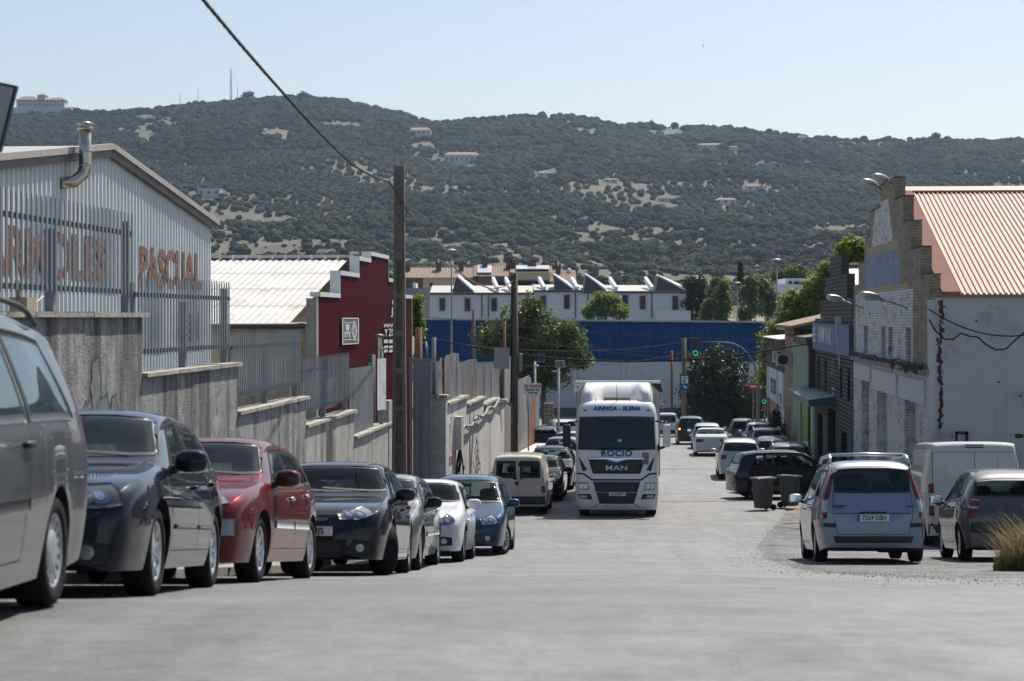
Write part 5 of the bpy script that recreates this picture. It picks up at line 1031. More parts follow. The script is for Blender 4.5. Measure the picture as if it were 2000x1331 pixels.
# ---------------- trees
M_bark = mat('grey_bark',(0.10,0.085,0.07),.95,var=.3,vscale=5,bump=.5)
def leaves(lobes, n, size, rg, up=.3, shell=.55, clump=26):
    "leaf quads gathered in clumps through the lobes' volume"
    C = np.array([[*l[0]] for l in lobes]); Rr = np.array([l[1] for l in lobes]); w = Rr**2; w = w/w.sum(); nc = max(8, n//clump)
    li = rg.choice(len(lobes), nc, p=w); dv = rg.normal(size=(nc,3)); dv /= np.linalg.norm(dv,axis=1,keepdims=True)
    rad = Rr[li]*(shell+(1-shell)*rg.random(nc)**.6)*(1+.18*rg.normal(size=nc)); cc = C[li] + dv*rad[:,None]*np.array([1,1,.95])
    ci = rg.integers(0, nc, n); cr = Rr[li][ci]*.20 + size*.9; off = rg.normal(size=(n,3))*cr[:,None]*.55; pos = cc[ci] + off
    nrm = dv[ci]*.6 + rg.normal(size=(n,3))*.7 + np.array([0,0,up]); nrm /= np.linalg.norm(nrm,axis=1,keepdims=True)
    t = np.cross(nrm, rg.normal(size=(n,3))); t /= np.linalg.norm(t,axis=1,keepdims=True); b = np.cross(nrm, t); s = size*rg.uniform(.6,1.35,n)
    V = np.stack([pos - t*s[:,None]*.5, pos + b*s[:,None]*.36 + nrm*s[:,None]*.08, pos + t*s[:,None]*.5 - nrm*s[:,None]*.10, pos - b*s[:,None]*.36 + nrm*s[:,None]*.08], 1).reshape(-1,3)
    tint = np.repeat(np.clip(rg.random(nc)[ci]*.6 + rg.random(n)*.4, 0, 1), 4); return V, np.arange(n*4).reshape(-1,4), tint
def tree(name, d, lobes_px, n, size, m, label, group=None, base=None, trunk=.18, cat='tree', depth=.8, seed=None, up=.3, shell=.5):
    rg = np.random.default_rng(seed or int(d*10+lobes_px[0][0])); lobes = []
    for px, py, r in lobes_px: rr = r*d/F; dd = d + rg.uniform(-.5,.5)*rr*depth; lobes.append((P(px,py,d) + Vector((0,dd-d,0)), rr))
    bx = base if base else lobes_px[0][0]; B = P(bx, ridge(bx)+14, d) if d > 300 else P(bx, 0, d); B.z = G(d) - .1 if d < 300 else B.z; e = empty(name, B, label=label, cat=cat, group=group)
    V, Fc, tn = leaves(lobes, n, size, rg, up, shell); o = link('crown', npmesh('crown', V, Fc, m, tn), e); o.location = -e.location
    mb = MB(); top = max(lobes, key=lambda l: l[0].z)[0]; zc = min(l[0].z - l[1]*.4 for l in lobes); zc = max(zc, B.z + .3); fork = Vector((B.x*.6+sum(l[0].x for l in lobes)/len(lobes)*.4, d, zc))
    mb.tube([B, B.lerp(fork,.5)+Vector((rg.uniform(-.1,.1),0,0)), fork], [trunk*1.15,trunk*.9,trunk*.8], 9)
    for c, r in lobes: mid = fork.lerp(c,.55)+Vector((rg.uniform(-.15,.15),rg.uniform(-.15,.15),.1)); mb.tube([fork, mid, c], [trunk*.55,trunk*.3,trunk*.12], 6)
    child(mb, 'trunk', M_bark, e); return e
LF_plane = leafmat('plane_leaves',(0.032,0.060,0.010),(0.11,0.15,0.030),.40); LF_dark = leafmat('dark_leaves',(0.012,0.022,0.009),(0.035,0.050,0.018),.2); LF_pale = leafmat('pale_leaves',(0.055,0.095,0.025),(0.13,0.19,0.06),.45); LF_sun = leafmat('sunlit_leaves',(0.060,0.100,0.012),(0.17,0.23,0.038),.5); LF_cyp = leafmat('cypress_leaves',(0.012,0.022,0.010),(0.030,0.045,0.02),.1)
tree('plane_tree', 135, [(1048,640,42),(1012,625,30),(1085,668,46),(1118,690,34),(965,660,32),(1000,672,38),(1050,700,46),(948,690,18),(1040,605,22),(1110,650,26),(1085,735,30),(1135,705,16),(1020,735,35)], 15000, .22, LF_plane, 'big dark green plane tree in front of the blue warehouse', base=1068, trunk=.22)
tree('hedge_shrub', 163, [(1410,725,42),(1385,765,45),(1435,765,48),(1352,765,26),(1398,700,22),(1425,700,20),(1465,790,30),(1360,725,18),(1400,800,45),(1440,800,40),(1350,800,25),(1485,795,18)], 15000, .24, LF_dark, 'huge dark evergreen shrub behind the petrol sign', base=1405, cat='shrub', trunk=.15)
tree('young_tree', 214, [(1182,598,24),(1160,606,18),(1205,607,18),(1176,583,12),(1196,590,14),(1150,614,10),(1218,612,10)], 4200, .26, LF_sun, 'bright green young tree peeping over the blue warehouse', trunk=.12)
tree('evergreen_oak', 246, [(1352,590,22),(1360,555,20),(1345,560,14),(1370,575,16),(1350,615,20)], 4500, .34, LF_dark, 'dark evergreen tree next to the end of the white terrace', trunk=.2)
tree('poplar', 232, [(1388,600,14),(1392,575,13),(1398,552,9),(1384,615,14)], 4200, .26, LF_pale, 'pale green poplar beside the dark evergreen, left of a pair', group='pale poplars', trunk=.15)
tree('poplar', 230, [(1413,600,15),(1414,575,13),(1412,556,9),(1410,618,15)], 4200, .26, LF_pale, 'pale green poplar beside the cypress, right of a pair', group='pale poplars', trunk=.15)
tree('cypress', 252, [(1446,555,5),(1446,545,4.6),(1446,535,4),(1446,525,3),(1446,516,1.8),(1446,565,5),(1446,580,5)], 3000, .25, LF_cyp, 'slender dark cypress rising above the other trees', trunk=.12, shell=.3)
tree('ash_tree', 236, [(1468,600,18),(1462,570,16),(1470,550,12),(1455,615,15)], 4500, .28, LF_pale, 'round green tree right of the cypress, nearer the blue roof end', group='round green trees', trunk=.15)
tree('ash_tree', 238, [(1500,600,20),(1496,570,17),(1488,553,13),(1510,585,14)], 4500, .28, LF_pale, 'round green tree beside the tall street lamp', group='round green trees', trunk=.15)
tree('background_tree', 275, [(1535,545,18),(1555,535,16),(1520,540,14),(1575,538,14)], 3600, .3, LF_plane, 'broad tree behind the white villa', trunk=.2)
tree('street_plane', 134, [(1600,560,26),(1580,590,32),(1548,612,30),(1612,600,26),(1528,650,28),(1560,650,30),(1505,690,22),(1590,635,26),(1612,530,13),(1500,735,20),(1520,720,22),(1545,580,14),(1492,665,12)], 14000, .22, LF_sun, 'large sunlit plane tree rising behind the row of shops', base=1560, trunk=.22)
tree('yard_tree', 92, [(1664,488,22),(1652,502,15),(1680,500,15),(1668,470,10),(1660,520,16)], 3600, .17, LF_sun, 'leafy treetop between the black and white gables', base=1664, trunk=.12)
tree('small_tree', 82, [(812,592,12),(815,625,13),(808,610,10),(818,645,10)], 2600, .13, LF_sun, 'small bright tree between the red shed and the blue warehouse', base=812, trunk=.08)
tree('bush', 78, [(763,545,8),(768,552,7)], 500, .13, LF_sun, 'bit of bright foliage behind the red gable step', base=765, trunk=.05)
tree('conical_shrub', 106, [(1515,835,16),(1516,820,10),(1517,808,6),(1512,850,18)], 2400, .12, LF_dark, 'dark conical shrub at the foot of the white shop', cat='shrub', trunk=.05)
tree('roadside_bush', 190, [(1480,795,22),(1500,780,16),(1460,805,14)], 2500, .22, LF_sun, 'sunlit bush right of the big dark shrub', cat='shrub', trunk=.05)
tree('roadside_bush', 168, [(1375,715,14),(1355,700,14),(1345,730,12)], 2200, .2, LF_plane, 'light green bush behind the petrol sign post', cat='shrub', trunk=.05)
# umbrella pines on the skyline
for px, py, r, lb in ((1828,262,7,'umbrella pine standing out on the right skyline'),(1270,240,8,'flat topped pine cluster at the ridge centre'),(485,181,8,'round tree beside the lattice mast on the ridge'),(592,183,8,'rounded pine on the highest part of the ridge')):
    d = 1690; tree('skyline_pine', d, [(px,py+3,r*.55),(px-r*.8,py+5,r*.4),(px+r*.8,py+4,r*.42)], 700, 1.4, LF_dark, lb, group='pines standing out on the skyline', trunk=.35, base=px)
# ================================================================== VEHICLES
M_tyre = mat('tyre_rubber',(0.011,0.011,0.012),.85,spec=.2,var=.2,vscale=20); M_rim = mat('alloy_rim',(0.55,0.56,0.58),.28,metal=.85,var=.06,vscale=20); M_hubcap = mat('painted_hubcap',(0.40,0.41,0.43),.4,metal=.5)
M_chrome = mat('chrome',(0.72,0.73,0.75),.12,metal=1.0); M_trim = mat('soft_black_trim',(0.030,0.030,0.032),.6,var=.15); M_seal = mat('window_seal',(0.012,0.012,0.013),.45); M_seat = mat('seat_cloth',(0.035,0.036,0.040),.9); M_dash = mat('dashboard',(0.045,0.045,0.048),.8)
M_under = mat('underbody',(0.010,0.010,0.010),.9); M_plate = mat('plate_white',(0.72,0.72,0.70),.5); M_plblue = mat('plate_blue',(0.02,0.08,0.30),.5); M_pltxt = mat('plate_ink',(0.015,0.015,0.018),.5)
M_red_l = mat('tail_lens_red',(0.13,0.004,0.006),.12,spec=.4,coat=.5); M_clear_l = mat('lamp_lens_clear',(0.40,0.41,0.42),.12,metal=.5,spec=.8,coat=.8,var=.25,vscale=14); M_amber = mat('amber_lens',(0.45,0.14,0.01),.15,coat=.5); M_refl = mat('lamp_reflector',(0.75,0.76,0.78),.08,metal=1.0)
M_smoke = mat('lamp_lens_smoked',(0.05,0.052,0.058),.10,spec=.8,coat=.8)
M_blink = mat('lit_indicator',(1.0,0.42,0.04),.3,emit=4.0)
GL = glass('car_glass',(0.45,0.54,0.54),dust=.004,ior=1.19); GLD = glass('car_glass_dusty',(0.42,0.51,0.51),dust=.03,ior=1.28); GLT = glass('car_glass_tinted',(0.10,0.12,0.12),dust=.02)
P_ = dict(silver=paint('silver_paint',(0.13,0.14,0.155),.8,.28,.04), navy=paint('navy_paint',(0.006,0.010,0.024),.3,.28,.02,1.0), red=paint('red_paint',(0.13,0.011,0.016),.4,.28,.05), black=paint('black_paint',(0.006,0.007,0.011),.0,.22,.01,1.0), dsilver=paint('dark_silver_paint',(0.14,0.147,0.155),.7,.35,.14),
  white=paint('white_car_paint',(0.66,0.67,0.68),.0,.30,.08), blue=paint('blue_paint',(0.013,0.048,0.095),.55,.26,.04), beige=paint('beige_paint',(0.55,0.52,0.44),.0,.40,.14), grey=paint('grey_paint',(0.075,0.075,0.080),.65,.34,.12), lblue=paint('pale_blue_silver_paint',(0.24,0.28,0.345),.7,.34,.08), dgrey=paint('graphite_paint',(0.028,0.030,0.036),.4,.30,.04,1.0), vwhite=paint('van_white_paint',(0.55,0.55,0.52),.0,.45,.12))

TOPS = {
 'hatch': [(0,.42),(.012,.48),(.04,.535),(.12,.595),(.22,.645),(.27,.672),(.31,.725),(.44,.945),(.50,.985),(.58,1.0),(.70,.99),(.82,.955),(.90,.905),(.93,.865),(.97,.70),(.985,.62),(1,.52)],
 'mpv': [(0,.37),(.012,.43),(.05,.50),(.13,.565),(.18,.605),(.22,.66),(.36,.925),(.42,.975),(.55,1.0),(.80,.99),(.92,.96),(.95,.925),(.985,.64),(.995,.58),(1,.50)],
 'picasso': [(0,.38),(.012,.45),(.06,.53),(.14,.60),(.19,.64),(.23,.70),(.40,.95),(.48,.99),(.56,1.0),(.75,.985),(.88,.93),(.925,.875),(.97,.66),(.985,.60),(1,.52)],
 'sedan': [(0,.42),(.012,.48),(.05,.55),(.14,.61),(.25,.66),(.29,.69),(.44,.955),(.50,.99),(.56,1.0),(.66,.97),(.83,.775),(.86,.755),(.96,.735),(.985,.69),(1,.55)],
 'suv': [(0,.40),(.012,.47),(.04,.535),(.12,.585),(.22,.62),(.26,.65),(.30,.70),(.43,.945),(.50,.99),(.58,1.0),(.78,.985),(.89,.95),(.93,.90),(.975,.68),(.985,.62),(1,.54)],
 'smallvan': [(0,.36),(.012,.41),(.04,.455),(.14,.53),(.20,.565),(.23,.61),(.34,.90),(.40,.965),(.50,1.0),(.92,.985),(.97,.97),(.99,.945),(1,.90)],
 'bigvan': [(0,.30),(.01,.35),(.04,.41),(.12,.48),(.16,.52),(.19,.58),(.30,.91),(.35,.975),(.42,1.0),(.95,1.0),(.985,.985),(1,.955)]}
BELT = {'hatch': [(0,.40),(.05,.51),(.15,.565),(.28,.605),(.6,.635),(.9,.68),(.965,.64),(1,.50)], 'mpv': [(0,.35),(.05,.47),(.2,.565),(.5,.585),(.9,.605),(.975,.59),(1,.48)], 'picasso': [(0,.36),(.05,.50),(.2,.59),(.5,.61),(.9,.64),(.965,.60),(1,.50)],
 'sedan': [(0,.40),(.05,.53),(.15,.585),(.28,.63),(.6,.66),(.84,.70),(.97,.70),(1,.53)], 'suv': [(0,.38),(.05,.51),(.2,.575),(.5,.61),(.9,.66),(.97,.62),(1,.52)], 'smallvan': [(0,.34),(.05,.44),(.2,.535),(.9,.55),(.985,.55),(1,.54)], 'bigvan': [(0,.28),(.05,.40),(.18,.50),(.9,.52),(1,.52)]}
GLZ = { # cowl, header, rear glass top/bottom (x/L), side glass: list of (bottom0, bottom1, top0, top1) x/L
 'hatch': dict(ws=(.292,.452), rw=(.905,.968), side=[(.335,.565,.475,.565),(.58,.775,.58,.76),(.79,.875,.775,.81)]),
 'mpv': dict(ws=(.205,.372), rw=(.953,.982), side=[(.255,.44,.395,.45),(.455,.66,.463,.66),(.675,.925,.675,.885)]),
 'picasso': dict(ws=(.215,.412), rw=(.93,.966), side=[(.27,.50,.43,.505),(.515,.73,.52,.72),(.745,.86,.735,.80)]),
 'sedan': dict(ws=(.295,.448), rw=(.665,.822), side=[(.335,.565,.472,.565),(.58,.76,.58,.685)]),
 'suv': dict(ws=(.282,.442), rw=(.905,.97), side=[(.325,.555,.465,.555),(.57,.765,.57,.76),(.78,.885,.775,.83)]),
 'smallvan': dict(ws=(.218,.352), rw=(0,0), side=[(.26,.43,.365,.43)]),
 'bigvan': dict(ws=(.178,.302), rw=(0,0), side=[(.20,.335,.315,.335)])}

def wheel_parts(r, w, style, res):
    "tyre and rim meshes about the local y axis, outer face towards +y"
    Mx = Matrix.Rotation(R(-90), 4, 'X'); rr = r*.68; tm = MB(); h = w/2
    tm.lathe([(rr-.01,-h*.75),(rr+.01,-h*.95),(r-.035,-h),(r-.010,-h*.86),(r,-h*.6),(r,h*.6),(r-.010,h*.86),(r-.035,h),(rr+.012,h*.97),(rr-.01,h*.80),(rr-.02,h*.4)], res, Mx)
    rm = MB(); rm.lathe([(rr,h*.82),(rr+.004,h*.86),(rr-.015,h*.86),(rr-.03,h*.55),(rr-.035,-h*.6)], res, Mx)
    rm.lathe([(0,h*.10),(rr-.03,h*.05)], res, Mx, mi=1, sm=False)
    if style == 'cap':
        rm.lathe([(0,h*.84),(r*.10,h*.84),(r*.34,h*.80),(r*.38,h*.70)], res, Mx); n = 15
    else: n = style; rm.lathe([(0,h*.74),(r*.09,h*.74),(r*.15,h*.66),(r*.16,h*.3)], max(10,res//2), Mx)
    r0 = r*.36 if style == 'cap' else r*.10
    for k in range(n):
        a = 2*math.pi*k/n; wi = (.020 if style == 'cap' else .015 if n > 8 else .026); ro = rr-.012; ca, sa = math.cos(a), math.sin(a)
        def pt(rad, t, y): return (rad*ca - t*sa, y, rad*sa + t*ca)
        y0, y1 = h*.70, h*.80
        rm.add([pt(r0,-wi*.8,y0),pt(r0,wi*.8,y0),pt(ro,wi*1.15,y1),pt(ro,-wi*1.15,y1),pt(r0,-wi*.9,y0-.03),pt(r0,wi*.9,y0-.03),pt(ro,wi*1.2,y1-.035),pt(ro,-wi*1.2,y1-.035)], [(0,1,2,3),(4,7,6,5),(0,4,5,1),(1,5,6,2),(3,2,6,7),(0,3,7,4)])
    return tm.mesh('tyre', M_tyre), rm.mesh('rim', [M_hubcap if style == 'cap' else M_rim, M_under])
_WH = {}
def wheel(e, r, w, style, x, y, side, turn=0.0, res=28):
    k = (r, w, style, res)
    if k not in _WH: _WH[k] = wheel_parts(*k)
    wh = bpy.data.objects.new('wheel', None); COL.objects.link(wh); wh.parent = e; wh.location = (x, y, r); wh.rotation_euler = (0, random.uniform(0,6), (0 if side > 0 else math.pi) + turn); wh.rotation_mode = 'ZYX' if False else 'XYZ'
    link('tyre', _WH[k][0], wh); link('rim', _WH[k][1], wh)

class Car:
    def __init__(s, kind, L, W, H, fo, wb, r, pm, near=True, tumble=.30, clear=.19, fb=.07, rb=.05, pf=.80, pr=.86, glass_m=None, sideglass=None, cut=True, tyre_w=.21):
        s.kind, s.L, s.W, s.H, s.fo, s.wb, s.r, s.pm, s.near = kind, L, W, H, fo, wb, r, pm, near
        s.top = pchip([(a*L, b*H) for a, b in TOPS[kind]]); s.belt = pchip([(a*L, b*H) for a, b in BELT[kind]]); s.x0 = fo + wb/2; s.clear = clear; s.tumble = tumble
        s.plan = pchip([(0,pf),(.012*L,pf+.07),(.04*L,.925),(.10*L,.975),(.22*L,1),(.75*L,1),(.88*L,.975),(.955*L,pr+.07),(.985*L,pr+.035),(L,pr)])
        s.edge = {'bigvan': .94, 'smallvan': .89}.get(kind, .80); s.glass = glass_m or GL; s.sglass = sideglass or s.glass; s.tw = tyre_w; s.fbulge, s.rbulge = fb, rb
        s.body(cut)
    def bottom(s, x):
        z = s.clear + .05*max(0, 1-x/.25)**2*0 + .06*max(0, (x-s.L+.5)/.5)
        for xw in (s.fo, s.fo+s.wb):
            ra = s.r + .055; d = abs(x-xw)
            if d < ra: z = max(z, s.r + math.sqrt(ra*ra-d*d))
        return z
    def section(s, x, n1, n2, n3):
        zt = s.top(x); bl = min(s.belt(x), zt-.012); zb = min(s.bottom(x), bl-.03); w = s.W/2*s.plan(x); zm = .40*s.H
        def side(z):
            if z < zm: return w*(1-.075*((zm-z)/(zm-.15))**2)
            return w*(1-.05*((z-zm)/(.64*s.H-zm))**2)
        sb = side(zb); p = [(0,zb),(sb*.5,zb),(sb*.88,zb)]
        for k in range(n1+1): z = zb+(bl-zb)*k/n1; p.append((side(z) - (.012 if k == n1 else 0), z))
        g = zt-bl; yb = side(bl)-.012; yr = yb - s.tumble*g - min(.03, g*.5)
        for k in range(1, n2+1): t = k/n2; p.append((yb+(yr-yb)*t**1.25, bl+s.edge*g*t))
        for k in range(1, n3+1):
            a = math.pi/2*k/n3; p.append((yr*math.cos(a)**.72, bl+s.edge*g+(1-s.edge)*g*math.sin(a)**.8))
        return p
    def body(s, cut):
        st = .028 if s.near else .05; n1, n2, n3 = (12, 9, 9) if s.near else (7, 6, 6); L = s.L
        xs = list(np.arange(0, L+.001, st)); xs[-1] = L
        for xw in (s.fo, s.fo+s.wb):
            for k in (-1, 1): xs += [xw+k*(s.r+.055), xw+k*(s.r+.0549)]
        xs = sorted(set(round(float(v),5) for v in xs)); rings = []
        for x in xs:
            h = s.section(x, n1, n2, n3); rings.append([(s.x0-x, y, z) for y, z in h] + [(s.x0-x, -y, z) for y, z in reversed(h[1:-1])])
        def caps(ring, b):
            zc = (min(p[2] for p in ring)+max(p[2] for p in ring))/2; out = []; x = ring[0][0]
            for k in (.965,.90,.72,.45,.15): out.append([(x+b*(1-k*k), p[1]*k, zc+(p[2]-zc)*k) for p in ring])
            return out
        fr = caps(rings[0], s.fbulge); rr = caps(rings[-1], -s.rbulge); rings = fr[::-1] + rings + rr; n = len(rings[0])
        v = [p for r in rings for p in r]; f = []
        for i in range(len(rings)-1):
            for k in range(n): j = (k+1) % n; f.append((i*n+k, (i+1)*n+k, (i+1)*n+j, i*n+j))
        f.append(tuple(range(n))); f.append(tuple((len(rings)-1)*n+k for k in range(n-1,-1,-1)))
        s.bvh = BVHTree.FromPolygons([Vector(p) for p in v], f); s.V, s.Fc = v, f; s.holes = []
    def hit(s, o, d):
        h = s.bvh.ray_cast(Vector(o), Vector(d), 12); return h
    # direction of view for the patches: 'F' front, 'B' back, 'L' +y side, 'R' -y side, or an angle from the front towards +y
    def ray(s, view, u, z):
        if view == 'F': return (6, u, z), (-1,0,0)
        if view == 'B': return (-6, u, z), (1,0,0)
        if view == 'L': return (u, 5, z), (0,-1,0)
        if view == 'R': return (u, -5, z), (0,1,0)
        a = view; d = Vector((-math.cos(a), -math.sin(a), 0)); t = Vector((-math.sin(a), math.cos(a), 0)); return tuple(-d*6 + t*u + Vector((0,0,z))), tuple(d)
    def patch(s, mb, view, lo, hi, off=.006, nu=10, nv=6, us=None, vs=None, mi=None, skirt=True):
        "conforming patch between the polylines lo and hi (same number of points) given in the view's (u, z)"
        def ev(pl, t):
            if len(pl) == 2: return (pl[0][0]+(pl[1][0]-pl[0][0])*t, pl[0][1]+(pl[1][1]-pl[0][1])*t)
            q = t*(len(pl)-1); i = min(int(q), len(pl)-2); w = q-i; return (pl[i][0]+(pl[i+1][0]-pl[i][0])*w, pl[i][1]+(pl[i+1][1]-pl[i][1])*w)
        us = us or [i/nu for i in range(nu+1)]; vs = vs or [i/nv for i in range(nv+1)]; rows = []; last = None
        for b in vs:
            r_ = []
            for a in us:
                p, q = ev(lo, a), ev(hi, a); u, z = p[0]+(q[0]-p[0])*b, p[1]+(q[1]-p[1])*b; o, d = s.ray(view, u, z); h = s.bvh.ray_cast(Vector(o), Vector(d), 12)
                if h[0] is None: r_.append(None)
                else:
                    nn_ = h[1] if h[1].dot(Vector(d)) < 0 else -h[1]; r_.append(h[0] + (nn_*.6 - Vector(d)*.4).normalized()*off)
            rows.append(r_)
        flip = None
        base = len(mb.v); idx = {}; vv = []; ff = []; mm = []
        for i, r_ in enumerate(rows):
            for j, p in enumerate(r_):
                if p is not None: idx[(i,j)] = len(vv); vv.append(p)
        for i in range(len(rows)-1):
            for j in range(len(us)-1):
                q = [(i,j),(i,j+1),(i+1,j+1),(i+1,j)]
                if all(k in idx for k in q): ff.append(tuple(idx[k] for k in q)); mm.append(mi(i,j,len(vs)-1,len(us)-1) if mi else 0)
        if ff:
            a, b, c = (vv[k] for k in ff[0][:3]); nrm = (b-a).cross(c-a); d = Vector(s.ray(view, 0, 0)[1])
            if nrm.dot(d) > 0: ff = [tuple(reversed(q)) for q in ff]
            if skirt:
                d0 = Vector(d); n_, m_ = len(rows), len(us); loop = [(0,j) for j in range(m_)] + [(i,m_-1) for i in range(1,n_)] + [(n_-1,j) for j in range(m_-2,-1,-1)] + [(i,0) for i in range(n_-2,0,-1)]
                loop = [k for k in loop if k in idx]; b0 = len(vv); vv += [vv[idx[k]] + d0*(off+.012) for k in loop]
                for k in range(len(loop)): j = (k+1) % len(loop); ff.append((idx[loop[k]], idx[loop[j]], b0+j, b0+k)); mm.append(mm[0])
        for q, m_ in zip(ff, mm): mb.f.append(tuple(base+k for k in q)); mb.m.append(m_); mb.sm.append(True)
        mb.v += [tuple(p) for p in vv]; return mb
    def line(s, mb, view, pts, w=.008, off=.003):
        "thin strip following the surface"
        out = []
        for k in range(len(pts)-1):
            a, b = pts[k], pts[k+1]; n = max(1, int(math.hypot(b[0]-a[0], b[1]-a[1])/.05))
            for i in range(n + (k == len(pts)-2)): t = i/n; out.append((a[0]+(b[0]-a[0])*t, a[1]+(b[1]-a[1])*t))
        prev = None; rows = []
        for i, p in enumerate(out):
            q0, q1 = out[max(i-1,0)], out[min(i+1,len(out)-1)]; d = Vector((q1[0]-q0[0], q1[1]-q0[1])); d.normalize(); n = Vector((-d.y, d.x))*w/2; r_ = []
            for sgn in (-1, 1):
                o, dd = s.ray(view, p[0]+n.x*sgn, p[1]+n.y*sgn); h = s.bvh.ray_cast(Vector(o), Vector(dd), 12)
                r_.append(None if h[0] is None else h[0]-Vector(dd)*off)
            rows.append(r_)
        for a, b in zip(rows[:-1], rows[1:]):
            if None in a or None in b: continue
            mb.add([a[0], a[1], b[1], b[0]], [(0,1,2,3)])
    def disc(s, mb, view, u, z, r, off=.013, n=7):
        lo = [(u-r*math.cos(math.pi*i/(2*n)), z-r*math.sin(math.pi*i/(2*n))) for i in range(2*n+1)]; hi = [(a, 2*z-b) for a, b in lo]; return s.patch(mb, view, lo, hi, off, us=[i/(2*n) for i in range(2*n+1)], nv=4, skirt=False)
    def glaze(s, e, name, view, lo, hi, m, frit=.05, hole=True, nu=14, nv=8):
        us = [0, frit] + [frit+(1-2*frit)*i/(nu-2) for i in range(1,nu-2)] + [1-frit, 1]; fv = frit*1.5; vs = [0, fv] + [fv+(1-2*fv)*i/(nv-2) for i in range(1,nv-2)] + [1-fv, 1]
        mb = MB(); s.patch(mb, view, lo, hi, .005, us=us, vs=vs, mi=lambda i,j,ni,nj: 1 if i in (0,ni-1) or j in (0,nj-1) else 0)
        if hole: s.holes.append((view, lo, hi))
        return mb.build(name, [m, M_seal], e)
    def finish(s, e):
        keep = []; mi = []
        def inside(view, lo, hi, c, nr):
            if view == 'F' and nr.x < .15 or view == 'B' and nr.x > -.15 or view == 'L' and nr.y < .3 or view == 'R' and nr.y > -.3: return False
            u = c.y if view in 'FB' else c.x; poly = lo + hi[::-1]; z = c.z; cx = sum(p[0] for p in poly)/len(poly); cz = sum(p[1] for p in poly)/len(poly); poly = [(cx+(p[0]-cx)*.955, cz+(p[1]-cz)*.91) for p in poly]; ins = False
            for i in range(len(poly)):
                (x1,y1),(x2,y2) = poly[i], poly[i-1]
                if (y1 > z) != (y2 > z) and u < (x2-x1)*(z-y1)/(y2-y1)+x1: ins = not ins
            return ins
        V = [Vector(p) for p in s.V]
        for f in s.Fc:
            c = sum((V[k] for k in f), Vector())/len(f); nr = Vector((0,0,0))
            for i in range(len(f)): nr += V[f[i]].cross(V[f[(i+1) % len(f)]])
            if nr.length > 0: nr.normalize()
            if c.z > s.belt(min(max(s.x0-c.x,0),s.L))-.06 and any(inside(*h, c, nr) for h in s.holes): continue
            keep.append(f); mi.append(1 if nr.z < -.6 or c.z < s.clear+.012 else 0)
        me = bpy.data.meshes.new('body'); me.from_pydata([tuple(p) for p in s.V], [], keep); me.materials.append(s.pm); me.materials.append(M_under)
        me.polygons.foreach_set('material_index', mi); me.polygons.foreach_set('use_smooth', [True]*len(keep)); me.update(); me.set_sharp_from_angle(angle=R(42)); s.bodyo = link('body', me, e); return s.bodyo

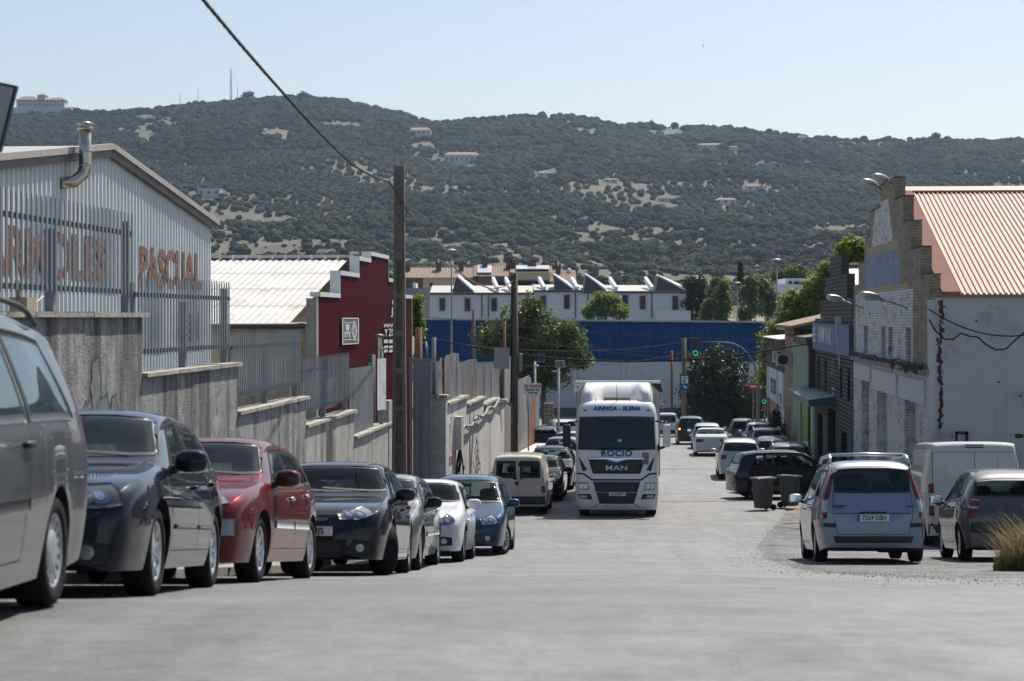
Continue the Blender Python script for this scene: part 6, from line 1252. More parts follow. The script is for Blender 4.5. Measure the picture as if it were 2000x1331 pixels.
def ground_matrix(x, y, heading):
    "stand on the sloping street: heading in radians from +X"
    sl = (G(y+1.2)-G(y-1.2))/2.4; n = Vector((0,-sl,1)).normalized(); f = Vector((math.cos(heading), math.sin(heading), 0)); f = (f - n*f.dot(n)).normalized(); l = n.cross(f)
    return frame_m((x, y, G(y)+.006), f, l, n)
def boxm(name, e, c, size, m, bev=.02): mb = MB(); mb.box(c, size, 0, bev=bev); return mb.build(name, m, e)
def build_car(name, label, kind, dims, pm, x, y, heading, group='cars parked along the street', cat='car', near=True, front=None, rear=None, wheel_style=10, turn=0.0, mould=None, rails=None, plate_f=None, plate_r=None, glass_m=None, interior=True, sill=None, sideglass=None, mirror_m=None, wiper=True, aerial=True, doors=True, tumble=.30, handle_m=None, hook=None, **ck):
    L, W, H, fo, wb, r = dims; c = Car(kind, L, W, H, fo, wb, r, pm, near, tumble=tumble, glass_m=glass_m, sideglass=sideglass, **ck); M = ground_matrix(x, y, heading)
    e = empty(name, M=M, label=label, cat=cat, group=group); g = GLZ[kind]; X = lambda t: c.x0 - t*L; tp = lambda t: c.top(t*L); bt = lambda t: c.belt(t*L)
    # glass
    zc, zh = tp(g['ws'][0])+.02, tp(g['ws'][1])-.015
    def halfw(t, k): return max(p[0] for p in c.section(t*L, 6, 6, 4) if p[1] > bt(t)+k)
    w0 = W/2*.955*c.plan(g['ws'][0]*L) - .045; gz = tp(g['ws'][1])-bt(g['ws'][1]); w1 = W/2*.95 - tumble*gz*.92 - .06
    c.glaze(e, 'windshield', 'F', [(-w0,zc),(-w0*.5,zc-.01),(w0*.5,zc-.01),(w0,zc)], [(-w1,zh-.035),(-w1*.5,zh),(w1*.5,zh),(w1,zh-.035)], c.glass, nu=16, nv=10, hole=interior)
    if g['rw'][0]:
        t0, t1 = g['rw']; zt_, zb_ = tp(t0)-.01, tp(t1)+.0; gz = tp(t0)-bt(t0); w1 = W/2*.94*c.plan(t0*L) - tumble*gz*.85 - .07; w0 = W/2*.93*c.plan(min(t1,.97)*L) - .10
        if kind in ('mpv',): w0 -= .06; w1 -= .0
        c.glaze(e, 'rear_window', 'B', [(-w0,zb_+.01),(-w0*.5,zb_),(w0*.5,zb_),(w0,zb_+.01)], [(-w1,zt_-.03),(-w1*.5,zt_),(w1*.5,zt_),(w1,zt_-.03)], c.glass if not rear or not rear.get('tint') else GLT, nu=14, nv=8, hole=interior)
    for (b0,b1,t0,t1) in g['side']:
        def low(t): return (X(t), bt(t)+.018)
        def high(t): gg = tp(t)-bt(t); return (X(t), bt(t)+.80*gg-.022)
        lo = [low(b0+(b1-b0)*k/5) for k in range(6)]; hi = [high(t0+(t1-t0)*k/5) for k in range(6)]
        for v in ('L','R'): c.glaze(e, 'side_window', v, lo, hi, c.sglass, frit=.06, nu=8, nv=7, hole=interior)
    # wheels
    yw = W/2*.965 - c.tw/2
    for xw, fr in ((c.x0-fo, 1), (c.x0-fo-wb, 0)):
        for sd in (1,-1): wheel(e, r, c.tw, wheel_style, xw, sd*yw, sd, turn if fr else 0, 30 if near else 18)
    boxm('underbody', e, (0,0,c.clear+.10), (L*.86, W*.70, .20), M_under)
    # doors, handles, mirrors
    if doors:
        mb = MB(); s0 = g['side'][0]; zs = c.clear+.13; zb2 = .5*H
        cols = [s0[0]-.03, s0[1]+.008] + ([g['side'][1][1]+.01] if len(g['side']) > 1 else [])
        for v in ('L','R'):
            for k, t in enumerate(cols):
                t2 = t if k < 2 else t
                pts = [(X(t), bt(t)), (X(t)+.0, zb2), (X(t)+(0 if k != 2 else .10), zs)] if k != 2 else [(X(t), bt(t)), (X(t)+.03, .52*H), (X(t)+.16, .36*H), (X(t)+.20, zs)]
                c.line(mb, v, pts)
            c.line(mb, v, [(X(cols[0]), zs), (X(cols[-1])+(.20 if len(cols) > 2 else 0), zs)])
        mb.build('door_seam', M_seal, e)
        hm = handle_m or pm
        for t in cols[1:]:
            for sd, v in ((1,'L'),(-1,'R')):
                o, d = c.ray(v, X(t)+.13, bt(t)-.10); h = c.hit(o, d)
                if h[0]: mb = MB(); mb.ellip((h[0].x, h[0].y+sd*.018, h[0].z), (.095,.022,.020), 10, 8, e=.6); mb.build('door_handle', hm, e)
    for sd in (1,-1):
        t = g['side'][0][0]+.035; o, d = c.ray('L' if sd > 0 else 'R', X(t), bt(t)+.06); h = c.hit(o, d); py = (h[0].y if h[0] else sd*W/2*.9)
        mo = bpy.data.objects.new('side_mirror', None); COL.objects.link(mo); mo.parent = e
        mb = MB(); mb.ellip((X(t)+.05, py+sd*.155, bt(t)+.10), (.085,.125,.085), 14, 10, e=.72); mb.build('mirror_shell', mirror_m or pm, mo)
        mb = MB(); mb.box((X(t)-.035, py+sd*.155, bt(t)+.10), (.015,.20,.125), 0, bev=.006); mb.build('mirror_glass', M_refl, mo)
        mb = MB(); mb.tube([(X(t)+.03, py-sd*.03, bt(t)+.03), (X(t)+.05, py+sd*.08, bt(t)+.06)], [.04,.03], 8); mb.build('mirror_foot', M_trim, mo)
    # front face
    fz = lambda k: k*H
    fw = W/2*c.plan(0)
    f = dict(head=(.30,.46,.62,.10), grille=(.36,.42,.5), intake=(.18,.29,.62), fog=(.235,.62), lens=M_clear_l, plate=.325); f.update(front or {})
    a0, a1, hz, hh = f['head']               # headlight: inner/outer extent along the corner view, centre height, half height
    for sd in (1,-1):
        ang = sd*R(f.get('hang',38)); u0 = -sd*0
        uu = lambda q: sd*q
        mb = MB(); i_, o_ = f.get('hin',.30)*1.0, f.get('hout',.86)
        # in the corner view u runs to the car's side: choose extents by projecting y
        lo = [(sd*(i_*fw), fz(f['hz0'] if 'hz0' in f else .43)), (sd*((i_+o_)/2*fw), fz(f.get('hz1',.425))), (sd*(o_*fw), fz(f.get('hz2',.47)))]
        hi = [(sd*(i_*fw), fz(f.get('hz3',.47))), (sd*((i_+o_)/2*fw), fz(f.get('hz4',.51))), (sd*(o_*fw), fz(f.get('hz5',.545)))]
        off_u = math.sin(abs(ang))*(c.x0 - .12*L*0)
        # shift from front-view y to corner-view u
        sh = -sd*math.sin(abs(ang))*(c.x0-.10); k = math.cos(ang)
        lo = [(p[0]*k+sh, p[1]) for p in lo]; hi = [(p[0]*k+sh, p[1]) for p in hi]
        c.patch(mb, ang, lo, hi, .010, 12, 7); hl = mb.build('headlight', f['lens'], e)
        for q, rad in ((.30,.062),(.60,.054)):
            u = lo[0][0]+(lo[-1][0]-lo[0][0])*q; z = (lo[1][1]+hi[1][1])/2; rad = min(rad, abs(hi[1][1]-lo[1][1])*.42)
            mb = MB(); c.disc(mb, ang, u, z, rad, .014); mb.build('reflector', mat('lamp_bowl',(0.30,0.31,0.33),.12,metal=.9) , hl)
            mb = MB(); c.disc(mb, ang, u, z, rad*.55, .017); mb.build('bulb_lens', M_refl, hl)
    gz0, gz1, gw = f['grille']; mb = MB(); c.patch(mb, 'F', [(-gw*fw*.9,fz(gz0)),(gw*fw*.9,fz(gz0))], [(-gw*fw,fz(gz1)),(gw*fw,fz(gz1))], .008, 10, 4); gr = mb.build('grille', M_black, e)
    if f.get('bars', True):
        mb = MB()
        for k in range(1,4): z = gz0+(gz1-gz0)*k/4; c.line(mb, 'F', [(-gw*fw*.93,fz(z)),(gw*fw*.93,fz(z))], .010, .016)
        mb.build('grille_bar', f.get('barm', M_trim), gr)
    iz0, iz1, iw = f['intake']; mb = MB(); c.patch(mb, 'F', [(-iw*fw*.85,fz(iz0)),(iw*fw*.85,fz(iz0))], [(-iw*fw,fz(iz1)),(iw*fw,fz(iz1))], .008, 10, 4); mb.build('lower_intake', M_black, e)
    if f['fog']:
        for sd in (1,-1):
            ang = sd*R(20); u = sd*f['fog'][1]*fw*math.cos(ang) - sd*math.sin(abs(ang))*(c.x0-.03)
            mb = MB(); c.disc(mb, ang, u, fz(f['fog'][0]), .075, .008); fg = mb.build('fog_light', M_black, e); mb = MB(); c.disc(mb, ang, u, fz(f['fog'][0]), .048, .013); mb.build('fog_lens', M_clear_l, fg)
    if f.get('vent'):
        v0, v1 = f['vent']
        for sd in (1,-1):
            ang = sd*R(30); sh2 = -sd*math.sin(abs(ang))*(c.x0-.06); k2 = math.cos(ang); mb = MB(); c.patch(mb, ang, [(sd*.50*fw*k2+sh2,fz(v0)),(sd*.96*fw*k2+sh2,fz(v0+.015))], [(sd*.62*fw*k2+sh2,fz(v1)),(sd*.93*fw*k2+sh2,fz(v1-.01))], .005, 8, 4); mb.build('bumper_vent', M_black, e)
    if near:
        mb = MB(); hz_ = fz(f.get('hz3',.47))
        for sd in (1,-1): c.line(mb, 'F', [(sd*fw*.55, hz_+.005),(sd*fw*.86, fz(.60)),(sd*W/2*.80, zc-.02)], .008)
        c.line(mb, 'F', [(-fw*.55,hz_+.005),(fw*.55,hz_+.005)], .008); mb.build('bonnet_seam', M_seal, e)
    if f.get('badge', True):
        o, d = c.ray('F', 0, fz((gz0+gz1)/2 + .0)); h = c.hit(o, d)
        if h[0]: mb = MB(); mb.ellip((h[0].x+.016,0,h[0].z), (.012,.055,.05), 10, 8, e=1); mb.build('badge', M_chrome, e)
    if f.get('bump'):
        for sd in (1,-1):
            mb = MB(); ang = sd*R(38); sh = -sd*math.sin(abs(ang))*(c.x0-.10); k = math.cos(ang); u0, u1 = sd*.42*fw*k+sh, sd*1.02*fw*k+sh; z0, z1 = f['bump']; c.patch(mb, ang, [(u0,fz(z0)),(u1,fz(z0+.01))], [(u0,fz(z1)),(u1,fz(z1+.01))], .012, 10, 3); mb.build('bumper_insert', f.get('bumpm', mat('grey_insert',(0.24,0.25,0.26),.5)), e)
    # rear face
    q = dict(tail=(.70,.98,.46,.60), plate=.42, pillar=False, lens=M_red_l); q.update(rear or {})
    rw_ = W/2*c.plan(L); t0, t1, z0, z1 = q['tail']
    for sd in (1,-1):
        ang = math.pi - sd*R(q.get('tang',38)); k = math.cos(R(q.get('tang',38))); sh = sd*math.sin(R(q.get('tang',38)))*(c.x0-L)*1.0 if False else 0
        # corner view from behind: u axis = (-sin a, cos a)
        tdir = Vector((-math.sin(ang), math.cos(ang), 0)); xr = c.x0-L+.06
        def uy(yy): return tdir.x*xr + tdir.y*yy
        y0, y1 = sd*t0*rw_, sd*t1*rw_; mb = MB(); zs = q.get('tz')
        lo = [(uy(y0),fz(z0+.02)),(uy((y0+y1)/2),fz(z0)),(uy(y1),fz(z0+.03))]; hi = [(uy(y0),fz(z1-.02)),(uy((y0+y1)/2),fz(z1)),(uy(y1),fz(z1-.005))]
        c.patch(mb, ang, lo, hi, .010, 10, 8, mi=(lambda i,j,ni,nj: 1 if q.get('clear') and q['clear'][0] <= i/ni <= q['clear'][1] else 0)); mb.build('taillight', [q['lens'], M_clear_l], e)
    if q.get('hatchline', True) and near:
        mb = MB(); wl_ = .80*rw_; zb_ = fz(q.get('gate',.30)); zt_ = tp(g['rw'][1])+.0 if g['rw'][0] else .9*H; c.line(mb, 'B', [(-wl_*1.0,zt_),(-wl_*1.02,(zt_+zb_)/2),(-wl_*.92,zb_),(wl_*.92,zb_),(wl_*1.02,(zt_+zb_)/2),(wl_,zt_)], .009); mb.build('tailgate_seam', M_seal, e)
    if q.get('bump'):
        mb = MB(); b0, b1 = q['bump']; c.patch(mb, 'B', [(-rw_*.98,fz(b0)),(rw_*.98,fz(b0))], [(-rw_*.98,fz(b1)),(rw_*.98,fz(b1))], .010, 14, 3); mb.build('bumper_insert', M_trim, e)
    if wiper and g['rw'][0] and near:
        mb = MB(); c.line(mb, 'B', [(0,tp(g['rw'][1])+.03),(.34,tp(g['rw'][1])+.10)], .022, .025); mb.build('rear_wiper', M_black, e)
    # plates
    def plate(view, z, text):
        o, d = c.ray(view, 0, z); h = c.hit(o, d)
        if not h[0]: return
        n = -Vector(d); rt = Vector((0,0,1)).cross(n); ctr = h[0]+n*.022; mb = MB(); Mx = frame_m(ctr, rt, Vector((0,0,1)), n); mb.box((0,0,0), (.52,.112,.012), 0, M=Mx); pl = mb.build('number_plate', M_plate, e)
        mb = MB(); mb.box((-.238,0,.007), (.04,.108,.003), 0, M=Mx); mb.build('plate_band', M_plblue, pl)
        if text: me = textmesh(text, .105, bold=.003, sx=.92); me.transform(Mx @ Matrix.Translation((.02,0,.0085))); me.materials.clear(); me.materials.append(M_pltxt); link('plate_text', me, pl)
    if plate_f is not None: plate('F', fz(f['plate']), plate_f)
    if plate_r is not None: plate('B', fz(q['plate']), plate_r)
    # extras
    if mould:
        z0, z1, mm = mould; s0 = g['side'][0][0]; s1 = (g['side'][1][1] if len(g['side']) > 1 else .6); tm_ = (s0+s1)/2
        for v in ('L','R'):
            for ta, tb in ((s0-.01, tm_-.006), (tm_+.006, s1-.02)):
                mb = MB(); c.patch(mb, v, [(X(ta),fz(z0)),(X(tb),fz(z0))], [(X(ta),fz(z1)),(X(tb),fz(z1))], .014, 10, 2); mb.build('side_moulding', mm, e)
    if sill:
        for v in ('L','R'): mb = MB(); c.patch(mb, v, [(c.x0-fo-r-.10,c.clear+.01),(c.x0-fo-wb+r+.10,c.clear+.01)], [(c.x0-fo-r-.10,c.clear+.09),(c.x0-fo-wb+r+.10,c.clear+.09)], .012, 14, 2); mb.build('sill_trim', sill, e)
    if rails:
        hgt, m_ = rails
        for sd in (1,-1):
            t0, t1 = (.44, .90) if kind != 'mpv' else (.42,.90); mb = MB(); pts = []
            for k in range(13):
                t = t0+(t1-t0)*k/12; gg = tp(t)-bt(t); yy = W/2*.94 - tumble*gg - .05; z = tp(t)+hgt*(0 if k in (0,12) else .75 if k in (1,11) else 1)-.045; pts.append((X(t), sd*yy, z))
            mb.tube(pts, .017, 8); mb.build('roof_rail', m_, e)
    if aerial: mb = MB(); t = .88 if kind in ('hatch','suv','mpv') else .60; mb.tube([(X(t),0,tp(t)-.02),(X(t)-.10,0,tp(t)+.20)], [.006,.003], 5); mb.build('aerial', M_black, e)
    if interior:
        dz = bt(g['ws'][0]); boxm('dashboard', e, (X(g['ws'][0]+.06),0,dz-.10), (.55,W*.78,.22), M_dash, .05)
        for t, yy in ((.49,.36),(.49,-.36),(.70,.36),(.70,-.36)):
            if kind in ('smallvan','bigvan') and t > .6: continue
            t = t if kind not in ('smallvan','bigvan','mpv') else (.36 if kind != 'mpv' and t < .6 else (.44 if t < .6 else .66)); st_ = bpy.data.objects.new('seat', None); COL.objects.link(st_); st_.parent = e; mb = MB(); b0 = .32*H
            mb.ellip((X(t)+.05,yy,b0), (.27,.24,.09), 12, 8, e=.5); mb.hexa([(X(t)-.20,yy-.24,b0),(X(t)-.10,yy-.24,b0),(X(t)-.10,yy+.24,b0),(X(t)-.20,yy+.24,b0),(X(t)-.36,yy-.20,b0+.55),(X(t)-.28,yy-.20,b0+.55),(X(t)-.28,yy+.20,b0+.55),(X(t)-.36,yy+.20,b0+.55)]); mb.build('seat_cushion', M_seat, st_)
            mb = MB(); mb.ellip((X(t)-.33,yy,b0+.68), (.05,.14,.10), 12, 8, e=.6); mb.build('headrest', M_seat, st_)
        mb = MB(); Mx = Matrix.Translation((X(g['ws'][0]+.13),.36,dz+.02)) @ Matrix.Rotation(R(-62),4,'Y'); 
        for k in range(20): a, b = 2*math.pi*k/20, 2*math.pi*(k+1)/20; mb.tube([Mx @ Vector((.18*math.cos(a),.18*math.sin(a),0)), Mx @ Vector((.18*math.cos(b),.18*math.sin(b),0))], .014, 5, caps=False)
        mb.tube([Mx @ Vector((-.17,0,0)), Mx @ Vector((.17,0,0))], .02, 5); mb.build('steering_wheel', M_black, e)
        mb = MB(); mb.box((X(g['ws'][1])+.06,0,tp(g['ws'][1])-.12), (.03,.22,.07), 0, bev=.015); mb.build('rear_view_mirror', M_black, e)
    if near:
        mb = MB()
        for y_, y2 in ((.55,-.05),(-.02,-.62)): c.line(mb, 'F', [(y_, zc+.01),(y2, zc+.05)], .020, .022)
        mb.build('windscreen_wiper', M_black, e)
    if hook: hook(e, c)
    c.finish(e)
    return e, c
def toward(dx=0.0): return -math.pi/2 - math.atan(TS) + dx       # facing the viewer, parallel to the street
def away(dx=0.0): return math.pi/2 - math.atan(TS) + dx
def side_pos(px, y, W, near_side, sl=TS):
    "X of the car's centre line when its street-side flank is seen at px at depth y"
    return (px-1000)*y/F + near_side*W/2
# (centre = middle of the wheelbase.) Left row, all facing the viewer; the flank towards the road is seen.
def left_car(name, label, kind, dims, pm, px_fw, y_fw, slope, **k):
    "outer front wheel touches the road at (px_fw) at depth y_fw"
    W, wb = dims[1], dims[4]; xo = (px_fw-1000)*y_fw/F; yc_ = y_fw + wb/2; return build_car(name, label, kind, dims, pm, xo - W*.46 + slope*wb/2, yc_, -math.pi/2 - math.atan(slope), group='cars parked along the wall on the left', **k)
if 1:
    left_car('silver_minivan', 'silver minivan cut by the frame edge with hubcapped rear wheel', 'mpv', (4.63,1.81,1.74,.93,2.84,.32), P_['silver'], -203, 8.6, .00, pr=.93, wheel_style='cap', mould=(.33,.375,M_trim), rails=(.06,M_trim), handle_m=M_black, rear=dict(tail=(.90,1.05,.50,.72),bump=(.32,.37)), near=True, front=dict(), sideglass=glass('minivan_glass',(0.16,0.19,0.21),dust=.05,ior=1.9), tumble=.26)
    left_car('navy_hatchback', 'dusty navy blue hatchback behind the silver minivan', 'hatch', (4.29,1.77,1.42,.88,2.58,.317), P_['navy'], 296, 14.0, .005, wheel_style=9, glass_m=GLD, sideglass=GL, mould=(.335,.36,P_['navy']), mirror_m=P_['black'], aerial=False,
        front=dict(hin=.44,hout=1.04,hz0=.425,hz1=.42,hz2=.44,hz3=.525,hz4=.54,hz5=.545,lens=M_smoke,grille=(.25,.47,.30),intake=(.16,.235,.75),fog=(.22,.74),vent=(.17,.27)), plate_f='')
    left_car('red_hatchback', 'dull red hatchback with grey side mouldings between the navy and black hatchbacks', 'hatch', (4.21,1.78,1.457,.84,2.69,.316), P_['red'], 503, 18.75, .075, wheel_style=7, glass_m=GLD, sideglass=GL, mould=(.355,.405,mat('moulding_grey',(0.42,0.43,0.44),.45)), mirror_m=paint('dark_red_paint',(0.06,0.008,0.010),.3,.3,.05), handle_m=M_chrome, aerial=False,
        front=dict(hin=.42,hout=1.0,hz0=.48,hz1=.475,hz2=.50,hz3=.54,hz4=.575,hz5=.60,grille=(.42,.46,.3),intake=(.16,.25,.5),fog=None,bump=(.29,.39),bumpm=mat('moulding_grey',(0.42,0.43,0.44),.45)), plate_f='')
    left_car('black_hatchback', 'shiny black hatchback with plate ending HJS and front wheels turned', 'hatch', (4.30,1.81,1.47,.90,2.64,.325), P_['black'], 758, 24.6, .035, wheel_style=9, turn=R(24), sill=M_chrome, aerial=True,
        front=dict(hin=.38,hout=1.02,hz0=.455,hz1=.45,hz2=.50,hz3=.50,hz4=.535,hz5=.57,grille=(.445,.475,.3),intake=(.15,.29,.60),fog=(.225,.78),plate=.36,vent=(.16,.29)), plate_f='0000 HJS'[0:0]+'     HJS')
    left_car('silver_hatchback', 'dusty dark silver car behind the black hatchback', 'hatch', (4.25,1.77,1.46,.84,2.69,.312), P_['dsilver'], 818, 29.6, .06, wheel_style=7, glass_m=GLD, mould=(.34,.385,mat('moulding_grey',(0.42,0.43,0.44),.45)), handle_m=M_chrome, mirror_m=P_['black'], aerial=False, plate_f='')
    left_car('white_hatchback', 'small white hatchback with dark headlights behind the dark silver car', 'hatch', (4.05,1.70,1.44,.83,2.47,.305), P_['white'], 903, 34.0, .05, wheel_style=7, aerial=False,
        front=dict(hin=.50,hout=1.02,hz0=.43,hz1=.435,hz2=.47,hz3=.48,hz4=.515,hz5=.56,lens=M_smoke,grille=(.37,.43,.42),intake=(.17,.27,.62),fog=(.245,.76),vent=(.185,.30)), plate_f='')
    left_car('blue_hatchback', 'tall metallic blue hatchback with its front wheel turned out, last before the van', 'mpv', (4.21,1.76,1.58,.88,2.58,.316), P_['blue'], 985, 39.4, .06, wheel_style=10, turn=R(-20), aerial=False, tumble=.28,
        front=dict(hin=.52,hout=1.0,hz0=.385,hz1=.385,hz2=.41,hz3=.455,hz4=.485,hz5=.51,grille=(.35,.43,.42),intake=(.17,.26,.62),fog=(.22,.74),plate=.30,vent=(.18,.26)), plate_f='     S')
# ---- right-hand side and traffic
def car_at(name, label, kind, dims, pm, px, y_near, heading, **k):
    "centre line seen at px where the near end of the car is at depth y_near (car parallel to the street)"
    L, W, H, fo, wb, r = dims; fa = math.sin(heading) > 0; near_over = (L-fo-wb) if fa else fo
    y = y_near + near_over + wb/2; x = (px-1000)*y_near/F + TS*(y-y_near) + k.pop('dx',0); return build_car(name, label, kind, dims, pm, x, y, heading, **k)
def ulysse_hook(e, c):
    for sd in (1,-1):                                        # loop rails with a crossbar
        mb = MB(); yy = .66; z = c.top(.62*c.L); X = lambda t: c.x0-t*c.L
        mb.tube([(X(.90),sd*yy,c.top(.90*c.L)-.03),(X(.885),sd*(yy-.02),c.top(.885*c.L)+.05),(X(.85),sd*(yy-.03),z+.055),(X(.5),sd*(yy-.03),z+.055),(X(.46),sd*(yy-.02),z-.02)], .030, 8); mb.build('roof_rail', M_rim, e)
    mb = MB(); mb.tube([(c.x0-.80*c.L,-.63,c.top(.62*c.L)+.07),(c.x0-.80*c.L,0,c.top(.62*c.L)+.085),(c.x0-.80*c.L,.63,c.top(.62*c.L)+.07)], .028, 8); mb.build('roof_crossbar', M_rim, e)
    for sd in (1,-1):
        mb = MB(); c.line(mb, 'B', [(sd*.60,.355*c.H),(sd*.905,.36*c.H)], .07, .012); mb.build('bumper_strip', M_trim, e)
    mb = MB(); c.patch(mb, 'B', [(-.62,.19*c.H),(.62,.19*c.H)], [(-.66,.255*c.H),(.66,.255*c.H)], .006, 10, 3); mb.build('bumper_recess', M_trim, e)
    mb = MB(); c.line(mb, 'B', [(-.22,.475*c.H),(.22,.475*c.H)], .03, .015); mb.build('gate_handle', M_black, e)
    mb = MB(); c.line(mb, 'B', [(-.62,.47*c.H),(.62,.47*c.H)], .012, .006); mb.build('gate_crease', M_seal, e)
    for u0, u1, z in ((-.68,-.54,.535),(.42,.66,.54),(.50,.64,.522)): mb = MB(); c.line(mb, 'B', [(-u0 if False else u0, z*c.H),(u1, z*c.H)], .022 if z > .53 else .014, .008); mb.build('rear_badge', M_trim, e)
    mb = MB(); o, d = c.ray('B', .60, .86*c.H); h = c.hit(o, d); p = h[0]+Vector((-.012,0,0)); mb.add([p+Vector((0,-.09,-.06)),p+Vector((0,.09,-.06)),p+Vector((.02,0,.10))], [(0,1,2)]); mb.build('window_sticker', M_plate, e)
    boxm('exhaust_box', e, (c.x0-c.L+.35,-.35,.24), (.3,.5,.14), M_under)
car_at('silver_people_carrier', 'pale blue silver people carrier with roof rails and plate 7259 DBV', 'mpv', (4.72,1.86,1.74,.98,2.82,.325), P_['lblue'], 1707, 32.8, away(), group='cars parked on the right-hand verge', plate_r='7259 DBV', wheel_style=8, hook=ulysse_hook,
    rear=dict(tail=(.885,1.09,.41,.90),tang=35,clear=(.12,.27),tint=True,plate=.425,gate=.27), aerial=False, wiper=True, tumble=.25, front=dict(fog=None))
def ducato_hook(e, c):
    H, L = c.H, c.L
    mb = MB(); c.line(mb, 'B', [(-.90,.90*H),(.90,.90*H)], .012); c.line(mb, 'B', [(-.90,.90*H),(-.90,.25*H)], .012); c.line(mb, 'B', [(.90,.90*H),(.90,.25*H)], .012); c.line(mb, 'B', [(0,.90*H),(0,.25*H)], .010); mb.build('rear_door_seam', M_seal, e)
    for sd in (1,-1):
        mb = MB(); c.patch(mb, 'B', [(sd*.875,.30*H),(sd*.985,.30*H)], [(sd*.875,.60*H),(sd*.975,.60*H)], .02, 4, 10, mi=lambda i,j,ni,nj: 1 if .25 <= i/ni < .62 else 0); mb.build('tall_taillight', [M_red_l, M_clear_l], e)
        mb = MB(); c.line(mb, 'B', [(sd*.93,.78*H),(sd*.93,.84*H)], .10, .03); mb.build('door_hinge', mat('hinge_grey',(0.30,0.30,0.30),.6), e)
        mb = MB(); c.line(mb, 'B', [(sd*.93,.20*H),(sd*.93,.225*H)], .05, .03); mb.build('rear_reflector', M_red_l, e)
    mb = MB(); c.line(mb, 'B', [(-.2,.955*H),(.2,.955*H)], .075, .012); mb.build('high_brake_light', M_black, e)
    mb = MB(); c.line(mb, 'B', [(-.82,.405*H),(-.10,.405*H)], .07, .02); c.line(mb, 'B', [(.55,.405*H),(.83,.405*H)], .07, .02); mb.build('door_pull', M_black, e)
    mb = MB(); c.patch(mb, 'B', [(-.98,.10*H),(.98,.10*H)], [(-.98,.215*H),(.98,.215*H)], .03, 10, 3); mb.build('rear_bumper', M_trim, e)
    for v in ('L','R'): mb = MB(); c.line(mb, v, [(c.x0-.36*L,.50*H),(c.x0-.97*L,.50*H)], .012, .004); c.line(mb, v, [(c.x0-.36*L,.93*H),(c.x0-.97*L,.93*H)], .012, .004); mb.build('side_crease', M_seal, e)
car_at('white_cargo_van', 'plain white cargo van parked facing the plaster wall', 'bigvan', (4.96,2.05,2.28,.95,3.0,.34), P_['vwhite'], 1906, 43.0, away(), group='cars parked on the right-hand verge', cat='van', hook=ducato_hook, wheel_style='cap', tumble=.10, pr=.965, rb=.03, interior=False, glass_m=GLT, rear=dict(tail=(.88,.89,.30,.31),plate=.36,hatchline=False), plate_r='', aerial=False, front=dict(fog=None))
def picasso_hook(e, c):
    mb = MB(); c.line(mb, 'B', [(-.16,.36*c.H),(.62,.36*c.H)], .18, .006); mb.build('plate_recess', M_trim, e); mb = MB(); mb.tube([(c.x0-c.L-.03,-.45,.25),(c.x0-c.L+.3,-.45,.25)], .05, 12); mb.build('exhaust_pipe', M_grey_steel, e)
car_at('grey_compact_mpv', 'rounded dark grey compact minivan at the right frame edge behind dry grass', 'picasso', (4.28,1.75,1.64,.85,2.76,.315), P_['grey'], 1988, 34.0, away(-.03), group='cars parked on the right-hand verge', wheel_style=7, hook=picasso_hook, rear=dict(tail=(.76,1.0,.45,.65),tang=36,clear=(.45,.62),bump=(.30,.40),plate=.36), glass_m=GL, mirror_m=P_['black'], tumble=.34, pr=.84)
# black SUV standing across the verge, with the white hatchback beyond it
build_car('black_crossover', 'black crossover parked across the verge behind the wheelie bins', 'suv', (4.26,1.84,1.66,.88,2.64,.345), P_['black'], 9.52, 68.2, R(7), group='cars parked on the right-hand verge', wheel_style=10, near=True, plate_f=None, rear=dict(tail=(.55,1.0,.50,.62)), aerial=False)
build_car('white_hatchback', 'white hatchback showing only its tail beyond the black crossover', 'hatch', (4.1,1.75,1.45,.83,2.5,.31), P_['white'], 10.1, 71.6, R(16), group='cars parked on the right-hand verge', wheel_style=7, near=False, rear=dict(tail=(.50,1.02,.52,.63)), aerial=False)
SK = dict(near=False, aerial=False)
car_at('silver_estate', 'silver white crossover with roof rails left of the black crossover', 'suv', (4.45,1.82,1.62,.9,2.65,.34), paint('pale_silver_paint',(0.50,0.51,0.53),.5,.33,.1), 1447, 79.5, away(), group='cars parked before the shops', rails=(.05,M_black), rear=dict(tail=(.70,1.0,.50,.62),tint=True), plate_r='', **SK)
car_at('slate_crossover', 'slate blue crossover behind the roof of the black crossover', 'suv', (4.4,1.82,1.64,.9,2.65,.34), paint('slate_paint',(0.075,0.095,0.125),.6,.30,.1), 1546, 74.8, away(), group='cars parked before the shops', rails=(.05,M_rim), rear=dict(tint=True), **SK)
car_at('graphite_hatchback', 'graphite hatchback with dark glass beside the white shop', 'hatch', (4.2,1.78,1.47,.86,2.6,.315), P_['dgrey'], 1512, 87, away(), group='cars parked before the shops', rear=dict(tint=True,tail=(.62,1.0,.50,.62)), **SK)
car_at('silver_wagon', 'silver estate with red tail lights second from the far end of the row', 'suv', (4.6,1.80,1.56,.9,2.65,.325), P_['silver'], 1500, 97.5, away(), group='cars parked before the shops', rails=(.05,M_rim), rear=dict(tint=True,tail=(.55,1.02,.44,.60)), **SK)
car_at('grey_wagon', 'blue grey crossover third from the far end of the row', 'suv', (4.5,1.85,1.66,.9,2.68,.34), P_['lblue'], 1487, 105.5, away(), group='cars parked before the shops', rear=dict(tint=True), **SK)
car_at('grey_minivan', 'grey minivan at the far end of the row by the junction', 'mpv', (4.6,1.83,1.72,.95,2.8,.32), P_['grey'], 1454, 113.5, away(), group='cars parked before the shops', **SK)
